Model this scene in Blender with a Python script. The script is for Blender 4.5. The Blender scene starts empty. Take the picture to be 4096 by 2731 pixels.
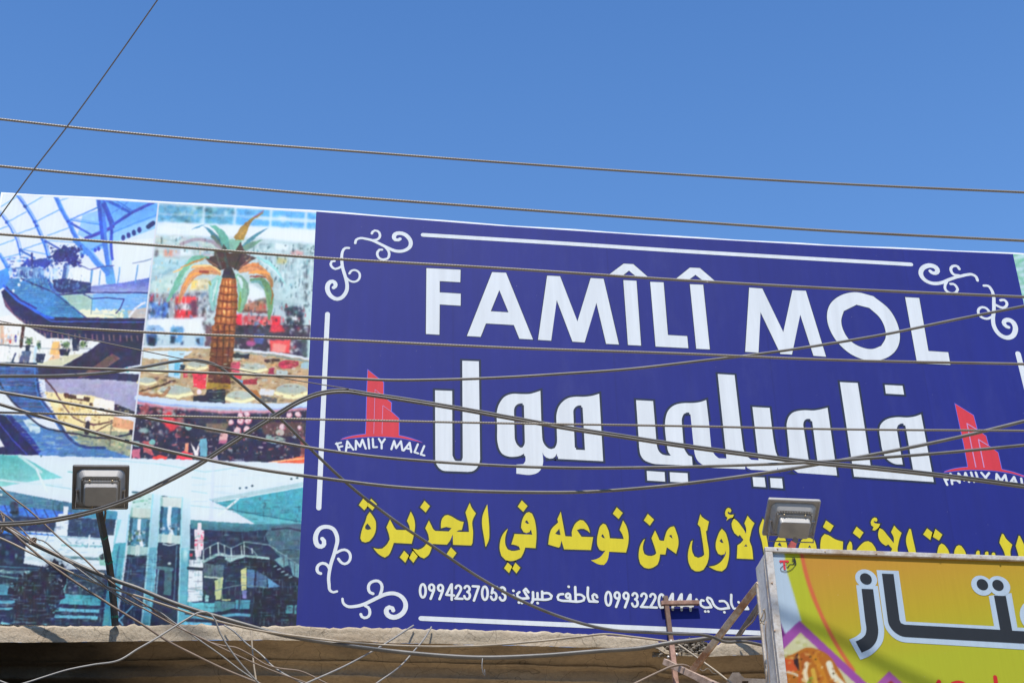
import bpy, bmesh, math, random
import numpy as np
from mathutils import Vector, Matrix, Euler
from mathutils.geometry import tessellate_polygon
random.seed(7)
RNG = np.random.default_rng(11)
scene = bpy.context.scene
COL = scene.collection

# ------------------------------------------------------------------ camera, sky, sun, exposure
# The camera was solved from the billboard's own vertical and level edges; photo pixels (4096 wide) are
# used below as survey measurements and turned into metres on the plane each thing stands in.
F = 6780.0
CX, CY = 2048.0, 1365.5
_Z = np.array([-288.0, 10765.0, -F]); _Z /= np.linalg.norm(_Z)
_X = np.array([55000.0, -2785.0, -F]); _X -= _Z * _X.dot(_Z); _X /= np.linalg.norm(_X)
_Y = np.cross(_Z, _X)
RM = np.array([_X, _Y, _Z])
CAM = np.array([0.0, -8.2, 1.6])
cam_data = bpy.data.cameras.new("camera")
cam_data.sensor_width = 36.0
cam_data.lens = F / 4096.0 * 36.0
cam_data.clip_start = 0.05
cam_data.clip_end = 2000.0
cam = bpy.data.objects.new("camera", cam_data)
COL.objects.link(cam)
cam.matrix_world = Matrix(RM.tolist()).to_4x4()
cam.location = CAM.tolist()
scene.camera = cam

SUN_EL, SUN_AZ = 60.0, -10.0          # azimuth to the right of the billboard's normal
world = bpy.data.worlds.new("World")
scene.world = world
world.use_nodes = True
wn = world.node_tree.nodes
wn.clear()
w_out = wn.new("ShaderNodeOutputWorld")
w_bg = wn.new("ShaderNodeBackground")
w_sky = wn.new("ShaderNodeTexSky")
w_sky.sky_type = 'NISHITA'
w_sky.sun_disc = False
w_sky.sun_elevation = math.radians(SUN_EL)
w_sky.sun_rotation = math.radians(180 - SUN_AZ)
w_sky.altitude = 300
w_sky.air_density = 1.0
w_sky.dust_density = 0.6
w_sky.ozone_density = 2.2
w_bg.inputs[1].default_value = 0.135
w_tint = wn.new("ShaderNodeMix")           # a deeper, dust-free desert blue than the model's default
w_tint.data_type = 'RGBA'
w_tint.blend_type = 'MULTIPLY'
w_tint.inputs[0].default_value = 1.0
w_tc = wn.new("ShaderNodeTexCoord"); w_sx = wn.new("ShaderNodeSeparateXYZ"); w_rp = wn.new("ShaderNodeValToRGB")
world.node_tree.links.new(w_tc.outputs['Generated'], w_sx.inputs[0]); world.node_tree.links.new(w_sx.outputs[2], w_rp.inputs[0])
w_rp.color_ramp.elements[0].position = 0.54; w_rp.color_ramp.elements[0].color = (0.94, 1.32, 1.62, 1)
w_rp.color_ramp.elements[1].position = 0.74; w_rp.color_ramp.elements[1].color = (0.60, 0.98, 1.36, 1)
world.node_tree.links.new(w_rp.outputs[0], w_tint.inputs[7])
world.node_tree.links.new(w_sky.outputs[0], w_tint.inputs[6])
world.node_tree.links.new(w_tint.outputs[2], w_bg.inputs[0])
world.node_tree.links.new(w_bg.outputs[0], w_out.inputs[0])

sl = bpy.data.lights.new("sun", 'SUN')
sl.energy = 4.9
sl.angle = math.radians(0.5)
sl.color = (1.0, 0.93, 0.83)
sun = bpy.data.objects.new("sun", sl)
COL.objects.link(sun)
_e, _a = math.radians(SUN_EL), math.radians(SUN_AZ)
to_sun = Vector((math.sin(_a) * math.cos(_e), -math.cos(_a) * math.cos(_e), math.sin(_e)))
sun.rotation_euler = to_sun.to_track_quat('Z', 'Y').to_euler()
sun.location = (5, -10, 20)
scene.view_settings.view_transform = 'Standard'
scene.view_settings.look = 'None'
scene.view_settings.gamma = 1.0
scene.view_settings.exposure = 0.25

# ------------------------------------------------------------------ helpers
def bp(px, py, Y):
    d = RM @ np.array([px - CX, -(py - CY), -F])
    t = (Y - CAM[1]) / d[1]
    return CAM + t * d
def proj(P):
    c = (np.asarray(P, float) - CAM) @ RM
    return CX - c[..., 0] / c[..., 2] * F, CY + c[..., 1] / c[..., 2] * F
def V(ox, oy, s):
    def f(pts):
        return [(ox + p[0] / s, oy + p[1] / s) for p in pts]
    f.s = s
    f.o = (ox, oy)
    return f
PX = V(0, 0, 1.0)
OV = V(0, 0, 1 / 1.7415)
KCOL = np.array([1.02, 1.075, 1.15])
def s2l(c):
    c = np.asarray(c, float) / 255.0
    return np.where(c <= 0.04045, c / 12.92, ((c + 0.055) / 1.055) ** 2.4)
def alb(c, k=1.0):
    return np.clip(s2l(c) / KCOL * 0.80 * k, 0.004, 0.86)
def tag(o, label=None, cat=None, group=None, kind=None):
    if label: o["label"] = label
    if cat: o["category"] = cat
    if group: o["group"] = group
    if kind: o["kind"] = kind
    return o
def link(name, me, mat=None, parent=None):
    o = bpy.data.objects.new(name, me)
    COL.objects.link(o)
    if mat is not None: me.materials.append(mat)
    if parent is not None: o.parent = parent
    return o
def empty(name, loc=(0, 0, 0), rot=(0, 0, 0)):
    o = bpy.data.objects.new(name, None)
    COL.objects.link(o)
    o.location = loc
    o.rotation_euler = rot
    o.empty_display_size = 0.2
    return o
def world_child(o, parent):
    # geometry given in world coordinates under a moved Empty
    o.parent = parent
    o.matrix_parent_inverse = Matrix.LocRotScale(parent.location, parent.rotation_euler, None).inverted()
    return o

# ------------------------------------------------------------------ materials
def new_mat(name):
    m = bpy.data.materials.new(name)
    m.use_nodes = True
    nt = m.node_tree
    b = nt.nodes["Principled BSDF"]
    return m, nt, b
def N(nt, typ, **kw):
    n = nt.nodes.new(typ)
    for k, v in kw.items():
        setattr(n, k, v)
    return n
def mixc(nt, fac, a, b, mode='MIX'):
    n = nt.nodes.new("ShaderNodeMix")
    n.data_type = 'RGBA'
    n.blend_type = mode
    n.clamp_factor = True
    for sock, val in ((0, fac), (6, a), (7, b)):
        if isinstance(val, (int, float)):
            n.inputs[sock].default_value = val
        elif isinstance(val, (tuple, list, np.ndarray)):
            n.inputs[sock].default_value = tuple(val)[:3] + (1,)
        else:
            nt.links.new(val, n.inputs[sock])
    return n.outputs[2]
def noise(nt, scale=5, detail=4, rough=0.6, vec=None, stretch=None, coord='Object'):
    tc = N(nt, "ShaderNodeTexCoord")
    src = tc.outputs[coord]
    if stretch:
        mp = N(nt, "ShaderNodeMapping")
        mp.inputs['Scale'].default_value = stretch
        nt.links.new(src, mp.inputs[0])
        src = mp.outputs[0]
    n = N(nt, "ShaderNodeTexNoise")
    n.inputs['Scale'].default_value = scale
    n.inputs['Detail'].default_value = detail
    n.inputs['Roughness'].default_value = rough
    nt.links.new(src, n.inputs['Vector'])
    return n.outputs['Fac']
def ramp(nt, fac, stops):
    r = N(nt, "ShaderNodeValToRGB")
    el = r.color_ramp.elements
    while len(el) < len(stops): el.new(0.5)
    for e, (p, c) in zip(el, stops):
        e.position = p
        e.color = (c, c, c, 1) if isinstance(c, (int, float)) else tuple(c)[:3] + (1,)
    nt.links.new(fac, r.inputs[0])
    return r.outputs[0]
def bump(nt, b, h, strength=0.3, dist=0.01):
    n = N(nt, "ShaderNodeBump")
    n.inputs['Strength'].default_value = strength
    n.inputs['Distance'].default_value = dist
    nt.links.new(h, n.inputs['Height'])
    nt.links.new(n.outputs[0], b.inputs['Normal'])

def mat_plain(name, col, rough=0.5, spec=0.4, metal=0.0, var=0.12, scale=8, bumpv=0.0):
    m, nt, b = new_mat(name)
    c = np.asarray(col, float)
    n = noise(nt, scale, 5, 0.65)
    f = ramp(nt, n, [(0.3, 0.0), (0.7, 1.0)])
    out = mixc(nt, f, np.clip(c * (1 - var), 0, 1), np.clip(c * (1 + var), 0, 1))
    nt.links.new(out, b.inputs['Base Color'])
    b.inputs['Roughness'].default_value = rough
    b.inputs['Specular IOR Level'].default_value = spec
    b.inputs['Metallic'].default_value = metal
    if bumpv: bump(nt, b, noise(nt, scale * 6, 5, 0.7), bumpv, 0.004)
    return m

def mat_vinyl(name, col, dirt=0.0, rough=0.6):
    """printed banner film: flat ink, faint roller streaks, pale dust smears"""
    m, nt, b = new_mat(name)
    c = np.asarray(col, float)
    st = noise(nt, 1.0, 4, 0.7, stretch=(16, 1, 0.9))
    base = mixc(nt, ramp(nt, st, [(0.35, 0.0), (0.7, 1.0)]), c * 0.93, np.clip(c * 1.07, 0, 1))
    if dirt:
        tc = N(nt, "ShaderNodeTexCoord"); sx = N(nt, "ShaderNodeSeparateXYZ"); nt.links.new(tc.outputs['Object'], sx.inputs[0])
        pn = N(nt, "ShaderNodeMath", operation='MULTIPLY_ADD'); pn.inputs[1].default_value = 1 / 0.935; pn.inputs[2].default_value = 10 - 0.85 / 0.935
        nt.links.new(sx.outputs[0], pn.inputs[0])
        fr = N(nt, "ShaderNodeMath", operation='FRACT'); nt.links.new(pn.outputs[0], fr.inputs[0])
        fl_ = N(nt, "ShaderNodeMath", operation='FLOOR'); nt.links.new(pn.outputs[0], fl_.inputs[0])
        wn_ = N(nt, "ShaderNodeTexWhiteNoise", noise_dimensions='1D'); nt.links.new(fl_.outputs[0], wn_.inputs['W'])
        base = mixc(nt, ramp(nt, wn_.outputs['Value'], [(0.0, 0.0), (1.0, 0.09)]), base, np.clip(c * 1.8, 0, 1))
        base = mixc(nt, ramp(nt, fr.outputs[0], [(0.0, 0.30), (0.006, 0.22), (0.012, 0.0)]), base, c * 0.5)
        big = noise(nt, 0.9, 4, 0.6)
        base = mixc(nt, ramp(nt, big, [(0.4, 0.0), (0.7, 0.30)]), base, c * 0.72)
        a = noise(nt, 1.0, 6, 0.72, stretch=(5.5, 1, 1.9))
        g = noise(nt, 0.8, 3, 0.5)
        k = N(nt, "ShaderNodeMath", operation='MULTIPLY')
        nt.links.new(ramp(nt, a, [(0.5, 0.0), (0.78, 1.0)]), k.inputs[0])
        nt.links.new(ramp(nt, g, [(0.38, 0.15), (0.62, 1.0)]), k.inputs[1])
        k2 = N(nt, "ShaderNodeMath", operation='MULTIPLY')
        nt.links.new(k.outputs[0], k2.inputs[0]); k2.inputs[1].default_value = dirt
        base = mixc(nt, k2.outputs[0], base, (0.21, 0.225, 0.34))
        sp = noise(nt, 85, 2, 0.5)
        base = mixc(nt, ramp(nt, sp, [(0.755, 0.0), (0.79, 0.55)]), base, (0.45, 0.42, 0.38))
    nt.links.new(base, b.inputs['Base Color'])
    b.inputs['Roughness'].default_value = rough
    b.inputs['Specular IOR Level'].default_value = 0.2
    w = noise(nt, 1.0, 3, 0.5, stretch=(2.2, 1, 1.2))
    bump(nt, b, w, 0.10, 0.03)
    return m

def mat_print(name):
    m, nt, b = new_mat(name)
    a = N(nt, "ShaderNodeVertexColor")
    a.layer_name = "ink"
    st = noise(nt, 1.0, 4, 0.7, stretch=(70, 1, 2.0))
    f = ramp(nt, st, [(0.35, 0.0), (0.75, 1.0)])
    c = mixc(nt, 1.0, a.outputs[0], mixc(nt, f, (0.955, 0.955, 0.955), (1.03, 1.03, 1.03)), 'MULTIPLY')
    sp = noise(nt, 85, 2, 0.5)
    c = mixc(nt, ramp(nt, sp, [(0.76, 0.0), (0.79, 0.4)]), c, (0.45, 0.42, 0.38))
    nt.links.new(c, b.inputs['Base Color'])
    b.inputs['Roughness'].default_value = 0.6
    b.inputs['Specular IOR Level'].default_value = 0.12
    bump(nt, b, noise(nt, 1.0, 3, 0.5, stretch=(2.2, 1, 1.2)), 0.10, 0.03)
    return m

def mat_concrete(name, c1, c2, stain, stain_amt=0.5, bumpv=0.5):
    m, nt, b = new_mat(name)
    big = noise(nt, 2.2, 6, 0.62)
    fine = noise(nt, 60, 6, 0.7)
    c = mixc(nt, ramp(nt, big, [(0.35, 0), (0.66, 1)]), c1, c2)
    c = mixc(nt, ramp(nt, fine, [(0.36, 0.45), (0.56, 0.0)]), c, np.asarray(c1) * 0.72)
    st = noise(nt, 1.0, 5, 0.65, stretch=(1.6, 3, 5.0))
    k = N(nt, "ShaderNodeMath", operation='MULTIPLY')
    nt.links.new(ramp(nt, st, [(0.45, 0.0), (0.7, 1.0)]), k.inputs[0]); k.inputs[1].default_value = stain_amt
    c = mixc(nt, k.outputs[0], c, stain)
    vo = N(nt, "ShaderNodeTexVoronoi", feature='DISTANCE_TO_EDGE')
    tc = N(nt, "ShaderNodeTexCoord")
    mpn = N(nt, "ShaderNodeMixRGB"); mpn.inputs[0].default_value = 0.12
    nzt = N(nt, "ShaderNodeTexNoise"); nzt.inputs['Scale'].default_value = 7
    nt.links.new(tc.outputs['Object'], nzt.inputs['Vector'])
    nt.links.new(tc.outputs['Object'], mpn.inputs[1]); nt.links.new(nzt.outputs['Color'], mpn.inputs[2])
    nt.links.new(mpn.outputs[0], vo.inputs['Vector']); vo.inputs['Scale'].default_value = 4.0
    c = mixc(nt, ramp(nt, vo.outputs['Distance'], [(0.0, 0.65), (0.007, 0.0)]), c, np.asarray(c1) * 0.3)
    nt.links.new(c, b.inputs['Base Color'])
    b.inputs['Roughness'].default_value = 0.92
    b.inputs['Specular IOR Level'].default_value = 0.15
    bump(nt, b, fine, bumpv, 0.006)
    return m

def mat_strand(name):
    m, nt, b = new_mat(name)
    uv = N(nt, "ShaderNodeUVMap"); uv.uv_map = "UVMap"
    sx = N(nt, "ShaderNodeSeparateXYZ"); nt.links.new(uv.outputs[0], sx.inputs[0])
    k = N(nt, "ShaderNodeMath", operation='MULTIPLY'); k.inputs[1].default_value = 2 * math.pi * 95
    nt.links.new(sx.outputs[0], k.inputs[0])
    k2 = N(nt, "ShaderNodeMath", operation='MULTIPLY_ADD'); k2.inputs[1].default_value = 2 * math.pi * 6
    nt.links.new(sx.outputs[1], k2.inputs[0]); nt.links.new(k.outputs[0], k2.inputs[2])
    s = N(nt, "ShaderNodeMath", operation='SINE'); nt.links.new(k2.outputs[0], s.inputs[0])
    h = N(nt, "ShaderNodeMath", operation='MULTIPLY_ADD'); h.inputs[1].default_value = 0.5; h.inputs[2].default_value = 0.5
    nt.links.new(s.outputs[0], h.inputs[0])
    c = mixc(nt, ramp(nt, h.outputs[0], [(0.05, 0.0), (0.5, 1.0)]), (0.175, 0.16, 0.14), (0.225, 0.207, 0.18))
    rn = noise(nt, 3, 4, 0.6)
    c = mixc(nt, ramp(nt, rn, [(0.45, 0.0), (0.75, 0.5)]), c, (0.12, 0.075, 0.045))
    nt.links.new(c, b.inputs['Base Color'])
    b.inputs['Metallic'].default_value = 0.15
    b.inputs['Roughness'].default_value = 0.45
    bump(nt, b, h.outputs[0], 0.3, 0.0012)
    return m

def mat_rust(name, base, rust, amt=0.6, metal=0.0, rough=0.7, stretch=(6, 6, 6)):
    m, nt, b = new_mat(name)
    n1 = noise(nt, 1.6, 6, 0.7, stretch=stretch)
    n2 = noise(nt, 40, 5, 0.7)
    c = mixc(nt, ramp(nt, n1, [(0.55 - amt * 0.3, 0.0), (0.62, 1.0)]), base, rust)
    c = mixc(nt, ramp(nt, n2, [(0.3, 0.5), (0.55, 0.0)]), c, np.asarray(rust) * 0.5)
    nt.links.new(c, b.inputs['Base Color'])
    b.inputs['Roughness'].default_value = rough
    b.inputs['Metallic'].default_value = metal
    bump(nt, b, n2, 0.3, 0.003)
    return m

M_BLUE = mat_vinyl("blue_vinyl", (0.0095, 0.0165, 0.172), dirt=0.075)
M_WHITE = mat_vinyl("white_vinyl", alb((224, 235, 246)))
M_DARK = mat_vinyl("dark_outline_vinyl", alb((34, 48, 78)))
M_YELLOW = mat_vinyl("yellow_vinyl", alb((222, 211, 48)))
M_RED = mat_vinyl("red_vinyl", alb((216, 62, 78)))
M_VIOLET = mat_vinyl("violet_glow_vinyl", alb((98, 108, 226)))
M_PINK = mat_vinyl("pink_line_vinyl", alb((205, 150, 205)))
M_PRINT = mat_print("photo_print_vinyl")
M_EDGE = mat_plain("board_edge_white", (0.74, 0.76, 0.78), 0.4, 0.4, 0, 0.1, 12)
M_CONC = mat_concrete("ledge_concrete", (0.31, 0.26, 0.19), (0.52, 0.44, 0.335), (0.36, 0.25, 0.15), 0.5, 1.0)
M_CORN = mat_concrete("cornice_plaster", (0.34, 0.25, 0.155), (0.45, 0.34, 0.215), (0.12, 0.10, 0.078), 0.85, 0.9)
def painted_shade(m, x0, x1):
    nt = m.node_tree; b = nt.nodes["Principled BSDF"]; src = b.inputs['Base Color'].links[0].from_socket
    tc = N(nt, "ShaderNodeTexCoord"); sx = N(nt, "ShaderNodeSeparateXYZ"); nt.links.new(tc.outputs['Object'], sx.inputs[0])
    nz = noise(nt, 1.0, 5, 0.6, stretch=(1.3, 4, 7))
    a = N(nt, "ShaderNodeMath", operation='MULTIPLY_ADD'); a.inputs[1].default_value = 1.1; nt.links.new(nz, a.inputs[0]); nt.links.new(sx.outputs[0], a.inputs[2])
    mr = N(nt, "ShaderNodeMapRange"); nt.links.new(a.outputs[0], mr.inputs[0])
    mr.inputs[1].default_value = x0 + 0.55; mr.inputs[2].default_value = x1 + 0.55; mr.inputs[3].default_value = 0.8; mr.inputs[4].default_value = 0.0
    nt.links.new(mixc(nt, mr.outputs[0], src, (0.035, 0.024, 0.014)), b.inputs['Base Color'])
painted_shade(M_CORN, -1.25, 0.1)      # shade painted into the plaster colour, deepening towards the left end
M_RUBBLE = mat_concrete("broken_concrete", (0.22, 0.19, 0.155), (0.42, 0.38, 0.32), (0.2, 0.15, 0.1), 0.5, 0.9)
M_WALL = mat_concrete("shop_wall_plaster", (0.30, 0.26, 0.2), (0.4, 0.36, 0.29), (0.2, 0.16, 0.11), 0.4)
M_STRAND = mat_strand("twisted_steel")
M_CABLE = mat_plain("dark_cable_rubber", (0.135, 0.128, 0.118), 0.42, 0.5, 0, 0.3, 6, 0.15)
M_CABLE2 = mat_plain("black_cable_rubber", (0.07, 0.072, 0.078), 0.45, 0.5, 0, 0.3, 6, 0.15)
M_BROWN = mat_plain("dusty_brown_cable", (0.22, 0.165, 0.125), 0.6, 0.35, 0, 0.25, 9)
M_BEIGE = mat_plain("cream_cable", (0.36, 0.30, 0.225), 0.5, 0.4, 0, 0.25, 7)
M_GREYW = mat_plain("light_grey_wire", (0.25, 0.24, 0.225), 0.5, 0.4, 0, 0.2, 9)
M_DARKW = mat_plain("dark_grey_wire", (0.13, 0.115, 0.10), 0.5, 0.4, 0, 0.2, 9)
M_RUST = mat_rust("rusty_steel", (0.62, 0.50, 0.36), (0.36, 0.17, 0.08), 0.4)
M_RUSTD = mat_rust("dark_rusty_steel", (0.115, 0.078, 0.057), (0.13, 0.06, 0.035), 0.5)
M_RUSTR = mat_rust("red_primer_steel", (0.38, 0.22, 0.165), (0.20, 0.105, 0.07), 0.4)
M_PINKST = mat_rust("faded_primer_steel", (0.42, 0.31, 0.25), (0.25, 0.17, 0.125), 0.35)
M_GREYST = mat_rust("weathered_grey_steel", (0.20, 0.17, 0.145), (0.13, 0.10, 0.08), 0.4)
M_GALV = mat_rust("galvanised_frame", (0.52, 0.50, 0.47), (0.36, 0.27, 0.18), 0.3, 0.15, 0.5, (3, 3, 5))
M_SHEET = mat_rust("pale_sheet_metal", (0.74, 0.71, 0.66), (0.62, 0.59, 0.54), 0.2, 0.0, 0.55, (5, 5, 1.6))
M_LAMPD = mat_plain("lamp_housing_dark", (0.15, 0.142, 0.135), 0.45, 0.5, 0.2, 0.1, 20)
M_LAMPG = mat_plain("lamp_housing_grey", (0.30, 0.292, 0.282), 0.42, 0.5, 0.1, 0.08, 20)
M_LAMPL = mat_plain("lamp_housing_pale", (0.36, 0.352, 0.335), 0.4, 0.5, 0.1, 0.08, 20)
M_BRASS = mat_plain("brass_screw", (0.45, 0.36, 0.24), 0.35, 0.5, 0.7, 0.1, 30)
M_STEEL = mat_plain("bracket_steel", (0.42, 0.40, 0.38), 0.4, 0.5, 0.5, 0.1, 30)
M_TAPE = mat_plain("green_tape", (0.01, 0.14, 0.09), 0.4, 0.5)
M_POLE = mat_rust("dark_pole_paint", (0.028, 0.024, 0.022), (0.07, 0.04, 0.028), 0.35, 0, 0.5)
M_POLER = mat_rust("red_pole_paint", (0.30, 0.035, 0.03), (0.14, 0.05, 0.03), 0.3)
M_GLASS = mat_plain("lamp_glass", (0.5, 0.52, 0.53), 0.15, 0.5)
M_GROUND = mat_concrete("street_dust", (0.46, 0.39, 0.29), (0.55, 0.47, 0.36), (0.2, 0.17, 0.13), 0.4)

# ------------------------------------------------------------------ geometry builders
def catmull(P, closed=False, step=0.02, corner=None):
    """Hermite resampling; vertices turning more than `corner` degrees stay sharp."""
    P = [np.asarray(p, float) for p in P]
    n = len(P)
    T = []
    for i in range(n):
        if closed or 0 < i < n - 1:
            a, b, c = P[(i - 1) % n], P[i], P[(i + 1) % n]
            u, v = b - a, c - b
            lu, lv = np.linalg.norm(u), np.linalg.norm(v)
            if lu < 1e-9 or lv < 1e-9:
                T.append((None, None)); continue
            ang = math.degrees(math.acos(max(-1, min(1, u.dot(v) / lu / lv))))
            if corner is not None and ang > corner:
                T.append((u / lu, v / lv))
            else:
                t = u / lu * lv + v / lv * lu
                if corner is not None and closed and lu > 3.2 * lv: t = u
                elif corner is not None and closed and lv > 3.2 * lu: t = v
                t = t / (np.linalg.norm(t) + 1e-12)
                T.append((t, t))
        elif i == 0:
            v = P[1] - P[0]; v = v / (np.linalg.norm(v) + 1e-12); T.append((v, v))
        else:
            v = P[-1] - P[-2]; v = v / (np.linalg.norm(v) + 1e-12); T.append((v, v))
    out = []
    rng = n if closed else n - 1
    for i in range(rng):
        a, b = P[i], P[(i + 1) % n]
        L = np.linalg.norm(b - a)
        t0, t1 = T[i][1], T[(i + 1) % n][0]
        if t0 is None or t1 is None or L < 1e-9:
            out.append(a); continue
        k = max(1, min(40, int(L / step)))
        d = (b - a) / L
        if t0.dot(d) > 0.9995 and t1.dot(d) > 0.9995: k = 1 if corner is not None else k
        for j in range(k):
            s = j / k
            h00 = 2 * s**3 - 3 * s**2 + 1; h10 = s**3 - 2 * s**2 + s
            h01 = -2 * s**3 + 3 * s**2; h11 = s**3 - s**2
            out.append(h00 * a + h10 * L * t0 + h01 * b + h11 * L * t1)
    if not closed: out.append(P[-1])
    return out

class MB:
    """collects geometry, links it as ONE mesh object"""
    def __init__(self):
        self.v, self.f, self.uv = [], [], {}
    def add(self, verts, faces):
        k = len(self.v)
        self.v += [tuple(float(x) for x in p) for p in verts]
        self.f += [tuple(i + k for i in f) for f in faces]
    def sheet(self, loops, Y):
        """flat polygon with holes, loops in (X, Z) metres"""
        vl = [[Vector((p[0], p[1], 0)) for p in L] for L in loops]
        tris = tessellate_polygon(vl)
        flat = [p for L in loops for p in L]
        fs = []
        for a, b, c in tris:
            A, B, C_ = flat[a], flat[b], flat[c]
            ar = (B[0] - A[0]) * (C_[1] - A[1]) - (B[1] - A[1]) * (C_[0] - A[0])
            if abs(ar) < 1e-12: continue
            fs.append((a, b, c) if ar > 0 else (a, c, b))   # faces -Y
        self.add([(p[0], Y, p[1]) for p in flat], fs)
    def ribbon(self, pts, w, Y):
        """flat stroke along (X, Z) points; w = width or list of widths; rounded ends"""
        P = [np.asarray(p, float) for p in pts]
        n = len(P)
        W = list(w) if hasattr(w, '__len__') else [w] * n
        if len(W) != n: W = list(np.interp(np.linspace(0, 1, n), np.linspace(0, 1, len(W)), W))
        L, R = [], []
        for i in range(n):
            t = P[min(i + 1, n - 1)] - P[max(i - 1, 0)]
            if n > 4 and i in (0, n - 1) and np.linalg.norm(P[0] - P[-1]) < 1e-4: t = P[1] - P[-2]
            t = t / (np.linalg.norm(t) + 1e-12)
            nn = np.array([-t[1], t[0]])
            L.append(P[i] + nn * W[i] / 2); R.append(P[i] - nn * W[i] / 2)
        vs, fs = [], []
        for a, b in zip(L, R): vs += [(a[0], Y, a[1]), (b[0], Y, b[1])]
        for i in range(n - 1): fs.append((2 * i, 2 * i + 1, 2 * i + 3, 2 * i + 2))
        ring = n > 4 and np.linalg.norm(P[0] - P[-1]) < 1e-4
        if ring:
            vs = vs[:-2]; fs = fs[:-1] + [(2 * n - 4, 2 * n - 3, 1, 0)]
        for idx, sgn in () if ring else ((0, -1), (n - 1, 1)):
            t = (P[1] - P[0]) if idx == 0 else (P[-1] - P[-2])
            t = t / (np.linalg.norm(t) + 1e-12) * sgn
            nn = np.array([-t[1], t[0]])
            k0 = len(vs); r = W[idx] / 2
            for j in range(7):
                a = math.pi / 2 - math.pi * j / 6
                q = P[idx] + (t * math.cos(a) + nn * math.sin(a)) * r
                vs.append((q[0], Y, q[1]))
            fs.append(tuple(range(k0 + 6, k0 - 1, -1)))
        self.add(vs, fs)
    def box(self, c, s, R=None):
        c = np.asarray(c, float); h = np.asarray(s, float) / 2
        vs = []
        for x in (-1, 1):
            for y in (-1, 1):
                for z in (-1, 1):
                    p = np.array([x * h[0], y * h[1], z * h[2]])
                    vs.append(c + (R @ p if R is not None else p))
        self.add(vs, [(0, 1, 3, 2), (4, 6, 7, 5), (0, 4, 5, 1), (2, 3, 7, 6), (0, 2, 6, 4), (1, 5, 7, 3)])
    def bar(self, a, b, w, h, up=(0, 0, 1)):
        """square tube from a to b"""
        a, b = np.asarray(a, float), np.asarray(b, float)
        t = b - a; L = np.linalg.norm(t); t /= L
        u = np.asarray(up, float); s = np.cross(t, u); s /= np.linalg.norm(s); u = np.cross(s, t)
        self.box((a + b) / 2, (w, L, h), np.array([s, t, u]).T)
    def tube(self, pts, r, sides=8, cap=True, uv=False):
        P = [np.asarray(p, float) for p in pts]
        n = len(P)
        Rr = list(r) if hasattr(r, '__len__') else [r] * n
        t = P[1] - P[0]; t /= np.linalg.norm(t)
        u = np.cross(t, (0, 0, 1.0));
        if np.linalg.norm(u) < 1e-3: u = np.cross(t, (1.0, 0, 0))
        u /= np.linalg.norm(u)
        k0 = len(self.v); vs, fs = [], []
        acc = 0.0; us = []
        for i in range(n):
            tt = P[min(i + 1, n - 1)] - P[max(i - 1, 0)]; tt /= (np.linalg.norm(tt) + 1e-12)
            u = u - tt * u.dot(tt); u /= np.linalg.norm(u); v = np.cross(tt, u)
            if i: acc += np.linalg.norm(P[i] - P[i - 1])
            us.append(acc)
            for j in range(sides):
                a = 2 * math.pi * j / sides
                vs.append(P[i] + (u * math.cos(a) + v * math.sin(a)) * Rr[i])
        for i in range(n - 1):
            for j in range(sides):
                j2 = (j + 1) % sides
                f = (i * sides + j, i * sides + j2, (i + 1) * sides + j2, (i + 1) * sides + j)
                if uv: self.uv[len(self.f) + len(fs)] = [(us[i], j / sides), (us[i], (j + 1) / sides), (us[i + 1], (j + 1) / sides), (us[i + 1], j / sides)]
                fs.append(f)
        if cap:
            fs.append(tuple(range(sides - 1, -1, -1))); fs.append(tuple((n - 1) * sides + j for j in range(sides)))
        self.add(vs, fs)
    def ball(self, c, r, seg=8, rings=5, squash=(1, 1, 1)):
        vs, fs = [], []
        c = np.asarray(c, float)
        for i in range(1, rings):
            th = math.pi * i / rings
            for j in range(seg):
                a = 2 * math.pi * j / seg
                vs.append(c + np.array([math.sin(th) * math.cos(a) * squash[0], math.sin(th) * math.sin(a) * squash[1], math.cos(th) * squash[2]]) * r)
        top = len(vs); vs.append(c + np.array([0, 0, r * squash[2]])); bot = len(vs); vs.append(c - np.array([0, 0, r * squash[2]]))
        for i in range(rings - 2):
            for j in range(seg):
                j2 = (j + 1) % seg
                fs.append((i * seg + j, (i + 1) * seg + j, (i + 1) * seg + j2, i * seg + j2))
        for j in range(seg):
            fs.append((top, j, (j + 1) % seg)); fs.append((bot, (rings - 2) * seg + (j + 1) % seg, (rings - 2) * seg + j))
        self.add(vs, fs)
    def build(self, name, mat, parent=None, smooth=False, bevel=0.0):
        me = bpy.data.meshes.new(name)
        me.from_pydata(self.v, [], self.f)
        if self.uv:
            ul = me.uv_layers.new(name="UVMap")
            for fi, co in self.uv.items():
                pl = me.polygons[fi]
                for li, c in zip(pl.loop_indices, co): ul.data[li].uv = c
        if smooth:
            me.polygons.foreach_set("use_smooth", [True] * len(me.polygons))
        me.update()
        o = link(name, me, mat, parent)
        if bevel:
            md = o.modifiers.new("bevel", 'BEVEL'); md.width = bevel; md.segments = 3; md.limit_method = 'ANGLE'; md.angle_limit = math.radians(40)
        return o

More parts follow.
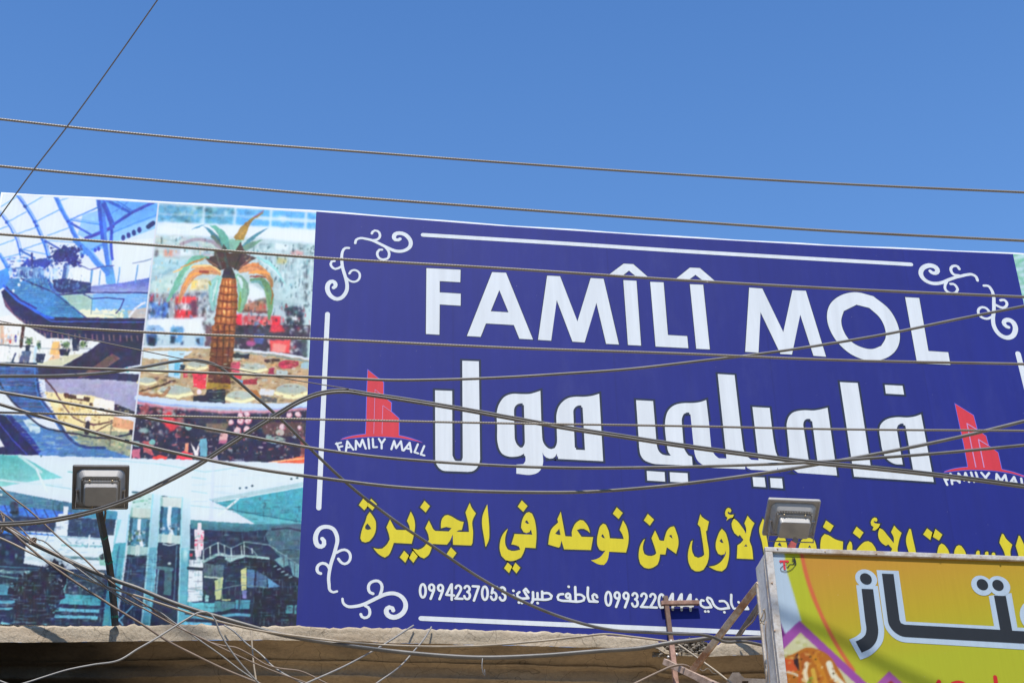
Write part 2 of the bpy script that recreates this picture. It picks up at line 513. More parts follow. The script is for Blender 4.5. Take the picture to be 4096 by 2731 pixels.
def to_plane(pts, Y):
    return [tuple(bp(p[0], p[1], Y)[[0, 2]]) for p in pts]
def area(L):
    return 0.5 * sum(L[i][0] * L[(i + 1) % len(L)][1] - L[(i + 1) % len(L)][0] * L[i][1] for i in range(len(L)))
def offset_loop(L, d):
    """grow a closed (X, Z) loop outward by d (negative shrinks)"""
    s = 1.0 if area(L) > 0 else -1.0
    n = len(L); P = [np.asarray(p, float) for p in L]
    P = [p for i, p in enumerate(P) if np.linalg.norm(p - P[i - 1]) > 1e-6]; n = len(P)
    out = []
    for i in range(n):
        u = P[i] - P[i - 1]; v = P[(i + 1) % n] - P[i]
        u /= np.linalg.norm(u); v /= np.linalg.norm(v)
        nu = np.array([u[1], -u[0]]) * s; nv = np.array([v[1], -v[0]]) * s
        m = nu + nv; l = np.linalg.norm(m)
        if l < 0.5: m = nu
        else: m = m / l; m = m / max(m.dot(nu), 0.55)
        out.append(tuple(P[i] + m * d))
    return out
def letter(mb, mo, Y, view, outer, holes=(), out=0.0, corner=34, dy=0.0009):
    """one printed glyph: coloured sheet in mb, wider dark outline sheet in mo just beneath"""
    o = [tuple(p) for p in catmull(to_plane(view(outer), Y), True, 0.012, corner)]
    hs = [[tuple(p) for p in catmull(to_plane(view(h), Y), True, 0.008, corner)] for h in holes]
    mb.sheet([o] + hs, Y - dy)
    if mo is not None and out:
        oo = offset_loop(o, out)
        hh = []
        for h in hs:
            q = offset_loop(h, -out)
            if area(q) * area(h) > 0 and abs(area(q)) > 0.15 * abs(area(h)): hh.append(q)
        mo.sheet([oo] + hh, Y - dy / 2)
_rib = [0]
def stroke(mb, Y, view, pts, w, dy=0.0009, smooth=True, step=0.012, corner=None):
    """w in photo pixels of that view"""
    if not hasattr(w, '__len__') and len(pts) > 2:
        # break the stroke wherever it turns sharply, so corners stay full
        Q = [np.array(q, float) for q in pts]; cuts = [0]
        for i in range(1, len(Q) - 1):
            u, v = Q[i] - Q[i - 1], Q[i + 1] - Q[i]
            if u.dot(v) / (np.linalg.norm(u) * np.linalg.norm(v) + 1e-9) < 0.5: cuts.append(i)
        if len(cuts) > 1:
            cuts.append(len(Q) - 1)
            for a, b in zip(cuts[:-1], cuts[1:]): stroke(mb, Y, view, pts[a:b + 1], w, dy, smooth, step, corner)
            return
    P = to_plane(view(pts), Y)
    if smooth and len(P) > 2: P = [tuple(p) for p in catmull(P, False, step, corner)]
    c = bp(*view(pts)[0], Y)
    k = np.linalg.norm(c - CAM) / F / view.s
    W = [x * k for x in w] if hasattr(w, '__len__') else w * k
    _rib[0] += 1
    mb.ribbon(P, W, Y - dy - (_rib[0] % 9) * 0.00003)

# ------------------------------------------------------------------ ink rasteriser for the printed photographs
class Ink:
    def __init__(self, x0, y0, x1, y1, sc=0.5):
        self.x0, self.y0, self.sc = x0, y0, sc
        self.w, self.h = int((x1 - x0) * sc), int((y1 - y0) * sc)
        self.img = np.zeros((self.h, self.w, 3)) + 200.0
        self.view = PX
    def _pts(self, pts):
        return np.array([((p[0] - self.x0) * self.sc, (p[1] - self.y0) * self.sc) for p in self.view(pts)])
    def _box(self, P, m=0):
        x0 = max(0, int(P[:, 0].min() - m)); x1 = min(self.w, int(P[:, 0].max() + m) + 2)
        y0 = max(0, int(P[:, 1].min() - m)); y1 = min(self.h, int(P[:, 1].max() + m) + 2)
        if x1 <= x0 or y1 <= y0: return None
        yy, xx = np.mgrid[y0:y1, x0:x1]
        return x0, x1, y0, y1, xx + 0.5, yy + 0.5
    def _put(self, b, mask, col, a, col2=None):
        x0, x1, y0, y1, xx, yy = b
        reg = self.img[y0:y1, x0:x1]
        c = np.asarray(col, float)
        if col2 is not None:
            t = ((yy - yy.min()) / max(1, yy.max() - yy.min()))[..., None]
            c = c * (1 - t) + np.asarray(col2, float) * t
        m = (mask * a)[..., None]
        self.img[y0:y1, x0:x1] = reg * (1 - m) + c * m
    def mask_poly(self, P, b):
        xx, yy = b[4], b[5]
        ins = np.zeros(xx.shape, bool)
        n = len(P)
        for i in range(n):
            (xa, ya), (xb, yb) = P[i], P[(i + 1) % n]
            if ya == yb: continue
            c = ((ya > yy) != (yb > yy)) & (xx < (xb - xa) * (yy - ya) / (yb - ya) + xa)
            ins ^= c
        return ins.astype(float)
    def poly(self, pts, col, col2=None, a=1.0, rough=0.0, smooth=False):
        P = self._pts(pts)
        if smooth: P = np.array(catmull(list(P), True, 4, 50))
        if rough:
            Q = []
            for i in range(len(P)):
                A, B = P[i], P[(i + 1) % len(P)]
                k = max(2, int(np.linalg.norm(B - A) / 5))
                for j in range(k): Q.append(A + (B - A) * j / k + RNG.normal(0, rough, 2))
            P = np.array(Q)
        b = self._box(P)
        if b: self._put(b, self.mask_poly(P, b), col, a, col2)
    def line(self, pts, w, col, a=1.0, smooth=True):
        P = self._pts(pts)
        if smooth and len(P) > 2: P = np.array(catmull(list(P), False, 8))
        r = w / self.view.s * self.sc / 2
        b = self._box(P, r + 1)
        if not b: return
        xx, yy = b[4], b[5]
        d = np.full(xx.shape, 1e9)
        for i in range(len(P) - 1):
            A, B = P[i], P[i + 1]
            v = B - A; L2 = v.dot(v) + 1e-9
            t = np.clip(((xx - A[0]) * v[0] + (yy - A[1]) * v[1]) / L2, 0, 1)
            d = np.minimum(d, np.hypot(xx - A[0] - t * v[0], yy - A[1] - t * v[1]))
        self._put(b, np.clip(r + 0.5 - d, 0, 1), col, a)
    def ell(self, c, rx, ry, col, a=1.0, soft=0.0):
        s = self.sc / self.view.s
        P = self._pts([c]); rx, ry = max(rx * s, 0.6), max(ry * s, 0.6)
        b = self._box(np.array([P[0] - (rx, ry), P[0] + (rx, ry)]), 2)
        if not b: return
        q = np.hypot((b[4] - P[0][0]) / rx, (b[5] - P[0][1]) / ry)
        m = np.clip((1 - q) / max(soft, 0.08), 0, 1)
        self._put(b, m, col, a)
    def clutter(self, region, n, cols, wr, hr, a=0.85):
        """small random fragments of shop fronts, people, leaves inside a polygon"""
        P = self._pts(region)
        b = self._box(P)
        if not b: return
        m = self.mask_poly(P, b) > 0.5
        s = self.sc / self.view.s
        x0, x1, y0, y1 = b[:4]
        for _ in range(n):
            cx, cy = RNG.integers(x0, x1), RNG.integers(y0, y1)
            w, h = RNG.uniform(*wr) * s, RNG.uniform(*hr) * s
            xa, xb = int(max(x0, cx - w / 2)), int(min(x1, cx + w / 2 + 1)); ya, yb = int(max(y0, cy - h / 2)), int(min(y1, cy + h / 2 + 1))
            if xb <= xa or yb <= ya: continue
            c = np.asarray(cols[RNG.integers(len(cols))], float) + RNG.normal(0, 8)
            my_, mx_ = np.mgrid[ya:yb, xa:xb]
            qx, qy = np.abs(mx_ + 0.5 - cx) / (w / 2 + 0.3), np.abs(my_ + 0.5 - cy) / (h / 2 + 0.3)
            pw = 1.6 + RNG.uniform(0, 2.4)
            sk = np.clip((1.08 - (qx ** pw + qy ** pw) ** (1 / pw)) * 3.0, 0, 1)
            mm = (m[ya - y0:yb - y0, xa - x0:xb - x0] * a * sk)[..., None]
            self.img[ya:yb, xa:xb] = self.img[ya:yb, xa:xb] * (1 - mm) + c * mm
    def soften(self, r=1):
        k = np.array([1, 4, 6, 4, 1], float); k /= k.sum()
        for _ in range(r):
            p = np.pad(self.img, ((2, 2), (0, 0), (0, 0)), mode='edge'); self.img = sum(k[i] * p[i:i + self.h] for i in range(5))
            p = np.pad(self.img, ((0, 0), (2, 2), (0, 0)), mode='edge'); self.img = sum(k[i] * p[:, i:i + self.w] for i in range(5))
    def field(self, cell, ch=1):
        gh, gw = self.h // cell + 3, self.w // cell + 3
        g = RNG.normal(0, 1, (gh, gw, ch))
        ys, xs = np.arange(self.h) / cell, np.arange(self.w) / cell
        yi, xi = ys.astype(int), xs.astype(int)
        fy, fx = (ys - yi)[:, None, None], (xs - xi)[None, :, None]
        fy, fx = fy * fy * (3 - 2 * fy), fx * fx * (3 - 2 * fx)
        return g[yi][:, xi] * (1 - fy) * (1 - fx) + g[yi + 1][:, xi] * fy * (1 - fx) + g[yi][:, xi + 1] * (1 - fy) * fx + g[yi + 1][:, xi + 1] * fy * fx
    def photo_finish(self, amp):
        """what a small picture blown up by a banner printer looks like: wandering edges, soft tone drift, sharpening halos"""
        yy, xx = np.mgrid[0:self.h, 0:self.w].astype(float)
        dx = (self.field(9)[..., 0] * 0.8 + self.field(4)[..., 0] * 0.5) * amp; dy = (self.field(9)[..., 0] * 0.8 + self.field(4)[..., 0] * 0.5) * amp
        self.img = self.sample((xx + dx + 0.5) / self.sc + self.x0, (yy + dy + 0.5) / self.sc + self.y0)
        self.soften(1)
        lum = self.img.mean(2, keepdims=True) / 255
        tone = self.field(40) * 0.06 + self.field(14) * 0.05 + self.field(6) * 0.05 + self.field(3) * 0.04
        mid = np.clip(1.25 - 1.45 * lum ** 1.5, 0.02, 1)
        self.img = self.img * (1 + tone * mid) + self.field(9, 3) * 5.0 * mid
        keep = self.img.copy(); self.soften(3); blur = self.img
        self.img = keep + 0.4 * (keep - blur)
        hi = np.clip(self.img - 178, 0, 77)
        k_ = 8
        hh, ww = self.h // k_ * k_, self.w // k_ * k_
        sm = hi[:hh, :ww].reshape(hh // k_, k_, ww // k_, k_, 3).mean((1, 3))
        for _ in range(2):
            q = np.pad(sm, ((1, 1), (1, 1), (0, 0)), mode='edge')
            sm = (q[:-2, 1:-1] + q[2:, 1:-1] + q[1:-1, :-2] + q[1:-1, 2:] + 2 * q[1:-1, 1:-1]) / 6
        gy, gx = np.clip(np.arange(self.h) / k_ - 0.5, 0, sm.shape[0] - 1.001), np.clip(np.arange(self.w) / k_ - 0.5, 0, sm.shape[1] - 1.001)
        yi, xi = gy.astype(int), gx.astype(int); fy, fx = (gy - yi)[:, None, None], (gx - xi)[None, :, None]
        gl = sm[yi][:, xi] * (1 - fy) * (1 - fx) + sm[yi + 1][:, xi] * fy * (1 - fx) + sm[yi][:, xi + 1] * (1 - fy) * fx + sm[yi + 1][:, xi + 1] * fy * fx
        self.img = self.img + gl * 0.32
        g = self.img.mean(2, keepdims=True)
        self.img = g + (self.img - g) * 1.06
        self.img = np.clip(16 + self.img * 0.94, 0, 255)
    def blur_area(self, pts, r=2):
        P = self._pts(pts); b = self._box(P)
        x0, x1, y0, y1 = b[:4]
        keep = self.img; h0, w0 = self.h, self.w
        self.img = keep[y0:y1, x0:x1].copy(); self.h, self.w = self.img.shape[:2]
        self.soften(r); out = self.img
        self.img = keep; self.h, self.w = h0, w0
        m = self.mask_poly(P, b)[..., None]
        keep[y0:y1, x0:x1] = keep[y0:y1, x0:x1] * (1 - m) + out * m
    def mottle(self, cell, amp):
        gh, gw = self.h // cell + 2, self.w // cell + 2
        g = RNG.normal(0, 1, (gh, gw, 3)) * 0.6 + RNG.normal(0, 1, (gh, gw, 1))
        ys, xs = np.arange(self.h) / cell, np.arange(self.w) / cell
        yi, xi = ys.astype(int), xs.astype(int)
        fy, fx = (ys - yi)[:, None, None], (xs - xi)[None, :, None]
        n = (g[yi][:, xi] * (1 - fy) * (1 - fx) + g[yi + 1][:, xi] * fy * (1 - fx) + g[yi][:, xi + 1] * (1 - fy) * fx + g[yi + 1][:, xi + 1] * fy * fx)
        lum = self.img.mean(2, keepdims=True) / 255.0
        self.img = np.clip(self.img + n * amp * (4 * lum * (1 - lum) * 0.9 + 0.1), 0, 255)
    def sample(self, px, py):
        x = np.clip((px - self.x0) * self.sc - 0.5, 0, self.w - 1.001); y = np.clip((py - self.y0) * self.sc - 0.5, 0, self.h - 1.001)
        xi, yi = x.astype(int), y.astype(int); fx, fy = (x - xi)[..., None], (y - yi)[..., None]
        I = self.img
        return I[yi, xi] * (1 - fx) * (1 - fy) + I[yi, xi + 1] * fx * (1 - fy) + I[yi + 1, xi] * (1 - fx) * fy + I[yi + 1, xi + 1] * fx * fy

def print_sheet(name, ink, X0, X1, Z0, Z1, Y, cell, parent, top=None):
    nx, nz = max(2, int((X1 - X0) / cell)), max(2, int((Z1 - Z0) / cell))
    xs, zs = np.linspace(X0, X1, nx), np.linspace(Z0, Z1, nz)
    GX, GZ = np.meshgrid(xs, zs)
    if top is not None: GZ = Z0 + (GZ - Z0) * ((top(GX) - Z0) / (Z1 - Z0))
    P = np.stack([GX, np.full_like(GX, Y), GZ], -1)
    px, py = proj(P)
    c = ink.sample(px, py)
    lin = alb(c)
    me = bpy.data.meshes.new(name)
    nv = nx * nz
    me.vertices.add(nv); me.vertices.foreach_set("co", P.reshape(-1).astype(np.float32))
    i = np.arange(nz - 1)[:, None] * nx + np.arange(nx - 1)[None, :]
    q = np.stack([i, i + 1, i + nx + 1, i + nx], -1).reshape(-1, 4)
    nf = len(q)
    me.loops.add(nf * 4); me.loops.foreach_set("vertex_index", q.reshape(-1).astype(np.int32))
    me.polygons.add(nf); me.polygons.foreach_set("loop_start", (np.arange(nf) * 4).astype(np.int32))
    me.update(calc_edges=True)
    at = me.color_attributes.new("ink", 'FLOAT_COLOR', 'POINT')
    at.data.foreach_set("color", np.concatenate([lin.reshape(-1, 3), np.ones((nv, 1))], 1).reshape(-1).astype(np.float32))
    return link(name, me, M_PRINT, parent)

# ------------------------------------------------------------------ ground
mb = MB()
mb.add([(-150, -150, 0), (150, -150, 0), (150, 150, 0), (-150, 150, 0)], [(0, 1, 2, 3)])
tag(mb.build("ground", M_GROUND), kind="structure")

# unseen row of shops, added behind the viewer to screen low sky from the cornice
m_ = MB()
m_.box((0.0, -19.0, 5.7), (60.0, 5.0, 11.4)); m_.box((0.0, -16.2, 11.45), (60.4, 1.4, 0.25)); m_.box((0.0, -16.0, 3.3), (60.0, 1.8, 0.15))
for k_ in range(14): m_.box((-27 + k_ * 4.1, -16.47, 5.9), (1.6, 0.1, 1.5)); m_.box((-27 + k_ * 4.1, -16.47, 1.5), (2.9, 0.1, 2.7))
tag(m_.build("unseen_shop_row", M_WALL), "unseen row of plain shops added across the street to screen the low sky", "building")

# ------------------------------------------------------------------ billboard
BX0, BXB, BXR, BX1 = -1.778, 0.038, 4.383, 6.20
BZ0, BZM, BZ1 = 4.988, 5.955, 7.657
TOPL = [(10, 775.5), (300, 790), (580, 806), (1266, 846.5), (1960, 901), (2700, 949), (3300, 983), (4048, 1016)]
_tp = [bp(x, y, 0)[[0, 2]] for x, y in TOPL]
_tx = [p[0] for p in _tp] + [6.3]; _tz = [p[1] for p in _tp] + [7.655]
def board_top(x): return np.interp(x, _tx, _tz)

board = empty("billboard", (1.3, 0.05, BZ0))
tag(board, "long blue printed billboard with white Latin and Arabic lettering above the concrete ledge", "billboard")
def bchild(o): return world_child(o, board)

mb = MB()   # blue printed skin
xs = [BXB + (BXR - BXB) * i / 24 for i in range(25)]
mb.add([(x, 0, BZ0) for x in xs] + [(x, 0, float(board_top(x))) for x in xs], [(i, i + 1, i + 26, i + 25) for i in range(24)])
bchild(mb.build("printed_skin", M_BLUE))
mb = MB()   # box of the board behind the skin, with its pale folded rim showing along the top and the left end
xs = [BX0 - 0.012 + (BX1 - BX0) * i / 40 for i in range(41)]
n = len(xs)
vs = []
for y, dz in ((0.003, 0.012), (0.075, 0.012)):
    vs += [(x, y, BZ0 - 0.002) for x in xs] + [(x, y, float(board_top(x)) + dz + 0.0025 * math.sin(x * 9)) for x in xs]
fs = []
for i in range(n - 1):
    fs += [(i, i + 1, n + i + 1, n + i), (2 * n + i + 1, 2 * n + i, 3 * n + i, 3 * n + i + 1), (n + i, n + i + 1, 3 * n + i + 1, 3 * n + i), (i + 1, i, 2 * n + i, 2 * n + i + 1)]
fs += [(0, n, 3 * n, 2 * n), (n - 1, 3 * n - 1, 4 * n - 1, 2 * n - 1)]
mb.add(vs, fs)
bchild(mb.build("frame", M_EDGE))

V3 = V(1200, 800, 1.568); V4 = V(2600, 900, 1.568)
def flush(m1, m2, name, mat):
    w_ = bchild(m1.build(name, mat)); o_ = m2.build("outline", M_DARK); o_.parent = w_
    m1.__init__(); m2.__init__()
# --- Latin line
mw, mo = MB(), MB()
OL = 0.0042
L = lambda v, o, h=(), out=OL: letter(mw, mo, 0, v, o, h, out)
L(V3, [(793, 428), (1007, 438), (1005, 516), (876, 509), (876, 580), (1008, 588), (1007, 663), (876, 655), (874, 845), (790, 840)])
L(V3, [(1205, 453), (1292, 457), (1461, 875), (1376, 870), (1341, 784), (1166, 774), (1133, 858), (1047, 853)], [[(1250, 565), (1308, 705), (1196, 698)]])
L(V3, [(1550, 475), (1631, 479), (1740, 762), (1823, 490), (1904, 495), (2000, 906), (1920, 902), (1859, 645), (1785, 893), (1709, 888), (1610, 628), (1575, 882), (1493, 877)])
L(V3, [(2028, 503), (2110, 507), (2139, 913), (2057, 909)])
L(V3, [(2030, 400), (2090, 403), (2190, 490), (2112, 484), (2063, 443), (2022, 476), (1935, 471)])
L(V4, [(1, 357), (85, 360), (112, 690), (233, 697), (240, 772), (35, 762)])
L(V4, [(250, 372), (333, 375), (375, 780), (290, 776)])
L(V4, [(250, 268), (313, 271), (412, 356), (330, 348), (285, 313), (245, 343), (160, 340)])
flush(mw, mo, 'latin_word', M_WHITE)
L(V4, [(622, 393), (704, 399), (836, 672), (893, 409), (977, 413), (1104, 826), (1025, 820), (942, 562), (890, 812), (818, 808), (693, 547), (680, 800), (597, 795)])
L(V4, [(1290, 422), (1400, 447), (1500, 530), (1553, 625), (1567, 700), (1542, 785), (1465, 840), (1375, 850), (1275, 818), (1185, 745), (1130, 660), (1110, 575), (1128, 500), (1190, 445)],
  [[(1295, 500), (1375, 520), (1440, 580), (1474, 650), (1478, 705), (1450, 758), (1390, 778), (1325, 766), (1255, 725), (1212, 660), (1199, 600), (1215, 540)]])
L(V4, [(1600, 453), (1688, 458), (1746, 790), (1870, 798), (1884, 876), (1675, 866)])
flush(mw, mo, 'latin_word', M_WHITE)

# --- big Arabic line
M1 = V(1680, 1400, 2.94); M2 = V(2500, 1460, 2.94); M3 = V(3150, 1460, 2.94)
mw, mo = MB(), MB()
L = lambda v, o, h=(), out=0.013: letter(mw, mo, 0, v, o, h, out)
L(M1, [(177, 472), (378, 480), (381, 1235), (395, 1272), (412, 1298), (440, 1304), (487, 1304), (503, 1265), (497, 125), (692, 132), (706, 1285), (690, 1345), (660, 1395), (610, 1425), (560, 1430), (290, 1420), (235, 1395), (195, 1345), (180, 1280)])
L(M1, [(1415, 478), (1425, 805), (1437, 1030), (1450, 1085), (1480, 1130), (1510, 1155), (1545, 1163), (1585, 1150), (1605, 1110), (1612, 1040), (1603, 800), (1610, 730), (1635, 660), (1680, 605), (1740, 565), (1810, 550), (1940, 548), (2020, 538), (2107, 513), (2153, 1305), (1625, 1278), (1622, 1240), (1612, 1260), (1608, 1215), (1590, 1250), (1560, 1272), (1525, 1275), (1485, 1262), (1455, 1235), (1440, 1205), (1446, 1330), (1425, 1395), (1385, 1440), (1320, 1462), (1133, 1452), (1133, 1345), (1215, 1340), (1240, 1300), (1238, 1245), (1226, 1240), (1223, 1215), (1180, 1240), (1110, 1253), (1030, 1248), (970, 1220), (935, 1170), (915, 1100), (908, 900), (905, 720), (920, 660), (950, 600), (1000, 545), (1070, 517), (1200, 517), (1290, 515), (1350, 500)],
  [[(1207, 625), (1208, 643), (1222, 647), (1233, 1080), (1222, 1120), (1203, 1145), (1178, 1145), (1145, 1115), (1120, 1065), (1112, 1000), (1105, 720), (1115, 670), (1140, 640), (1175, 627)],
   [(1897, 650), (1898, 670), (1912, 674), (1940, 1175), (1835, 1170), (1833, 1148), (1820, 1145), (1802, 720), (1815, 685), (1840, 660), (1870, 650)]])
_x = 1911
flush(mw, mo, 'arabic_word', M_WHITE)
L(M2, [(130, 412), (330, 423), (370, 910), (380, 970), (400, 1015), (440, 1050), (480, 1060), (540, 1063), (510, 1020), (495, 960), (485, 900), (470, 690), (480, 610), (505, 540), (550, 490), (610, 460), (690, 447), (800, 445), (880, 435), (955, 410), (985, 660), (1010, 940), (1025, 1000), (1060, 1060), (1105, 1095), (1193, 1097), (1090, 105), (1288, 117), (1355, 700), (1390, 980), (1410, 1030), (1440, 1075), (1485, 1112), (1570, 1118), (1498, 492), (1700, 503), (1730, 760), (1755, 930), (1780, 1040), (1810, 1095), (1850, 1130), (1885, 1140), (1915, 1120), (1932, 1060), (1930, 1000), (1900, 720), (1905, 670), (1925, 610), (1970, 560), (2040, 537), (2110, 530), (2220, 533), (2300, 520), (2381, 500), (2494, 1297), (2035, 1265), (1945, 1200), (1935, 1220), (1915, 1242), (1880, 1250), (1840, 1245), (1805, 1225), (1790, 1205), (1790, 1245), (1480, 1228), (1440, 1210), (1414, 1175), (1412, 1222), (1000, 1205), (930, 1180), (870, 1140), (840, 1100), (820, 1040), (808, 960), (770, 580), (757, 575), (755, 557), (725, 557), (690, 575), (670, 620), (668, 680), (690, 960), (710, 1010), (745, 1060), (785, 1075), (795, 1183), (370, 1163), (290, 1145), (220, 1110), (185, 1060), (170, 990), (160, 850)],
  [[(_x + 225, 633), (_x + 268, 633), (_x + 272, 655), (_x + 290, 660), (_x + 352, 1130), (_x + 250, 1130), (_x + 185, 710), (_x + 190, 670), (_x + 205, 645)]])
for d in ([(255, 1243), (465, 1257), (472, 1368), (262, 1355)], [(525, 1258), (735, 1270), (742, 1382), (532, 1370)], [(1500, 1315), (1640, 1320), (1655, 1434), (1512, 1425)], [(1705, 1327), (1845, 1333), (1858, 1447), (1715, 1438)]):
    L(M2, d)
L(M3, [(615, 200), (825, 210), (978, 1190), (1480, 1247), (1385, 710), (1365, 705), (1362, 685), (1330, 687), (1300, 705), (1285, 740), (1290, 790), (1355, 1167), (1260, 1160), (1200, 1130), (1150, 1080), (1120, 1010), (1095, 880), (1080, 760), (1090, 710), (1130, 660), (1200, 625), (1290, 612), (1420, 615), (1500, 603), (1570, 578), (1720, 1373), (783, 1310)])
L(M3, [(1143, 233), (1352, 243), (1370, 347), (1157, 335)])
flush(mw, mo, 'arabic_word', M_WHITE)

# --- yellow Arabic line
Y1 = V(1400, 1960, 2.94); Y2 = V(2100, 1980, 3.36); Y3 = V(2700, 1980, 3.36); Y4 = V(3350, 2000, 3.153)
my, mo = MB(), MB()
L = lambda v, o, h=(), out=0.0088: letter(my, mo, 0, v, o, h, out, 30)
L(Y1, [(155, 98), (212, 152), (205, 187), (168, 235), (104, 173)])
L(Y1, [(250, 100), (317, 165), (263, 237), (208, 187), (215, 150)])
L(Y1, [(233, 255), (270, 305), (300, 360), (306, 420), (298, 490), (270, 550), (225, 600), (180, 613), (140, 600), (122, 565), (130, 510), (150, 440), (185, 355), (200, 300)], [[(203, 388), (235, 425), (250, 455), (210, 466), (180, 455), (178, 425)]])
L(Y1, [(470, 343), (500, 400), (530, 450), (545, 465), (650, 468), (705, 465), (700, 425), (670, 360), (714, 250), (745, 310), (765, 410), (757, 490), (725, 628), (515, 617), (490, 690), (450, 765), (410, 790), (375, 775), (320, 735), (275, 678), (330, 690), (380, 685), (430, 640), (468, 575), (460, 530), (428, 435)])
L(Y1, [(637, 710), (693, 768), (650, 850), (585, 787)])
L(Y1, [(740, 712), (797, 775), (745, 852), (695, 795)])
L(Y1, [(928, 355), (960, 420), (985, 465), (1005, 478), (1160, 484), (1195, 445), (1130, 430), (1070, 447), (1070, 390), (1085, 330), (1115, 297), (1150, 290), (1200, 310), (1255, 345), (1300, 365), (1337, 372), (1315, 465), (1275, 470), (1250, 487), (1400, 490), (1392, 400), (1358, 260), (1408, 148), (1425, 195), (1480, 272), (1440, 358), (1447, 500), (1440, 620), (1425, 648), (1212, 640), (1208, 518), (1170, 600), (1140, 638), (972, 630), (955, 690), (920, 765), (870, 800), (830, 785), (790, 750), (738, 687), (800, 700), (850, 680), (895, 635), (930, 580), (920, 520), (885, 445)])
L(Y1, [(876, 123), (940, 187), (890, 260), (825, 200)])
L(Y1, [(1187, 670), (1252, 737), (1203, 805), (1137, 748)])
L(Y1, [(1614, 165), (1630, 340), (1638, 480), (1633, 580), (1597, 665), (1590, 650), (1562, 290)])
flush(my, mo, 'yellow_word', M_YELLOW)
L(Y1, [(2020, 118), (2088, 185), (2037, 253), (1972, 192)])
L(Y1, [(2105, 256), (2140, 275), (2165, 330), (2185, 420), (2192, 560), (2182, 680), (2060, 672), (2040, 735), (2010, 790), (1950, 820), (1890, 832), (1830, 820), (1780, 770), (1760, 690), (1765, 610), (1790, 530), (1830, 475), (1858, 450), (1835, 510), (1823, 580), (1830, 650), (1855, 695), (1900, 712), (1960, 708), (2003, 697), (1985, 660), (1950, 645), (1898, 635), (1935, 513), (2143, 522), (2128, 460), (2110, 490), (2075, 503), (2040, 490), (2012, 440), (2020, 370), (2045, 305), (2075, 265)], [[(2080, 350), (2107, 393), (2080, 393), (2055, 370)]])
L(Y1, [(1855, 848), (1907, 897), (1870, 972), (1812, 915)])
L(Y1, [(1945, 850), (2003, 910), (1957, 977), (1908, 920)])
flush(my, mo, 'yellow_word', M_YELLOW)
L(Y2, [(480, 220), (500, 330), (540, 545), (550, 551), (632, 555), (628, 500), (645, 440), (690, 365), (740, 332), (785, 340), (830, 390), (860, 450), (872, 505), (840, 475), (790, 450), (740, 450), (697, 467), (760, 557), (915, 562), (885, 735), (525, 725), (490, 607), (470, 690), (450, 702), (312, 660), (330, 530), (350, 465), (445, 365), (435, 320)], [[(460, 447), (478, 533), (440, 530), (405, 515)]])
L(Y2, [(1233, 162), (1313, 237), (1258, 318), (1180, 247)])
L(Y2, [(1317, 338), (1350, 390), (1380, 470), (1390, 530), (1388, 640), (1358, 768), (1130, 757), (1120, 830), (1100, 890), (1060, 935), (1000, 930), (885, 873), (950, 860), (1010, 830), (1060, 770), (1080, 742), (1040, 747), (1000, 730), (975, 680), (968, 600), (985, 500), (1015, 410), (1050, 380), (1085, 395), (1120, 470), (1140, 578), (1327, 588), (1310, 530), (1272, 463)], [[(1045, 520), (1075, 577), (1045, 572), (1022, 545)]])
flush(my, mo, 'yellow_word', M_YELLOW)
L(Y2, [(1650, 250), (1733, 327), (1678, 407), (1597, 337)])
L(Y2, [(1747, 472), (1780, 540), (1805, 600), (1825, 610), (1868, 612), (1885, 540), (1920, 460), (1960, 425), (2000, 417), (2015, 440), (2060, 590), (2062, 650), (2030, 785), (1905, 697), (1885, 795), (1815, 792), (1800, 880), (1780, 930), (1720, 970), (1660, 983), (1600, 970), (1550, 920), (1530, 850), (1530, 760), (1550, 670), (1590, 600), (1612, 587), (1590, 650), (1585, 730), (1605, 790), (1650, 812), (1700, 815), (1745, 800), (1765, 775), (1740, 690), (1700, 575)], [[(1950, 532), (1970, 535), (1983, 585), (1937, 548)]])
flush(my, mo, 'yellow_word', M_YELLOW)
L(Y3, [(340, 255), (360, 290), (400, 320), (455, 352), (430, 475), (415, 480), (430, 600), (455, 760), (450, 850), (425, 930), (380, 1000), (330, 1020), (270, 1018), (220, 985), (185, 910), (173, 820), (185, 720), (215, 620), (237, 605), (225, 680), (235, 770), (260, 820), (310, 840), (360, 825), (393, 800), (375, 650), (340, 430), (305, 390)])
L(Y3, [(630, 450), (670, 490), (705, 580), (725, 680), (728, 780), (710, 900), (680, 980), (630, 1020), (560, 1010), (455, 958), (530, 945), (590, 915), (650, 850), (680, 790), (685, 740), (665, 790), (620, 802), (580, 785), (550, 720), (548, 640), (570, 560), (605, 480)], [[(625, 583), (652, 640), (620, 637), (597, 610)]])
L(Y3, [(715, 168), (745, 180), (757, 205), (745, 232), (725, 228), (715, 215), (705, 235), (715, 250), (740, 262), (790, 260), (775, 300), (740, 305), (690, 343), (705, 300), (680, 280), (672, 240), (690, 185)])
L(Y3, [(790, 313), (830, 340), (880, 400), (920, 455), (955, 520), (955, 440), (933, 375), (975, 275), (1010, 320), (1067, 375), (1030, 460), (1015, 530), (1000, 600), (1030, 690), (1050, 858), (830, 848), (840, 670), (880, 645), (920, 597), (870, 530), (850, 550), (800, 510), (765, 430), (760, 380)], [[(955, 655), (972, 688), (927, 687)]])
L(Y3, [(1180, 315), (1195, 330), (1210, 450), (1250, 680), (1258, 760), (1200, 800), (1170, 640), (1132, 450)])
L(Y3, [(1360, 600), (1400, 555), (1440, 550), (1480, 580), (1500, 650), (1520, 800), (1330, 800), (1330, 720), (1340, 650)], [[(1410, 630), (1435, 690), (1400, 680), (1375, 665)]])
flush(my, mo, 'yellow_word', M_YELLOW)
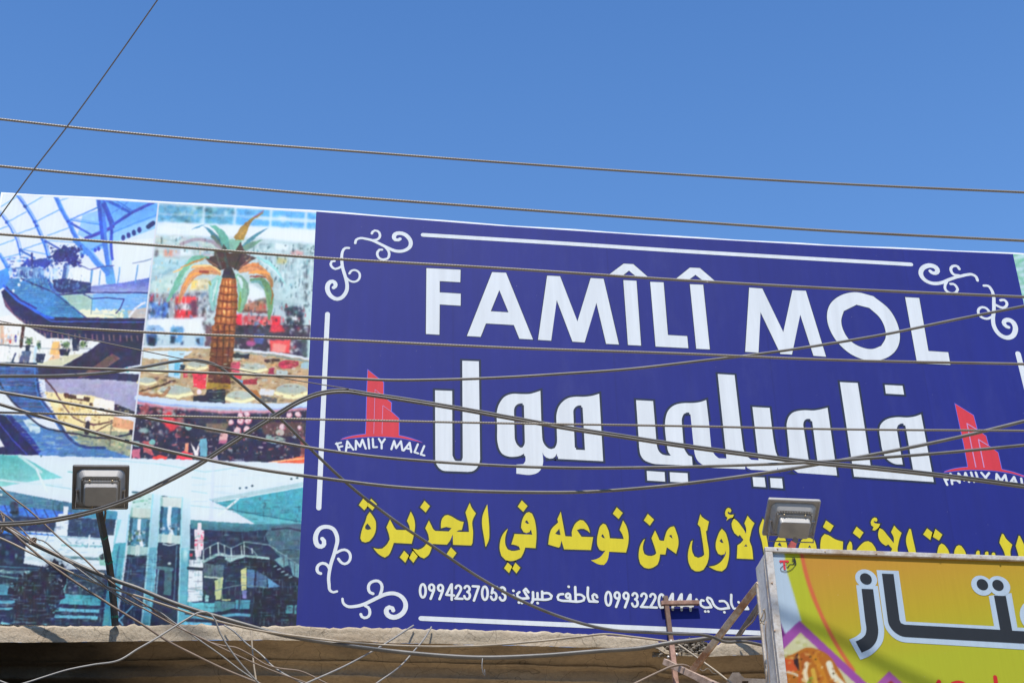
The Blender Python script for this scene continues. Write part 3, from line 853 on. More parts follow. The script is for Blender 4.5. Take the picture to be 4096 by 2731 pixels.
L(Y3, [(1700, 600), (1750, 575), (1820, 575), (1870, 600), (1890, 650), (1910, 800), (1660, 800), (1660, 720), (1680, 650)], [[(1810, 670), (1830, 705), (1785, 700)]])
L(Y3, [(2030, 338), (2132, 410), (2083, 492), (1988, 425)])
L(Y3, [(2010, 520), (2060, 535), (2150, 590), (2258, 622), (2250, 800), (1955, 800), (1955, 640), (1970, 565)])
L(Y4, [(155, 515), (175, 530), (185, 570), (187, 700), (125, 700), (122, 580)])
L(Y4, [(385, 515), (430, 535), (470, 590), (490, 640), (500, 720), (235, 720), (240, 625), (300, 555), (345, 522)])
L(Y4, [(240, 333), (327, 405), (280, 480), (193, 412)])
L(Y4, [(465, 217), (490, 222), (503, 245), (495, 270), (470, 265), (458, 258), (455, 275), (475, 290), (537, 298), (520, 340), (470, 380), (440, 375), (455, 335), (425, 315), (418, 275), (435, 235)])
L(Y4, [(530, 350), (570, 370), (620, 430), (670, 490), (708, 540), (710, 470), (675, 400), (715, 318), (750, 360), (808, 410), (780, 490), (765, 560), (755, 620), (790, 720), (640, 720), (690, 610), (640, 555), (610, 573), (560, 540), (520, 480), (512, 420)])
L(Y4, [(905, 358), (925, 365), (945, 460), (990, 670), (1000, 740), (925, 740), (865, 480)])
flush(my, mo, 'yellow_word', M_YELLOW)
L(Y4, [(1130, 353), (1196, 405), (1170, 500), (1080, 430)])
L(Y4, [(1235, 362), (1322, 432), (1280, 507), (1200, 460)])
L(Y4, [(1310, 545), (1345, 560), (1385, 610), (1430, 760), (1255, 760), (1265, 620), (1285, 565)])
L(Y4, [(1530, 565), (1560, 575), (1595, 620), (1640, 770), (1475, 770), (1480, 620), (1500, 580)])
for q in ([(1770, 632), (1790, 640), (1800, 770), (1730, 770), (1750, 650)], [(1880, 645), (1900, 650), (1915, 780), (1845, 780), (1862, 655)], [(1965, 657), (1985, 665), (2010, 790), (1930, 790), (1948, 665)]):
    L(Y4, q)
L(Y4, [(2075, 422), (2095, 430), (2115, 470), (2203, 560), (2180, 640), (2205, 800), (2130, 800), (2100, 650), (2042, 535), (2050, 490)])
L(Y4, [(2285, 445), (2300, 450), (2352, 560), (2380, 640), (2390, 800), (2305, 800), (2270, 650), (2247, 575)])
flush(my, mo, 'yellow_word', M_YELLOW)

# --- telephone line: stroke glyphs
P1 = V(1640, 2300, 2.94); P2 = V(2380, 2320, 3.267)
def arcp(cx, cy, rx, ry, a0, a1, n=14):
    return [(cx + rx * math.cos(math.radians(a0 + (a1 - a0) * i / n)), cy + ry * math.sin(math.radians(a0 + (a1 - a0) * i / n))) for i in range(n + 1)]
DIG = {'0': [arcp(47, 92, 33, 78, 0, 360, 28)],
       '9': [arcp(46, 50, 29, 36, 0, 360, 20), [(75, 52), (72, 82), (34, 182)]],
       '4': [[(66, 8), (10, 128), (100, 132)], [(74, 2), (74, 184)]],
       '2': [arcp(48, 50, 31, 36, 188, 380, 12) + [(64, 90), (18, 166)], [(12, 168), (96, 168)]],
       '3': [arcp(46, 49, 29, 34, 195, 440, 14), arcp(46, 128, 33, 42, 275, 530, 16)],
       '7': [[(8, 16), (80, 17), (22, 184)]],
       '5': [[(84, 15), (40, 14), (24, 84)], arcp(46, 122, 32, 45, 225, 530, 16)]}
mw, mo = MB(), MB()
def digits(view, s, x0, y0, pitch, slope, sx, sy, w):
    for i, ch in enumerate(s):
        for g in DIG[ch]:
            pts = [(x0 + pitch * i + p[0] * sx, y0 + slope * (pitch * i + p[0] * sx) + p[1] * sy) for p in g]
            sm = len(g) > 6
            stroke(mw, 0, view, pts, w, 0.0012, sm, 0.012)
            stroke(mo, 0, view, pts, w + 11, 0.0005, sm, 0.012)
digits(P1, "0994237053", 104, 88, 104.2, 0.038, 1.0, 1.0, 29)
flush(mw, mo, 'phone_number', M_WHITE)
digits(P2, "0993220444", 122, 132, 116, 0.046, 1.1, 1.14, 32)
flush(mw, mo, 'phone_number', M_WHITE)
def ar(view, lines, dots, w, r):
    for g in lines:
        stroke(mw, 0, view, g, w, 0.0012, True, 0.01, 60); stroke(mo, 0, view, g, w + 11, 0.0005, True, 0.01, 60)
    for d in dots:
        g = [d, (d[0] + 1.5, d[1] + 2)]
        stroke(mw, 0, view, g, r * 2, 0.0012, False); stroke(mo, 0, view, g, r * 2 + 11, 0.0005, False)
ar(P1, [[(2200, 258), (2190, 232), (2165, 222), (2146, 240), (2150, 272), (2172, 298), (2205, 310)], [(2200, 310), (2110, 306), (2095, 270), (2092, 143)],
        [(1942, 137), (1948, 295)], [(1945, 228), (2015, 230), (2050, 258), (2042, 292), (2010, 303), (1850, 300), (1780, 296), (1745, 285), (1735, 255), (1750, 228), (1800, 220)],
        arcp(1858, 240, 24, 26, 0, 360, 14), [(1882, 240), (1884, 296)],
        [(1553, 190), (1556, 280)], [(1553, 212), (1635, 213), (1665, 240), (1655, 272), (1620, 283), (1500, 282), (1498, 208)], [(1500, 282), (1448, 282), (1446, 197)],
        [(1446, 260), (1444, 300), (1432, 320)], [(1392, 198), (1362, 158), (1338, 180), (1368, 230), (1392, 268), (1300, 268), (1264, 248), (1260, 218), (1286, 196)]],
   [(1865, 133), (1500, 325), (1315, 322), (1280, 318), (1215, 180), (1215, 238)], 30, 16)
flush(mw, mo, 'name_lettering', M_WHITE)
ar(P2, [[(1418, 265), (1392, 258), (1375, 285), (1385, 328), (1420, 350), (1520, 350), (1500, 305), (1462, 250), (1472, 225), (1500, 232), (1560, 330), (1600, 362), (1750, 362), (1720, 295), (1690, 272), (1630, 272)],
        [(1780, 188), (1790, 330), (1812, 368), (1850, 370), (2000, 374), (1978, 335)], [(2128, 205), (2140, 300), (2120, 345)], [(2140, 330), (2150, 400), (2110, 435)]],
   [(1440, 405), (1480, 405), (1690, 415), (1875, 285), (1325, 250), (1335, 310)], 32, 17)
flush(mw, mo, 'name_lettering', M_WHITE)

# --- border lines, each its own part
for pts, w in (([(1692, 940), (2300, 977), (2700, 1003), (3644, 1058)], 18), ([(1684, 2472), (2380, 2502.5), (3053, 2531), (3700, 2559)], 20),
               ([(1310, 1256), (1296, 1560), (1275, 2031)], 19), ([(4072, 1415), (4098, 1520), (4260, 2200)], 22)):
    m = MB(); stroke(m, 0, PX, pts, w); bchild(m.build("border_line", M_WHITE))

# --- corner scrolls
SW1 = V(1280, 890, 4.7525); SW2 = V(1230, 2070, 3.6465); SW3 = V(3640, 1020, 4.355)
SCROLLS = [
 (SW1, [([(670, 395), (690, 330), (770, 300), (880, 315), (1000, 345), (1100, 390), (1200, 440), (1320, 500), (1420, 540), (1530, 550), (1640, 520), (1710, 460), (1725, 380), (1690, 300), (1600, 225), (1510, 205), (1430, 225), (1405, 280), (1430, 330), (1490, 335), (1520, 315)], [48, 52, 58, 62, 70, 68, 75, 85, 84, 66]),
        ([(1000, 340), (1080, 330), (1130, 290), (1138, 225), (1095, 165), (1040, 155), (1000, 180), (985, 212)], 48), ([(1230, 460), (1300, 540), (1315, 620), (1280, 690), (1220, 705), (1140, 690), (1090, 620), (1095, 560), (1130, 520), (1178, 518)], 48)]),
 (SW1, [([(550, 487), (480, 488), (435, 540), (415, 620), (415, 740), (430, 860), (465, 980), (495, 1080), (515, 1180), (510, 1280), (460, 1380), (390, 1440), (320, 1455), (220, 1410), (150, 1310), (140, 1220), (170, 1150), (240, 1120), (290, 1160), (290, 1215), (258, 1240)], [48, 52, 58, 62, 66, 72, 80, 86, 84, 70]),
        ([(415, 830), (350, 870), (290, 885), (230, 850), (202, 790), (222, 742), (275, 735)], 48), ([(500, 1050), (570, 1110), (650, 1130), (720, 1100), (758, 1020), (740, 950), (650, 905), (585, 930), (558, 972)], 44)]),
 (SW2, [([(430, 1072), (380, 1085), (330, 1060), (315, 980), (308, 880), (320, 780), (345, 660), (385, 540), (415, 430), (435, 340), (420, 240), (370, 160), (280, 130), (190, 150), (130, 230), (118, 330), (145, 400), (200, 420), (242, 385), (240, 335), (215, 305)], [34, 46, 48, 52, 54, 60, 62, 68, 74, 60]),
        ([(320, 740), (290, 690), (220, 662), (160, 690), (138, 750), (160, 800), (192, 812)], 45), ([(420, 510), (470, 482), (540, 465), (600, 495), (626, 570), (602, 640), (540, 672), (480, 640), (450, 598)], 40)]),
 (SW2, [([(510, 1180), (520, 1240), (570, 1285), (700, 1290), (820, 1260), (930, 1210), (1050, 1150), (1150, 1110), (1280, 1105), (1370, 1150), (1430, 1250), (1420, 1340), (1350, 1420), (1250, 1450), (1175, 1420), (1148, 1350), (1190, 1303), (1240, 1318), (1250, 1350)], [34, 46, 50, 54, 58, 60, 66, 72, 76, 58]),
        ([(1060, 1120), (1085, 1040), (1080, 970), (1030, 922), (970, 922), (905, 960), (888, 1030), (912, 1088), (955, 1106)], 44), ([(840, 1280), (885, 1305), (910, 1370), (890, 1435), (830, 1458), (792, 1440), (777, 1405)], 42)]),
 (SW3, [([(1175, 445), (1150, 380), (1080, 340), (990, 345), (880, 370), (780, 395), (680, 430), (560, 480), (450, 498), (370, 490), (250, 430), (190, 340), (200, 260), (270, 200), (360, 185), (450, 220), (480, 280), (440, 318), (375, 303), (350, 280)], [50, 55, 55, 60, 64, 68, 80, 90, 88, 60]),
        ([(860, 360), (760, 340), (712, 270), (717, 220), (770, 190), (830, 202), (858, 245)], 50), ([(640, 470), (610, 530), (620, 610), (700, 665), (790, 660), (830, 600), (800, 540), (750, 505), (705, 505)], 46)]),
 (SW3, [([(1285, 535), (1360, 540), (1420, 610), (1455, 720), (1460, 850), (1460, 980), (1445, 1100), (1460, 1230), (1510, 1330), (1580, 1400), (1680, 1440), (1770, 1420), (1830, 1330), (1830, 1240), (1780, 1160), (1690, 1130), (1632, 1180), (1680, 1245), (1715, 1258)], [45, 55, 60, 64, 70, 76, 84, 90, 86, 62]),
        ([(1470, 860), (1530, 890), (1610, 920), (1675, 890), (1685, 830), (1640, 785), (1575, 790)], 48), ([(1440, 1070), (1330, 1110), (1240, 1080), (1190, 1010), (1200, 940), (1260, 910), (1330, 930), (1375, 980)], 46)])]
for view, strokes_ in SCROLLS:
    m = MB()
    for pts, w in strokes_: stroke(m, 0, view, pts, w, 0.0009, True, 0.01)
    bchild(m.build("scroll_ornament", M_WHITE))

# --- the two red tower emblems with their arched words
LG = V(1320, 1460, 4.126); LR = V(3740, 1590, 4.238)
EMB = [
 (LG, [(625, 80), (882, 285), (881, 522), (1010, 620), (1008, 765), (1138, 880), (1135, 1160), (1250, 1185), (1400, 1230), (1530, 1280), (1400, 1247), (1200, 1207), (1000, 1187), (750, 1178), (500, 1190), (300, 1210), (165, 1228), (300, 1185), (450, 1155), (590, 1140), (600, 880), (612, 400)],
  [[(722, 1135), (743, 405), (880, 512)], [(858, 1135), (872, 668), (1008, 767)]],
  [[(110, 1288), (165, 1425)], [(98, 1300), (182, 1280)], [(135, 1355), (203, 1338)], [(285, 1255), (262, 1415)], [(285, 1255), (385, 1395)], [(278, 1360), (345, 1352)],
   [(425, 1392), (427, 1245), (495, 1345), (535, 1230), (590, 1378)], [(632, 1215), (647, 1375)], [(705, 1215), (714, 1355), (775, 1352)], [(805, 1215), (852, 1295), (905, 1220)], [(852, 1295), (852, 1375)],
   [(1012, 1388), (1058, 1250), (1092, 1370), (1170, 1255), (1195, 1405)], [(1215, 1410), (1315, 1280), (1340, 1435)], [(1255, 1370), (1330, 1385)], [(1450, 1305), (1395, 1438), (1455, 1456)], [(1555, 1335), (1497, 1473), (1557, 1490)]], 34),
 (LR, [(340, 105), (650, 300), (715, 545), (862, 650), (905, 810), (1065, 930), (1130, 1215), (1300, 1255), (1509, 1325), (1620, 1368), (1509, 1340), (1300, 1283), (1050, 1242), (750, 1222), (500, 1226), (300, 1245), (140, 1262), (300, 1210), (450, 1185), (558, 1175), (490, 800)],
  [[(690, 1175), (540, 440), (705, 540)], [(830, 1180), (735, 710), (900, 812)]],
  [[(135, 1320), (205, 1475)], [(78, 1332), (190, 1312)], [(165, 1392), (212, 1385)], [(262, 1290), (290, 1462)], [(262, 1290), (385, 1412)], [(285, 1400), (350, 1395)],
   [(415, 1438), (398, 1285), (492, 1400), (515, 1275), (575, 1425)], [(610, 1268), (660, 1425)], [(690, 1268), (735, 1405), (805, 1405)], [(785, 1272), (855, 1355), (915, 1278)], [(855, 1355), (890, 1425)],
   [(1035, 1440), (1045, 1295), (1120, 1410), (1188, 1310), (1225, 1465)], [(1262, 1465), (1340, 1345), (1402, 1500)], [(1300, 1430), (1375, 1440)], [(1460, 1370), (1482, 1500), (1545, 1505)], [(1580, 1390), (1600, 1520), (1660, 1530)]], 40)]
for view, tower, lines, words, w in EMB:
    m, g = MB(), MB()
    letter(m, g, 0, view, tower, (), 0.0042, 20)
    em = bchild(m.build("tower_emblem", M_RED))
    def sub(o):
        o.parent = em
        return o
    sub(g.build("emblem_glow", M_VIOLET))
    m = MB()
    for q in lines: stroke(m, 0, view, q, 8 if w == 34 else 18, 0.0016, False)
    sub(m.build("emblem_lines", M_PINK))
    m = MB()
    for q in words: stroke(m, 0, view, q, w, 0.0012, False)
    sub(m.build("emblem_words", M_WHITE))

# ------------------------------------------------------------------ the printed mall photographs on the billboard
ink = Ink(-60, 730, 1330, 2640)
VA = V(0, 760, 2.903); VB = V(0, 1250, 2.613); VC = V(580, 800, 2.959); VD = V(520, 1300, 2.8); VE = V(0, 1800, 2.177); VF = V(620, 1800, 2.177)
p, l, e = ink.poly, ink.line, ink.ell
# ---- atrium with the tree and the escalators
ink.view = PX
p([(-60, 700), (640, 700), (520, 1835), (-60, 1835)], (222, 232, 245))
ink.view = VA
p([(1185, 100), (1850, 100), (1812, 500), (1500, 560), (1310, 640), (940, 770), (900, 640), (1060, 520), (1180, 440), (1150, 250)], (92, 172, 246), (140, 200, 250))
p([(1320, 500), (1820, 310), (1810, 440), (1320, 620)], (150, 205, 250))
p([(1330, 620), (1815, 440), (1800, 660), (1320, 720)], (212, 228, 246))
p([(960, 290), (1180, 220), (1180, 480), (980, 560), (900, 520)], (120, 185, 245), a=0.7)
p([(1250, 600), (1800, 560), (1770, 1000), (1330, 1060)], (224, 234, 246))
l([(1300, 415), (1520, 270), (1850, 110)], 34, (58, 82, 190), smooth=False)
l([(1310, 500), (1530, 400), (1830, 285)], 14, (80, 150, 230), smooth=False)
l([(1240, 120), (1510, 260)], 34, (45, 100, 210)); l([(1330, 115), (1545, 245)], 12, (50, 110, 215)); l([(1200, 115), (1320, 390)], 30, (50, 90, 205))
l([(1400, 210), (1500, 130)], 12, (70, 140, 230)); l([(1300, 270), (1400, 210)], 10, (70, 140, 230))
l([(1000, 560), (1180, 490), (1310, 425)], 40, (60, 66, 165))
l([(940, 750), (1180, 640)], 26, (80, 150, 235))
for c in ((1430, 555), (1492, 525), (1555, 497), (1617, 463)): e(c, 26, 36, (42, 50, 130))
l([(1718, 428), (1778, 385)], 52, (28, 42, 90))
for c in ((955, 765), (1022, 745), (1105, 700), (1147, 685)): e(c, 20, 24, (45, 70, 180))
tr = (58, 118, 220)
for q, w in (([(-20, 245), (75, 370), (160, 510), (205, 620), (235, 760)], 18), ([(195, 60), (290, 190), (400, 370), (460, 510), (520, 650), (560, 790)], 26), ([(640, 80), (720, 250), (790, 370), (840, 480), (900, 600)], 38), ([(-20, 740), (40, 830), (95, 930)], 30)):
    l(q, w, tr)
    l([(x + 26, y - 6) for x, y in q], w * 0.4, (80, 150, 236))
for c in ((78, 375), (290, 190), (405, 370), (425, 420), (790, 365), (830, 390), (530, 600), (240, 700)): e(c, 22, 20, (40, 75, 180))
for q in ([(10, 195), (190, 85)], [(80, 375), (305, 255)], [(310, 185), (500, 75)], [(410, 370), (690, 230)], [(690, 130), (800, 85)], [(-20, 460), (90, 420)], [(190, 515), (435, 430)], [(550, 530), (800, 440)], [(-20, 645), (180, 570)], [(270, 690), (500, 610)], [(20, 795), (235, 740)]):
    l(q, 9, (70, 150, 236))
l([(820, 345), (1130, 205)], 13, (60, 125, 225)); l([(820, 350), (1160, 402)], 14, (70, 140, 230)); l([(820, 330), (1160, 380)], 7, (90, 160, 238)); l([(820, 385), (1065, 525)], 24, (55, 90, 200))
l([(530, 595), (720, 700)], 20, (60, 90, 190)); l([(240, 705), (400, 790)], 22, (60, 110, 210)); l([(240, 690), (540, 745)], 9, (80, 150, 235)); l([(550, 590), (900, 610)], 8, (90, 165, 240))
l([(1150, 110), (1185, 300), (1215, 560), (1255, 800), (1290, 1080)], 74, (70, 128, 224)); l([(1145, 110), (1165, 330), (1190, 560)], 40, (48, 84, 195)); l([(1245, 500), (1280, 800), (1310, 1070)], 22, (150, 200, 230))
l([(1195, 170), (1290, 420), (1290, 640), (1302, 800)], 34, (50, 78, 190))
p([(1210, 880), (1310, 880), (1350, 1090), (1230, 1090)], (80, 150, 225), (110, 190, 235))
l([(880, 580), (1050, 740), (1160, 880), (1240, 960)], 76, (72, 138, 225)); l([(900, 560), (1070, 720), (1180, 860)], 16, (130, 190, 245))
p([(600, 730), (720, 680), (830, 655), (930, 690), (930, 850), (880, 880), (760, 860), (640, 840), (560, 790)], (42, 50, 130), rough=4)
ink.clutter([(560, 660), (960, 640), (960, 900), (560, 870)], 60, [(42, 50, 130), (55, 70, 160), (30, 36, 100)], (10, 50), (10, 34), 0.8)
p([(230, 830), (330, 790), (430, 800), (540, 770), (600, 850), (480, 900), (330, 895), (230, 880)], (50, 72, 175), rough=4)
l([(372, 740), (372, 900)], 24, (40, 55, 135))
ink.clutter([(60, 780), (620, 780), (620, 920), (100, 960)], 40, [(55, 90, 190), (110, 180, 245), (40, 60, 150)], (14, 60), (8, 30), 0.7)
p([(-60, 960), (90, 900), (120, 1060), (60, 1120), (-60, 1190)], (70, 150, 238))
p([(230, 885), (500, 910), (520, 1040), (170, 1010)], (118, 160, 215)); ink.clutter([(110, 900), (720, 900), (720, 1040), (110, 1040)], 60, [(60, 110, 200), (150, 200, 240), (50, 70, 150), (200, 225, 245)], (10, 50), (20, 70), 0.75)
e((190, 862), 30, 28, (226, 236, 248)); e((655, 900), 22, 22, (220, 232, 246)); e((705, 985), 34, 40, (226, 236, 248))
l([(770, 870), (745, 1030)], 56, (70, 100, 170)); l([(795, 880), (775, 1010)], 24, (150, 185, 220))
p([(820, 900), (1050, 920), (1040, 1070), (780, 1030)], (230, 238, 246)); p([(1075, 920), (1160, 900), (1220, 980), (1230, 1090), (1060, 1095)], (232, 238, 246))
p([(110, 1030), (560, 1030), (700, 1200), (1010, 1490), (590, 1490), (300, 1340), (50, 1140)], (72, 140, 205), (62, 140, 195))
for k in range(16):
    y = 1060 + k * 28
    l([(120 + max(0, k - 4) * 42, y), (560 + k * 26, y + 6)], 9, (50, 110, 185), 0.6, False)
ink.clutter([(120, 1030), (560, 1030), (640, 1180), (330, 1190)], 40, [(50, 100, 180), (120, 190, 225), (40, 60, 120), (140, 200, 190)], (10, 40), (14, 60), 0.5)
for c in ((245, 1050), (220, 1100), (155, 1168)): e(c, 18, 20, (225, 238, 248))
p([(610, 1045), (740, 1025), (1060, 1080), (1055, 1190), (930, 1195), (700, 1200), (620, 1140)], (40, 52, 112)); ink.clutter([(620, 1050), (930, 1080), (900, 1190), (640, 1170)], 26, [(50, 80, 150), (35, 45, 95), (90, 130, 190)], (14, 50), (14, 50), 0.6)
p([(1060, 1115), (1400, 1080), (1760, 1015), (1745, 1190), (1055, 1195)], (66, 88, 185), (160, 172, 222))
p([(690, 1215), (980, 1215), (1740, 1195), (1710, 1500), (1010, 1490)], (138, 196, 222)); p([(1080, 1205), (1740, 1200), (1720, 1360), (1400, 1400), (1070, 1390)], (122, 184, 238)); p([(720, 1220), (980, 1220), (1065, 1270), (1060, 1400), (900, 1400)], (170, 205, 195))
p([(890, 1402), (1300, 1385), (1420, 1420), (1440, 1490), (1000, 1490)], (236, 238, 212), rough=1.5); p([(1480, 1400), (1720, 1360), (1705, 1490), (1500, 1490)], (198, 192, 186)); l([(1500, 1470), (1590, 1360), (1680, 1305)], 26, (232, 236, 240)); ink.clutter([(1250, 1380), (1450, 1380), (1450, 1490), (1250, 1490)], 24, [(236, 240, 220), (170, 200, 170), (220, 230, 230)], (10, 50), (10, 30), 0.8)
dk = (38, 44, 112)
l([(250, 1030), (640, 1195), (700, 1215), (1050, 1190), (1745, 1195)], 15, dk, smooth=False); l([(980, 1215), (1070, 1262), (1250, 1250), (1440, 1268), (1400, 1370), (1350, 1430)], 12, dk, smooth=False); l([(640, 1200), (1010, 1490)], 15, (44, 70, 140)); l([(1070, 1262), (1060, 1440)], 7, (70, 110, 140)); l([(760, 1040), (980, 1210)], 18, (50, 66, 130))
l([(560, 1040), (600, 1140), (670, 1210)], 22, (48, 88, 190))
p([(15, 1180), (60, 1140), (200, 1280), (400, 1400), (600, 1475), (1720, 1492), (1700, 1620), (380, 1620), (200, 1490), (60, 1350)], (33, 38, 82))
l([(40, 1110), (180, 1262), (400, 1392), (590, 1482), (620, 1484)], 26, (46, 100, 222)); l([(60, 1150), (250, 1320), (600, 1526), (1700, 1536)], 11, (58, 104, 222), smooth=False); l([(75, 1130), (220, 1262), (420, 1372)], 20, (40, 40, 130))
p([(30, 1230), (62, 1350), (200, 1490), (300, 1620), (400, 1620), (160, 1440)], (112, 78, 104))
for q, w in (([(1392, 900), (1368, 1090)], 13), ([(1600, 870), (1570, 1070)], 13), ([(1165, 940), (1150, 1095)], 12), ([(1068, 935), (1055, 1065)], 22), ([(1760, 880), (1740, 1040)], 14)): l(q, w, (88, 148, 205))
l([(940, 880), (1060, 922), (1190, 890), (1320, 880)], 10, (60, 70, 150)); l([(1540, 850), (1650, 830), (1790, 793)], 7, (60, 80, 130))
ink.view = VB
p([(240, 100), (400, 100), (540, 97), (1535, 105), (1510, 305), (1060, 302), (880, 292), (700, 272), (490, 265), (340, 172)], (34, 37, 74))
for k in range(17):
    x = 470 + k * 60
    l([(x + (k % 3) * 6, 215 + k * 2), (x + 6 + (k % 3) * 6, 285 + min(k, 6) * 2)], 15, (150, 112, 122), 0.75)
for k in range(9): l([(215 + k * 38, 60 + k * 14), (235 + k * 38, 130 + k * 14)], 12, (120, 88, 112), 0.7)
p([(-60, 60), (120, 20), (330, 165), (490, 265), (750, 282), (1060, 300), (650, 555), (-60, 525)], (234, 240, 240))
p([(640, 460), (900, 420), (650, 555), (420, 550), (380, 540)], (214, 216, 190)); p([(0, 130), (40, 130), (40, 330), (0, 330)], (205, 160, 125), a=0.7)
l([(245, 150), (215, 350)], 34, (62, 38, 42)); e((105, 285), 14, 40, (215, 90, 70)); e((165, 270), 14, 42, (70, 70, 160)); ink.clutter([(0, 220), (200, 220), (200, 330), (0, 330)], 16, [(230, 180, 160), (150, 190, 220), (240, 210, 180)], (8, 30), (14, 60), 0.7)
p([(550, 305), (620, 305), (640, 440), (520, 440)], (244, 190, 120)); p([(560, 440), (620, 430), (620, 480), (500, 500)], (236, 200, 160))
for c, rx, ry in (((300, 300), 42, 42), ((405, 340), 26, 46), ((685, 335), 52, 40), ((870, 330), 42, 40)):
    e(c, rx, ry, (74, 112, 72), soft=0.5)
    ink.clutter([(c[0] - rx, c[1] - ry), (c[0] + rx, c[1] - ry), (c[0] + rx, c[1] + ry), (c[0] - rx, c[1] + ry)], 14, [(40, 70, 60), (110, 140, 80), (30, 40, 50)], (8, 26), (8, 22), 0.8)
for q in ([(370, 430), (478, 430), (450, 530), (382, 530)], [(618, 380), (732, 380), (715, 452), (632, 452)], [(750, 270), (835, 280), (822, 402), (760, 400)], [(270, 340), (320, 340), (310, 400), (265, 400)]): p(q, (28, 38, 70))
l([(-40, 335), (200, 350), (350, 352)], 9, (50, 58, 76)); l([(430, 375), (700, 380), (950, 378)], 7, (120, 140, 150))
p([(230, 400), (330, 400), (300, 520), (200, 520)], (80, 100, 140)); l([(160, 430), (130, 520)], 20, (50, 70, 100)); l([(375, 360), (360, 540)], 26, (190, 222, 245))
p([(-60, 515), (380, 525), (400, 560), (-60, 570)], (40, 50, 80))
p([(1060, 300), (1520, 300), (1470, 730), (1180, 705), (880, 690), (650, 705), (380, 690), (400, 555), (650, 560), (900, 420)], (37, 37, 72)); p([(940, 590), (1170, 430), (1260, 480), (1010, 630), (800, 690)], (108, 80, 86), smooth=True)
p([(1180, 610), (1490, 535), (1475, 645), (1250, 632)], (222, 235, 246)); l([(1330, 580), (1335, 615)], 20, (100, 190, 190))
p([(-60, 565), (365, 570), (400, 800), (480, 1000), (580, 1120), (300, 1090), (100, 890), (-60, 760)], (48, 86, 148))
for k in range(18):
    y = 585 + k * 28
    l([(-40 + max(0, k - 6) * 28, y), (370 + k * 8, y + 8)], 11, [(70, 110, 195), (52, 60, 104), (98, 92, 118), (60, 120, 190)][k % 4], 0.8, False)
p([(470, 695), (880, 690), (1465, 725), (1425, 1045), (1190, 942), (980, 872), (480, 825)], (168, 168, 200), (158, 160, 190)); ink.clutter([(470, 700), (1440, 720), (1420, 1020), (500, 820)], 30, [(170, 190, 190), (160, 160, 205), (180, 170, 190)], (60, 200), (20, 60), 0.25)
p([(460, 825), (980, 872), (1190, 935), (1185, 1100), (1410, 1140), (1380, 1250), (1130, 1262), (700, 1225), (560, 1030)], (240, 226, 176))
p([(670, 840), (942, 890), (932, 932), (672, 890)], (70, 48, 46)); p([(935, 940), (985, 950), (975, 1000), (930, 985)], (60, 44, 44)); p([(800, 860), (880, 870), (880, 900), (800, 900)], (244, 240, 214)); p([(985, 885), (1195, 925), (1180, 1070), (960, 1030)], (250, 244, 234))
p([(1190, 1085), (1410, 1140), (1395, 1235), (1170, 1190)], (222, 168, 128)); p([(1200, 948), (1420, 1040), (1405, 1065), (1195, 1030)], (44, 40, 58))
p([(690, 1230), (1410, 1245), (1375, 1510), (1150, 1440), (860, 1405)], (152, 165, 142)); ink.clutter([(690, 1220), (1410, 1245), (1375, 1500), (860, 1405)], 60, [(120, 140, 120), (190, 200, 160), (90, 110, 130), (220, 200, 160)], (14, 70), (14, 60), 0.6)
ink.clutter([(520, 900), (980, 960), (960, 1220), (640, 1180)], 46, [(246, 236, 200), (200, 170, 90), (150, 120, 70), (226, 200, 120)], (12, 60), (12, 70), 0.6)
p([(-60, 1055), (280, 1080), (460, 1190), (700, 1255), (860, 1405), (1120, 1430), (1400, 1520), (1380, 1600), (300, 1600), (100, 1300)], (76, 128, 192)); p([(240, 1120), (330, 1110), (420, 1190), (415, 1262), (320, 1250)], (206, 228, 236)); ink.clutter([(100, 1090), (460, 1190), (800, 1300), (900, 1480), (400, 1470)], 60, [(60, 130, 180), (110, 160, 130), (50, 90, 170), (150, 190, 200), (90, 150, 210)], (30, 130), (8, 34), 0.5)
rl = (40, 62, 124)
l([(380, 560), (390, 740), (430, 900), (550, 1060), (660, 1220), (790, 1370), (900, 1402), (1090, 1412)], 30, rl); l([(365, 560), (372, 740), (410, 900), (530, 1070), (640, 1230)], 16, (62, 122, 205))
p([(-60, 1040), (60, 1080), (200, 1250), (400, 1475), (420, 1600), (-60, 1600)], (28, 33, 84)); l([(-20, 1140), (120, 1310), (290, 1490)], 9, (70, 84, 196)); p([(-60, 1280), (0, 1320), (48, 1400), (-60, 1410)], (226, 230, 238)); p([(60, 1070), (120, 1075), (330, 1300), (430, 1450), (400, 1480), (200, 1250)], (36, 52, 140))
for q, w, c in (([(470, 690), (560, 800), (650, 950), (800, 1110), (900, 1152), (1050, 1165), (1170, 1130)], 15, (84, 54, 62)), ([(0, 740), (90, 880), (250, 1040), (440, 1190), (700, 1250), (900, 1290), (1100, 1310), (1390, 1262)], 19, (34, 38, 64)), ([(990, 1245), (1090, 1190), (1175, 1150)], 12, (100, 70, 60)), ([(1160, 1140), (1150, 1400)], 8, (110, 110, 100))): l(q, w, c)
e((920, 1110), 38, 30, (246, 238, 240)); l([(920, 1150), (905, 1250)], 46, (38, 34, 50)); e((1380, 1250), 30, 30, (30, 34, 50))
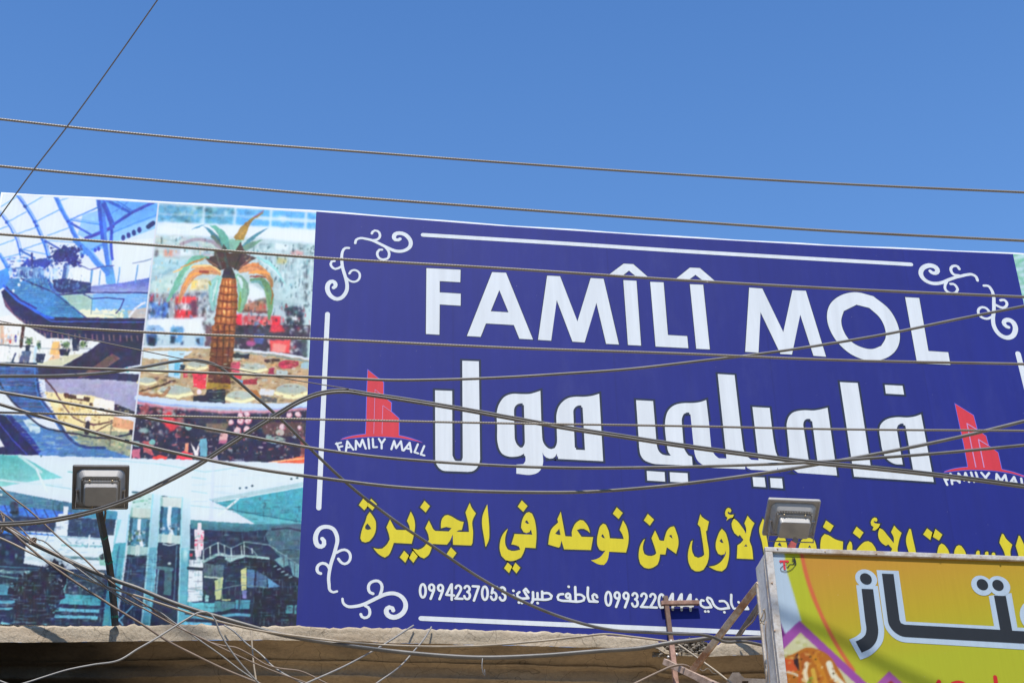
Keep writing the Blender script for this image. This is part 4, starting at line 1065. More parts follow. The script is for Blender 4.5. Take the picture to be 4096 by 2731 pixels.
# ---- palm tree court
ink.view = PX
ink.poly([(635, 790), (1290, 790), (1220, 1862), (522, 1840)], (188, 212, 222))
ink.view = VC
p([(150, 30), (2040, 30), (2030, 350), (150, 262)], (92, 168, 202)); p([(1090, 60), (2040, 100), (2030, 355), (1080, 300)], (96, 182, 236))
ink.clutter([(150, 40), (1080, 70), (1060, 300), (150, 262)], 150, [(70, 130, 160), (130, 195, 215), (190, 225, 235), (60, 100, 110), (140, 190, 180), (80, 160, 210)], (10, 80), (8, 50), 0.7)
ink.clutter([(1080, 70), (2030, 140), (2020, 350), (1070, 300)], 70, [(80, 160, 225), (150, 210, 245), (110, 190, 235), (90, 150, 190)], (20, 120), (10, 40), 0.6)
for q, w in (([(150, 168), (1060, 188), (1290, 205)], 13), ([(1300, 210), (2030, 250)], 44), ([(150, 50), (1400, 105), (2035, 140)], 16), ([(150, 262), (1070, 300), (2025, 352)], 16), ([(700, 70), (688, 290)], 24), ([(1072, 80), (1060, 300)], 26), ([(1492, 100), (1480, 330)], 34), ([(1908, 130), (1895, 350)], 34)): l(q, w, (218, 236, 246), 0.9, False)
e((1630, 225), 80, 50, (226, 240, 248), soft=0.8)
p([(140, 258), (1070, 302), (2026, 352), (2012, 522), (1400, 458), (800, 440), (130, 405)], (228, 238, 247)); ink.clutter([(140, 260), (600, 290), (500, 400), (135, 400)], 14, [(200, 220, 240), (215, 230, 245)], (60, 160), (8, 20), 0.5)
p([(125, 405), (800, 440), (1400, 458), (2012, 522), (1990, 1250), (20, 1250)], (172, 200, 206))
ink.clutter([(130, 410), (860, 440), (850, 720), (100, 720)], 210, [(150, 180, 180), (214, 232, 236), (126, 164, 170), (232, 196, 168), (186, 200, 160), (200, 160, 180), (120, 170, 200), (232, 242, 244), (110, 134, 142)], (40, 190), (7, 24), 0.7)
ink.clutter([(1200, 500), (2010, 530), (1985, 1250), (1400, 1000)], 380, [(84, 128, 140), (130, 186, 192), (220, 238, 242), (56, 80, 94), (176, 214, 216), (226, 240, 244), (70, 120, 130), (190, 220, 224)], (6, 22), (40, 150), 0.75)
ink.clutter([(1200, 500), (2010, 530), (1985, 1250), (1400, 1000)], 120, [(96, 140, 150), (222, 238, 242), (50, 70, 84), (200, 228, 232)], (40, 150), (5, 14), 0.8)
p([(1540, 505), (1700, 530), (1690, 600), (1540, 585)], (228, 238, 244)); p([(1730, 600), (1880, 610), (1870, 665), (1730, 655)], (205, 130, 130)); p([(1560, 680), (1680, 690), (1670, 760), (1560, 750)], (190, 170, 70), a=0.8)
for k in range(5):
    l([(1860 - k * 8, 700 + k * 130), (2000 - k * 8, 715 + k * 130)], 14, (190, 218, 226)); l([(1850 - k * 6, 720 + k * 130), (1845 - k * 6, 830 + k * 130)], 14, (190, 218, 226))
    p([(1885, 720 + k * 130), (1930, 724 + k * 130), (1925, 800 + k * 130), (1880, 796 + k * 130)], (34, 52, 64))
p([(230, 585), (330, 590), (320, 670), (220, 665)], (218, 116, 84)); p([(410, 585), (545, 592), (540, 660), (420, 650)], (228, 238, 245)); p([(115, 590), (160, 590), (155, 670), (110, 665)], (60, 50, 60)); p([(150, 660), (210, 660), (190, 690), (120, 690)], (160, 220, 225))
p([(100, 690), (700, 720), (700, 860), (80, 880)], (150, 200, 214)); ink.clutter([(100, 690), (700, 720), (640, 1100), (60, 1100)], 150, [(170, 212, 220), (86, 136, 146), (222, 238, 236), (186, 204, 160), (170, 212, 232), (96, 130, 138)], (30, 140), (6, 22), 0.7)
l([(60, 960), (200, 880), (370, 800)], 22, (110, 160, 190)); l([(70, 1040), (300, 900), (420, 830)], 14, (150, 200, 215))
p([(90, 960), (360, 880), (330, 1110), (60, 1120)], (196, 222, 214), a=0.8); ink.clutter([(70, 990), (340, 920), (330, 1120), (60, 1120)], 40, [(225, 238, 232), (160, 190, 170), (130, 190, 190)], (12, 40), (20, 70), 0.8)
p([(560, 950), (760, 925), (750, 1060), (520, 1080)], (242, 224, 168)); p([(550, 950), (620, 945), (600, 1050), (540, 1060)], (246, 198, 60)); ink.clutter([(620, 930), (760, 925), (750, 1060), (610, 1070)], 20, [(250, 244, 220), (190, 170, 110), (140, 110, 60)], (12, 40), (12, 40), 0.8)
p([(1180, 1000), (1260, 990), (1400, 1080), (1430, 1170), (1330, 1210), (1170, 1260)], (230, 239, 246))
p([(50, 1100), (760, 1080), (800, 1420), (20, 1420)], (165, 175, 185)); ink.clutter([(50, 1090), (780, 1080), (800, 1420), (30, 1420)], 160, [(220, 230, 240), (110, 120, 140), (60, 60, 80), (170, 140, 150), (200, 190, 170), (100, 130, 170)], (10, 50), (14, 70), 0.75)
p([(50, 1210), (280, 1220), (275, 1400), (40, 1390)], (84, 136, 224)); ink.clutter([(50, 1200), (290, 1210), (280, 1400), (40, 1400)], 40, [(60, 100, 210), (150, 200, 242), (40, 50, 90), (220, 230, 245)], (14, 60), (20, 90), 0.8); p([(60, 1110), (100, 1110), (95, 1200), (55, 1200)], (190, 70, 90))
p([(360, 1145), (600, 1140), (605, 1215), (480, 1225), (355, 1225)], (236, 70, 80)); p([(375, 1290), (620, 1310), (610, 1385), (365, 1400)], (226, 58, 74)); p([(540, 1190), (612, 1190), (620, 1370), (560, 1370)], (104, 58, 88)); e((485, 1272), 36, 36, (236, 236, 240)); p([(360, 1160), (380, 1160), (375, 1400), (355, 1400)], (150, 50, 60))
p([(40, 1405), (720, 1390), (740, 1600), (10, 1600)], (229, 238, 246)); p([(720, 1230), (830, 1240), (820, 1600), (700, 1600)], (205, 225, 230)); ink.clutter([(640, 1220), (840, 1240), (820, 1560), (700, 1560)], 50, [(228, 240, 242), (110, 120, 130), (60, 50, 60), (190, 220, 220), (120, 90, 110)], (10, 50), (14, 70), 0.8)
p([(1160, 1240), (1440, 1150), (1440, 1340), (1150, 1330)], (172, 116, 96)); ink.clutter([(1160, 1180), (1500, 1150), (1480, 1340), (1150, 1340)], 40, [(140, 80, 70), (190, 150, 130), (100, 110, 110), (210, 190, 170)], (20, 80), (8, 24), 0.75); l([(1310, 1195), (1400, 1180), (1440, 1200)], 22, (80, 96, 96)); l([(1150, 1315), (1450, 1330)], 22, (88, 46, 46))
p([(1060, 1350), (1150, 1350), (1150, 1500), (1065, 1500)], (236, 50, 70)); p([(1160, 1365), (1490, 1380), (1480, 1500), (1160, 1490)], (206, 92, 96)); ink.clutter([(1160, 1360), (1490, 1380), (1480, 1600), (1150, 1600)], 70, [(230, 150, 150), (120, 50, 60), (60, 50, 70), (190, 200, 215), (216, 80, 90)], (12, 60), (10, 40), 0.8); p([(1285, 1430), (1350, 1430), (1350, 1500), (1280, 1500)], (110, 126, 160)); p([(1500, 1370), (1610, 1375), (1605, 1500), (1490, 1510)], (240, 58, 72))
p([(1680, 1250), (1890, 1262), (1890, 1580), (1640, 1580)], (48, 66, 84)); ink.clutter([(1620, 1250), (1960, 1270), (1960, 1600), (1620, 1600)], 90, [(225, 236, 242), (40, 52, 66), (140, 60, 80), (110, 160, 170), (30, 36, 48)], (12, 56), (10, 44), 0.8); p([(1735, 1380), (1810, 1384), (1806, 1425), (1735, 1420)], (232, 240, 246)); p([(1890, 1260), (1985, 1270), (1970, 1600), (1870, 1600)], (196, 222, 226)); p([(1500, 1500), (1640, 1520), (1620, 1600), (1480, 1600)], (196, 54, 74))
ink.blur_area([(150, 30), (2030, 145), (1970, 1600), (10, 1600)], 3)
p([(125, 405), (800, 440), (1400, 458), (2012, 522), (1990, 1250), (1400, 1150), (800, 1100), (40, 1110)], (222, 238, 243), a=0.36)
for q, n_, cols in (([(130, 420), (860, 450), (760, 1100), (60, 1110)], 120, [(225, 238, 240), (110, 170, 180), (60, 84, 90), (230, 190, 150), (150, 205, 220), (226, 238, 240), (200, 226, 230)]), ([(1250, 520), (2010, 540), (1980, 1260), (1450, 1080)], 170, [(230, 242, 244), (48, 70, 84), (120, 176, 186), (200, 226, 228), (50, 76, 86)]),
                    ([(60, 1110), (800, 1100), (780, 1400), (40, 1400)], 70, [(235, 240, 245), (60, 60, 90), (200, 90, 100), (110, 160, 210), (40, 40, 56)]), ([(1160, 1180), (1960, 1240), (1960, 1600), (1120, 1600)], 110, [(240, 240, 244), (36, 38, 52), (226, 60, 80), (150, 90, 100), (90, 120, 150)])):
    ink.clutter(q, n_, cols, (8, 22), (22, 70), 0.55)
for k in range(6): l([(1700 + k * 52, 700), (1680 + k * 52, 1220)], 7, (206, 228, 232), 0.5, False); l([(1640, 760 + k * 90), (2000, 775 + k * 90)], 7, (206, 228, 232), 0.5, False)
# fronds behind, trunk, crown, fronds in front
G1 = (92, 162, 148)
p([(540, 352), (620, 308), (715, 288), (640, 322)], (70, 142, 172)); p([(690, 308), (770, 345), (870, 440), (950, 560), (860, 520), (790, 420)], (66, 128, 146), smooth=True); p([(1462, 328), (1345, 380), (1210, 470), (1130, 570), (1235, 510), (1340, 420)], (80, 140, 158), smooth=True)
p([(760, 298), (840, 305), (930, 372), (990, 460), (1000, 600), (940, 560), (885, 470), (850, 385)], (98, 172, 158), smooth=True)
p([(1410, 140), (1320, 190), (1200, 260), (1130, 330), (1050, 450), (1085, 480), (1165, 470), (1210, 370), (1260, 260), (1350, 200)], (158, 130, 62), smooth=True); l([(1290, 210), (1400, 130)], 16, (150, 110, 160)); l([(1120, 440), (1200, 320)], 26, (190, 150, 60), 0.6)
p([(990, 465), (1150, 480), (1090, 590), (1000, 600)], (130, 186, 166)); p([(1130, 570), (1250, 500), (1390, 470), (1300, 540), (1180, 610)], (104, 150, 130), smooth=True); l([(800, 430), (870, 520), (930, 600)], 40, (90, 120, 110)); l([(430, 520), (600, 470), (780, 490), (900, 580)], 40, (160, 130, 150), 0.6)
p([(700, 690), (800, 780), (880, 835), (1000, 790), (1110, 842), (1200, 760), (1320, 690), (1200, 640), (1160, 560), (1130, 490), (1070, 600), (1000, 640), (930, 520), (900, 600), (820, 600), (820, 660)], (66, 50, 50)); l([(830, 600), (900, 800)], 26, (110, 120, 110), 0.5); l([(930, 560), (980, 800)], 30, (60, 70, 70)); l([(1150, 600), (1060, 820)], 22, (46, 40, 44)); l([(720, 700), (860, 790)], 12, (150, 110, 90)); l([(1250, 690), (1130, 800)], 14, (140, 100, 80)); ink.clutter([(1160, 620), (1340, 640), (1300, 720), (1160, 720)], 12, [(200, 210, 180), (80, 60, 60), (120, 100, 80)], (14, 40), (8, 26), 0.7)
p([(905, 920), (1075, 930), (1092, 1100), (1085, 1300), (1065, 1620), (810, 1620), (840, 1300), (872, 1100)], (176, 98, 52))
for k in range(9):
    y0_, y1_ = 935 + k * 88, 935 + (k + 1) * 88
    f0 = 905 - (y0_ - 920) * 0.14
    wd = 1080 - f0
    for j in range(4):
        xa = f0 + wd * (j + 0.12) / 4
        v_ = RNG.uniform(0.75, 1.15) * (1.0, 1.18, 1.1, 0.82)[j]
        e((xa + wd * 0.085, (y0_ + y1_) / 2), wd * 0.10, 40, np.clip(np.array((222, 146, 84)) * v_, 0, 250), 0.85, 0.7)
        e((xa + wd * 0.07, y0_ + 34), wd * 0.045, 22, np.clip(np.array((246, 186, 126)) * v_, 0, 252), 0.7, 0.8)
    l([(f0 - 8, y1_ - 10), (f0 + wd / 2, y1_ + 10), (1085, y1_ + 6)], 15, (78, 38, 30), 0.85)
    for j in range(1, 4): l([(f0 + wd * j / 4, y0_), (f0 + wd * j / 4 - 6, y1_)], 7, (96, 48, 34), 0.7)
p([(905, 920), (935, 922), (890, 1300), (850, 1620), (805, 1620), (842, 1300), (872, 1100)], (120, 60, 36), a=0.45); p([(1050, 930), (1078, 930), (1094, 1100), (1086, 1300), (1066, 1620), (1030, 1620), (1050, 1250)], (110, 54, 34), a=0.5)
p([(903, 920), (1078, 930), (1055, 845), (1000, 785), (940, 812)], (44, 44, 52))
def frond(q, ws, col, a=0.92):
    P = catmull([np.array(x, float) for x in q], False, 8)
    W = np.interp(np.linspace(0, 1, len(P)), np.linspace(0, 1, len(ws)), ws)
    Lp, Rp = [], []
    for i in range(len(P)):
        t = P[min(i + 1, len(P) - 1)] - P[max(i - 1, 0)]; t /= np.linalg.norm(t)
        nn = np.array([-t[1], t[0]]); Lp.append(P[i] + nn * W[i] / 2); Rp.append(P[i] - nn * W[i] / 2)
    p([tuple(x) for x in Lp + Rp[::-1]], col, a=a)
    if max(ws) > 45:      # ribs and sheen along the leaf
        for f in np.linspace(0.12, 0.88, 6):
            c_ = np.clip(np.array(col, float) * RNG.uniform(0.62, 1.32) + RNG.normal(0, 10, 3), 0, 250)
            i0, i1 = int(RNG.uniform(0, 0.3) * len(P)), int(RNG.uniform(0.6, 1.0) * len(P))
            if i1 - i0 > 3: l([tuple(Lp[i] * (1 - f) + Rp[i] * f) for i in range(i0, i1)], max(ws) * 0.09, c_, 0.55)
frond([(900, 850), (760, 800), (600, 790), (400, 830), (330, 860)], [30, 60, 50, 40, 10], (246, 196, 130)); frond([(900, 880), (760, 835), (600, 865), (500, 970), (440, 1100), (400, 1220)], [30, 90, 90, 80, 60, 20], (210, 142, 88), 0.8); frond([(700, 850), (560, 890), (470, 1010)], [16, 26, 16], (250, 170, 80)); frond([(640, 850), (760, 850)], [30, 34], (150, 66, 50))
frond([(760, 680), (600, 690), (500, 800), (380, 1000), (260, 1210)], [20, 80, 90, 70, 16], (112, 186, 160)); frond([(600, 720), (500, 850), (420, 980)], [16, 30, 14], (190, 226, 220)); frond([(720, 680), (560, 740), (420, 800)], [14, 26, 10], (190, 130, 70))
frond([(1110, 850), (1250, 800), (1400, 850), (1490, 960), (1510, 1030)], [30, 100, 100, 60, 30], (212, 138, 80), 0.8); frond([(1230, 870), (1400, 850), (1480, 880)], [20, 40, 20], (250, 170, 90)); frond([(1240, 910), (1350, 900), (1430, 920)], [10, 22, 10], (140, 60, 44)); p([(1260, 740), (1350, 745), (1350, 790), (1260, 790)], (206, 120, 70), a=0.8)
frond([(1320, 675), (1450, 740), (1580, 880), (1665, 1010)], [20, 60, 40, 8], (150, 210, 210)); frond([(1370, 710), (1500, 810), (1600, 920)], [8, 24, 10], (222, 240, 246))
frond([(1240, 950), (1380, 960), (1460, 1080), (1480, 1250), (1465, 1420)], [30, 90, 100, 70, 24], (104, 156, 108)); frond([(1250, 970), (1350, 970), (1410, 1050)], [20, 40, 20], (120, 176, 180)); frond([(1490, 1000), (1505, 1100), (1490, 1240)], [8, 20, 8], (180, 120, 60))
frond([(890, 900), (820, 1000), (800, 1180), (805, 1310)], [60, 120, 90, 40], (150, 208, 200)); frond([(860, 940), (820, 1080), (800, 1200)], [14, 30, 14], (206, 230, 226)); frond([(760, 960), (780, 1010)], [30, 20], (170, 170, 90))
frond([(1080, 880), (1150, 980), (1160, 1140), (1120, 1330)], [40, 140, 110, 40], (124, 180, 150)); frond([(1100, 900), (1130, 960), (1150, 1040)], [20, 50, 20], (206, 232, 240)); frond([(1130, 1080), (1120, 1200), (1100, 1320)], [10, 40, 20], (130, 160, 80))
ink.view = VD
for q, c in (([(200, 0), (330, 0), (390, 60), (200, 70)], (150, 190, 225)), ([(185, 90), (310, 90), (300, 220), (190, 210)], (64, 104, 170)), ([(210, 140), (290, 140), (280, 225), (200, 220)], (28, 38, 66)), ([(450, 20), (590, 10), (600, 90), (580, 200), (450, 200)], (96, 160, 206)), ([(455, 120), (510, 130), (500, 210), (445, 205)], (30, 46, 70)), ([(570, 175), (602, 180), (595, 222), (570, 215)], (40, 60, 90)), ([(740, 140), (830, 130), (820, 240), (735, 230)], (130, 180, 215)), ([(750, 150), (780, 150), (775, 215), (745, 210)], (30, 44, 66)), ([(850, 0), (920, 0), (915, 240), (840, 240)], (110, 80, 90))): p(q, c, rough=1.0)
ink.clutter([(180, 0), (620, 0), (620, 225), (180, 225)], 30, [(120, 180, 225), (60, 100, 150), (220, 232, 242), (34, 50, 80)], (10, 40), (10, 40), 0.7)
p([(1170, 0), (2020, 0), (2015, 380), (1600, 320), (1170, 285)], (58, 58, 78)); ink.clutter([(1170, 0), (2015, 0), (2010, 370), (1180, 285)], 130, [(40, 44, 62), (150, 70, 84), (200, 206, 220), (90, 100, 140), (120, 50, 62), (220, 230, 236), (60, 60, 90)], (10, 60), (10, 60), 0.8); p([(1380, 100), (1500, 100), (1490, 210), (1400, 215)], (80, 96, 170)); e((1355, 205), 60, 34, (182, 90, 150)); p([(1570, 165), (1795, 170), (1785, 315), (1570, 300)], (240, 84, 88)); p([(1600, 200), (1760, 220), (1740, 310), (1580, 300)], (250, 170, 160), a=0.8); p([(1930, 130), (2020, 140), (2010, 380), (1900, 330)], (70, 84, 96)); p([(1985, 150), (2025, 150), (2015, 370), (1980, 360)], (190, 222, 226)); p([(1580, 0), (1700, 0), (1740, 80), (1560, 80)], (210, 60, 78))
p([(140, 250), (900, 255), (1170, 285), (1600, 320), (2010, 385), (2000, 720), (1990, 900), (1400, 900), (700, 870), (85, 800)], (190, 166, 130))
ink.clutter([(140, 260), (900, 260), (2010, 390), (1990, 890), (700, 860), (90, 790)], 330, [(160, 120, 80), (224, 214, 180), (110, 100, 70), (206, 150, 100), (166, 180, 150), (90, 64, 56), (226, 230, 226), (150, 140, 60), (190, 214, 220), (60, 50, 50)], (12, 90), (8, 34), 0.72)
ink.blur_area([(140, 0), (2020, 0), (1990, 890), (90, 800)], 2)
p([(145, 285), (700, 290), (650, 340), (420, 380), (140, 375)], (216, 232, 238)); p([(430, 290), (615, 290), (590, 440), (560, 600), (430, 570)], (186, 222, 240)); p([(500, 420), (560, 420), (550, 560), (500, 560)], (110, 190, 220)); p([(560, 440), (615, 440), (612, 500), (556, 500)], (36, 48, 62))
for c, rx, ry in (((300, 490), 125, 60), ((755, 455), 115, 62), ((1380, 480), 160, 62), ((1810, 740), 190, 92), ((505, 745), 200, 76), ((1230, 805), 165, 76), ((190, 630), 110, 50)):
    e(c, rx, ry, (196, 200, 180)); e((c[0], c[1] - ry * 0.3), rx * 0.9, ry * 0.55, (176, 190, 186)); l([(c[0] - rx * 0.95, c[1] + ry * 0.2), (c[0], c[1] + ry * 0.72), (c[0] + rx * 0.95, c[1] + ry * 0.25)], ry * 0.42, (250, 244, 196))
p([(1150, 320), (1340, 325), (1330, 375), (1145, 365)], (40, 44, 50)); l([(1520, 400), (1660, 390)], 34, (70, 50, 50)); e((1770, 440), 120, 50, (206, 70, 92)); ink.clutter([(1660, 400), (1890, 400), (1880, 490), (1660, 480)], 14, [(230, 120, 130), (150, 50, 70), (190, 60, 90)], (20, 60), (10, 26), 0.8); p([(1920, 420), (2005, 410), (2000, 490), (1910, 480)], (170, 205, 215))
p([(920, 0), (1185, 0), (1165, 260), (1130, 520), (1125, 665), (870, 640), (890, 400), (910, 200)], (150, 84, 46), (84, 46, 42)); 
for k in range(7): l([(900, 60 + k * 95), (1020, 76 + k * 95), (1160, 66 + k * 95)], 13, (80, 40, 32), 0.8)
for x in (980, 1050, 1110): l([(x + 10, 0), (x - 30, 640)], 12, (70, 36, 34), 0.8)
for k in range(3):
    for x in (935, 1000, 1075, 1130): p([(x, 10 + k * 92), (x + 30, 10 + k * 92), (x + 28, 60 + k * 92), (x, 60 + k * 92)], (206, 130, 76), a=0.6)
for q, c in (([(700, 540), (862, 535), (850, 620), (850, 710), (715, 700)], (226, 60, 84)), ([(1130, 420), (1232, 420), (1220, 560), (1125, 520)], (196, 84, 104)), ([(1160, 560), (1240, 560), (1240, 600), (1160, 600)], (206, 60, 80)), ([(1550, 480), (1620, 480), (1610, 580), (1545, 570)], (150, 50, 80)), ([(590, 500), (640, 500), (650, 580), (600, 590)], (200, 70, 90))): p(q, c, rough=1)
p([(860, 720), (1072, 715), (1062, 872), (700, 850), (705, 790), (850, 780)], (34, 38, 58)); l([(890, 745), (1060, 740)], 8, (110, 130, 130)); l([(890, 830), (1050, 845)], 8, (120, 150, 150)); p([(860, 640), (1130, 660), (1120, 720), (850, 715)], (160, 126, 50)); p([(1250, 615), (1430, 600), (1420, 660), (1240, 670)], (150, 50, 66)); p([(1640, 500), (1760, 510), (1770, 570), (1640, 570)], (186, 206, 205)); p([(1200, 610), (1260, 610), (1260, 650), (1200, 645)], (110, 170, 210)); e((775, 745), 24, 30, (240, 230, 236))
p([(1460, 710), (1620, 720), (1610, 790), (1440, 780)], (220, 226, 232)); p([(1440, 780), (1650, 820), (1640, 870), (1460, 850)], (90, 90, 92)); p([(1310, 720), (1420, 730), (1480, 820), (1370, 800)], (166, 110, 64))
l([(110, 745), (300, 690), (500, 620)], 20, (72, 50, 44)); l([(110, 770), (400, 760), (440, 700)], 40, (150, 92, 60), 0.7)
l([(145, 240), (500, 242), (900, 252)], 22, (214, 228, 242)); l([(1170, 280), (1600, 312), (2015, 378)], 28, (218, 230, 240)); l([(1180, 310), (1600, 340), (2000, 410)], 12, (120, 150, 160))
l([(80, 815), (400, 850), (700, 880), (1060, 900), (1400, 905), (1720, 905), (2000, 880)], 62, (204, 224, 248)); l([(80, 845), (400, 885), (800, 915), (1200, 930), (1700, 935), (1990, 915)], 14, (150, 180, 240))
l([(80, 866), (500, 930), (1100, 968), (1600, 965), (1990, 935)], 26, (212, 140, 160))
p([(80, 885), (500, 945), (1100, 985), (1600, 985), (1985, 950), (1960, 1560), (0, 1500)], (36, 37, 66))
p([(370, 920), (480, 925), (490, 1050), (560, 1110), (480, 1190), (430, 1200), (350, 1050)], (206, 56, 68), rough=2); p([(100, 900), (210, 905), (230, 990), (130, 1010)], (164, 80, 90), rough=2); p([(540, 1000), (590, 1000), (600, 1120), (500, 1140)], (190, 70, 80)); p([(230, 905), (360, 925), (350, 1000), (240, 990)], (60, 40, 50))
ink.clutter([(80, 900), (620, 950), (600, 1260), (60, 1250)], 80, [(150, 70, 80), (60, 50, 70), (200, 110, 120), (110, 130, 140), (40, 40, 60), (180, 190, 195)], (14, 60), (12, 50), 0.7)
p([(600, 960), (1080, 990), (1100, 1090), (760, 1110)], (50, 54, 80)); p([(850, 1095), (1110, 1100), (1050, 1215), (850, 1190)], (124, 108, 98)); p([(1450, 1080), (1960, 1090), (1950, 1260), (1500, 1220)], (104, 76, 76), a=0.8)
ink.blur_area([(80, 890), (1980, 940), (1950, 1540), (10, 1490)], 2)
for c, r in (((1240, 1075), 42), ((1325, 1070), 44), ((1210, 1185), 44), ((1310, 1170), 40), ((1310, 1000), 36), ((1240, 1010), 34), ((1710, 1140), 40), ((1890, 1000), 36), ((1790, 1010), 36), ((1130, 1090), 34), ((1900, 1150), 30)):
    e(c, r, r, (170, 96, 116)); e((c[0] - 4, c[1] - 6), r * 0.8, r * 0.8, (232, 206, 216))
e((655, 1140), 42, 36, (140, 186, 190)); p([(1020, 1200), (1100, 1195), (1090, 1300), (990, 1300)], (220, 180, 184)); p([(1000, 1290), (1090, 1290), (1080, 1330), (990, 1330)], (176, 110, 140)); e((150, 1180), 70, 40, (150, 180, 184), soft=0.5); p([(1540, 1230), (1730, 1260), (1720, 1340), (1520, 1300)], (140, 168, 168), rough=2); e((1680, 1200), 50, 40, (190, 186, 182))
ink.clutter([(60, 1200), (1960, 1200), (1940, 1540), (10, 1490)], 170, [(30, 32, 58), (60, 64, 90), (44, 48, 80), (150, 160, 176), (26, 28, 48), (170, 90, 100), (200, 196, 200), (96, 60, 70)], (12, 70), (6, 24), 0.7)
p([(780, 1270), (865, 1270), (860, 1470), (780, 1470)], (112, 180, 204)); p([(690, 1310), (740, 1400), (780, 1310), (760, 1460), (720, 1460)], (242, 242, 246)); p([(620, 1320), (660, 1320), (650, 1420), (600, 1420)], (226, 160, 130)); p([(520, 1450), (600, 1410), (700, 1440), (700, 1510), (510, 1500)], (238, 62, 82)); p([(250, 1470), (340, 1450), (420, 1480), (400, 1510), (240, 1500)], (228, 70, 70)); p([(130, 1300), (260, 1290), (250, 1480), (160, 1420)], (180, 90, 100), rough=2); e((250, 1310), 36, 40, (120, 180, 180)); p([(20, 1390), (110, 1400), (120, 1500), (20, 1490)], (200, 110, 140), rough=2); p([(900, 1440), (980, 1450), (985, 1510), (880, 1500)], (180, 170, 190)); p([(40, 1300), (110, 1300), (100, 1360), (40, 1350)], (150, 190, 190))
p([(1460, 1545), (1600, 1525), (1740, 1500), (1860, 1480), (1955, 1450), (1960, 1600), (1460, 1600)], (240, 104, 70)); l([(1560, 1540), (1750, 1510), (1960, 1490)], 18, (250, 190, 140)); p([(1900, 1250), (1965, 1250), (1960, 1480), (1920, 1480)], (150, 80, 70), a=0.7)
# ---- hall with the glass lifts and the stair
ink.view = PX
ink.poly([(-60, 1815), (524, 1831), (1240, 1853), (1190, 2640), (-60, 2640)], (216, 230, 242))
ink.view = VE
p([(-80, 38), (165, 45), (300, 110), (400, 170), (545, 238), (390, 250), (-80, 335)], (84, 182, 186), (150, 214, 214)); p([(-80, 195), (300, 232), (540, 240), (390, 255), (-80, 240)], (120, 200, 200)); l([(-40, 255), (300, 290), (540, 300)], 16, (205, 226, 232)); l([(170, 50), (360, 190)], 26, (190, 226, 228)); l([(318, 165), (365, 270), (412, 358)], 18, (222, 236, 242)); l([(400, 300), (620, 335)], 5, (130, 196, 196)); l([(590, 185), (650, 195)], 7, (100, 190, 180)); e((358, 52), 8, 8, (50, 90, 90)); l([(800, 70), (1437, 125)], 5, (160, 214, 214))
p([(-80, 325), (150, 370), (640, 462), (1010, 540), (1000, 600), (620, 575), (-80, 500)], (78, 136, 164), (60, 116, 150)); e((10, 385), 14, 12, (226, 240, 240)); l([(640, 470), (1010, 545)], 20, (100, 180, 200))
p([(-80, 470), (300, 500), (640, 545), (620, 600), (-80, 560)], (62, 124, 228)); p([(620, 555), (870, 565), (860, 585), (620, 580)], (60, 130, 230))
for k in range(7): l([(40 + k * 85, 480 + k * 8), (75 + k * 85, 560 + k * 5)], 10, (36, 52, 110), 0.9)
l([(-40, 560), (500, 600)], 10, (36, 60, 120)); l([(120, 480), (130, 540)], 70, (44, 62, 90)); e((125, 540), 44, 14, (26, 34, 48))
p([(-80, 565), (490, 600), (470, 715), (-80, 690)], (34, 50, 86)); p([(-40, 685), (480, 735), (478, 765), (-40, 745)], (52, 122, 222)); 
for k in range(8): l([(60 + k * 50, 690 + k * 5), (85 + k * 50, 740 + k * 4)], 7, (30, 50, 110), 0.9)
p([(600, 580), (905, 602), (885, 765), (585, 745)], (42, 62, 98)); p([(900, 590), (1010, 600), (990, 740), (890, 740)], (40, 60, 90)); p([(720, 520), (1040, 530), (1020, 600), (730, 590)], (70, 150, 186))
p([(230, 728), (480, 745), (905, 770), (890, 1025), (600, 1012), (205, 975)], (219, 233, 245)); p([(555, 485), (596, 488), (582, 752), (468, 742), (508, 555), (546, 552)], (223, 234, 246))
for q in ([(300, 735), (350, 800)], [(420, 745), (390, 810)], [(560, 760), (620, 810)], [(700, 770), (660, 800)]): l(q, 6, (110, 150, 170))
l([(470, 745), (900, 775)], 8, (120, 170, 190)); l([(540, 826), (880, 836)], 16, (140, 196, 200)); ink.clutter([(540, 800), (900, 800), (890, 850), (560, 850)], 26, [(110, 180, 190), (210, 230, 238), (80, 140, 160)], (10, 40), (6, 20), 0.7); l([(780, 740), (772, 860)], 14, (226, 236, 244)); p([(560, 915), (900, 935), (895, 960), (560, 945)], (150, 186, 194)); p([(620, 925), (880, 945), (880, 958), (620, 942)], (90, 130, 146)); p([(860, 930), (990, 880), (980, 1010), (870, 1000)], (130, 186, 176)); p([(860, 920), (905, 890), (910, 950), (880, 955)], (36, 52, 60)); p([(210, 920), (560, 945), (560, 980), (205, 955)], (190, 214, 220), a=0.7)
p([(-80, 715), (235, 745), (205, 985), (400, 1015), (385, 1070), (-80, 1020)], (29, 40, 72)); ink.clutter([(-40, 730), (220, 760), (200, 1000), (-40, 990)], 26, [(36, 52, 88), (60, 90, 120), (24, 32, 58)], (20, 70), (10, 50), 0.6); l([(-40, 1008), (420, 1035)], 12, (60, 110, 140)); e((140, 920), 16, 30, (90, 130, 160), soft=0.6)
p([(-80, 1015), (480, 1035), (990, 1040), (980, 1620), (-80, 1620)], (34, 50, 82), (26, 34, 66)); l([(0, 1055), (370, 1065)], 26, (130, 190, 200), 0.6); ink.clutter([(0, 1040), (380, 1045), (380, 1085), (0, 1085)], 24, [(190, 225, 230), (40, 70, 90), (120, 180, 190)], (10, 34), (8, 24), 0.8); l([(0, 1090), (160, 1115)], 10, (120, 180, 190))
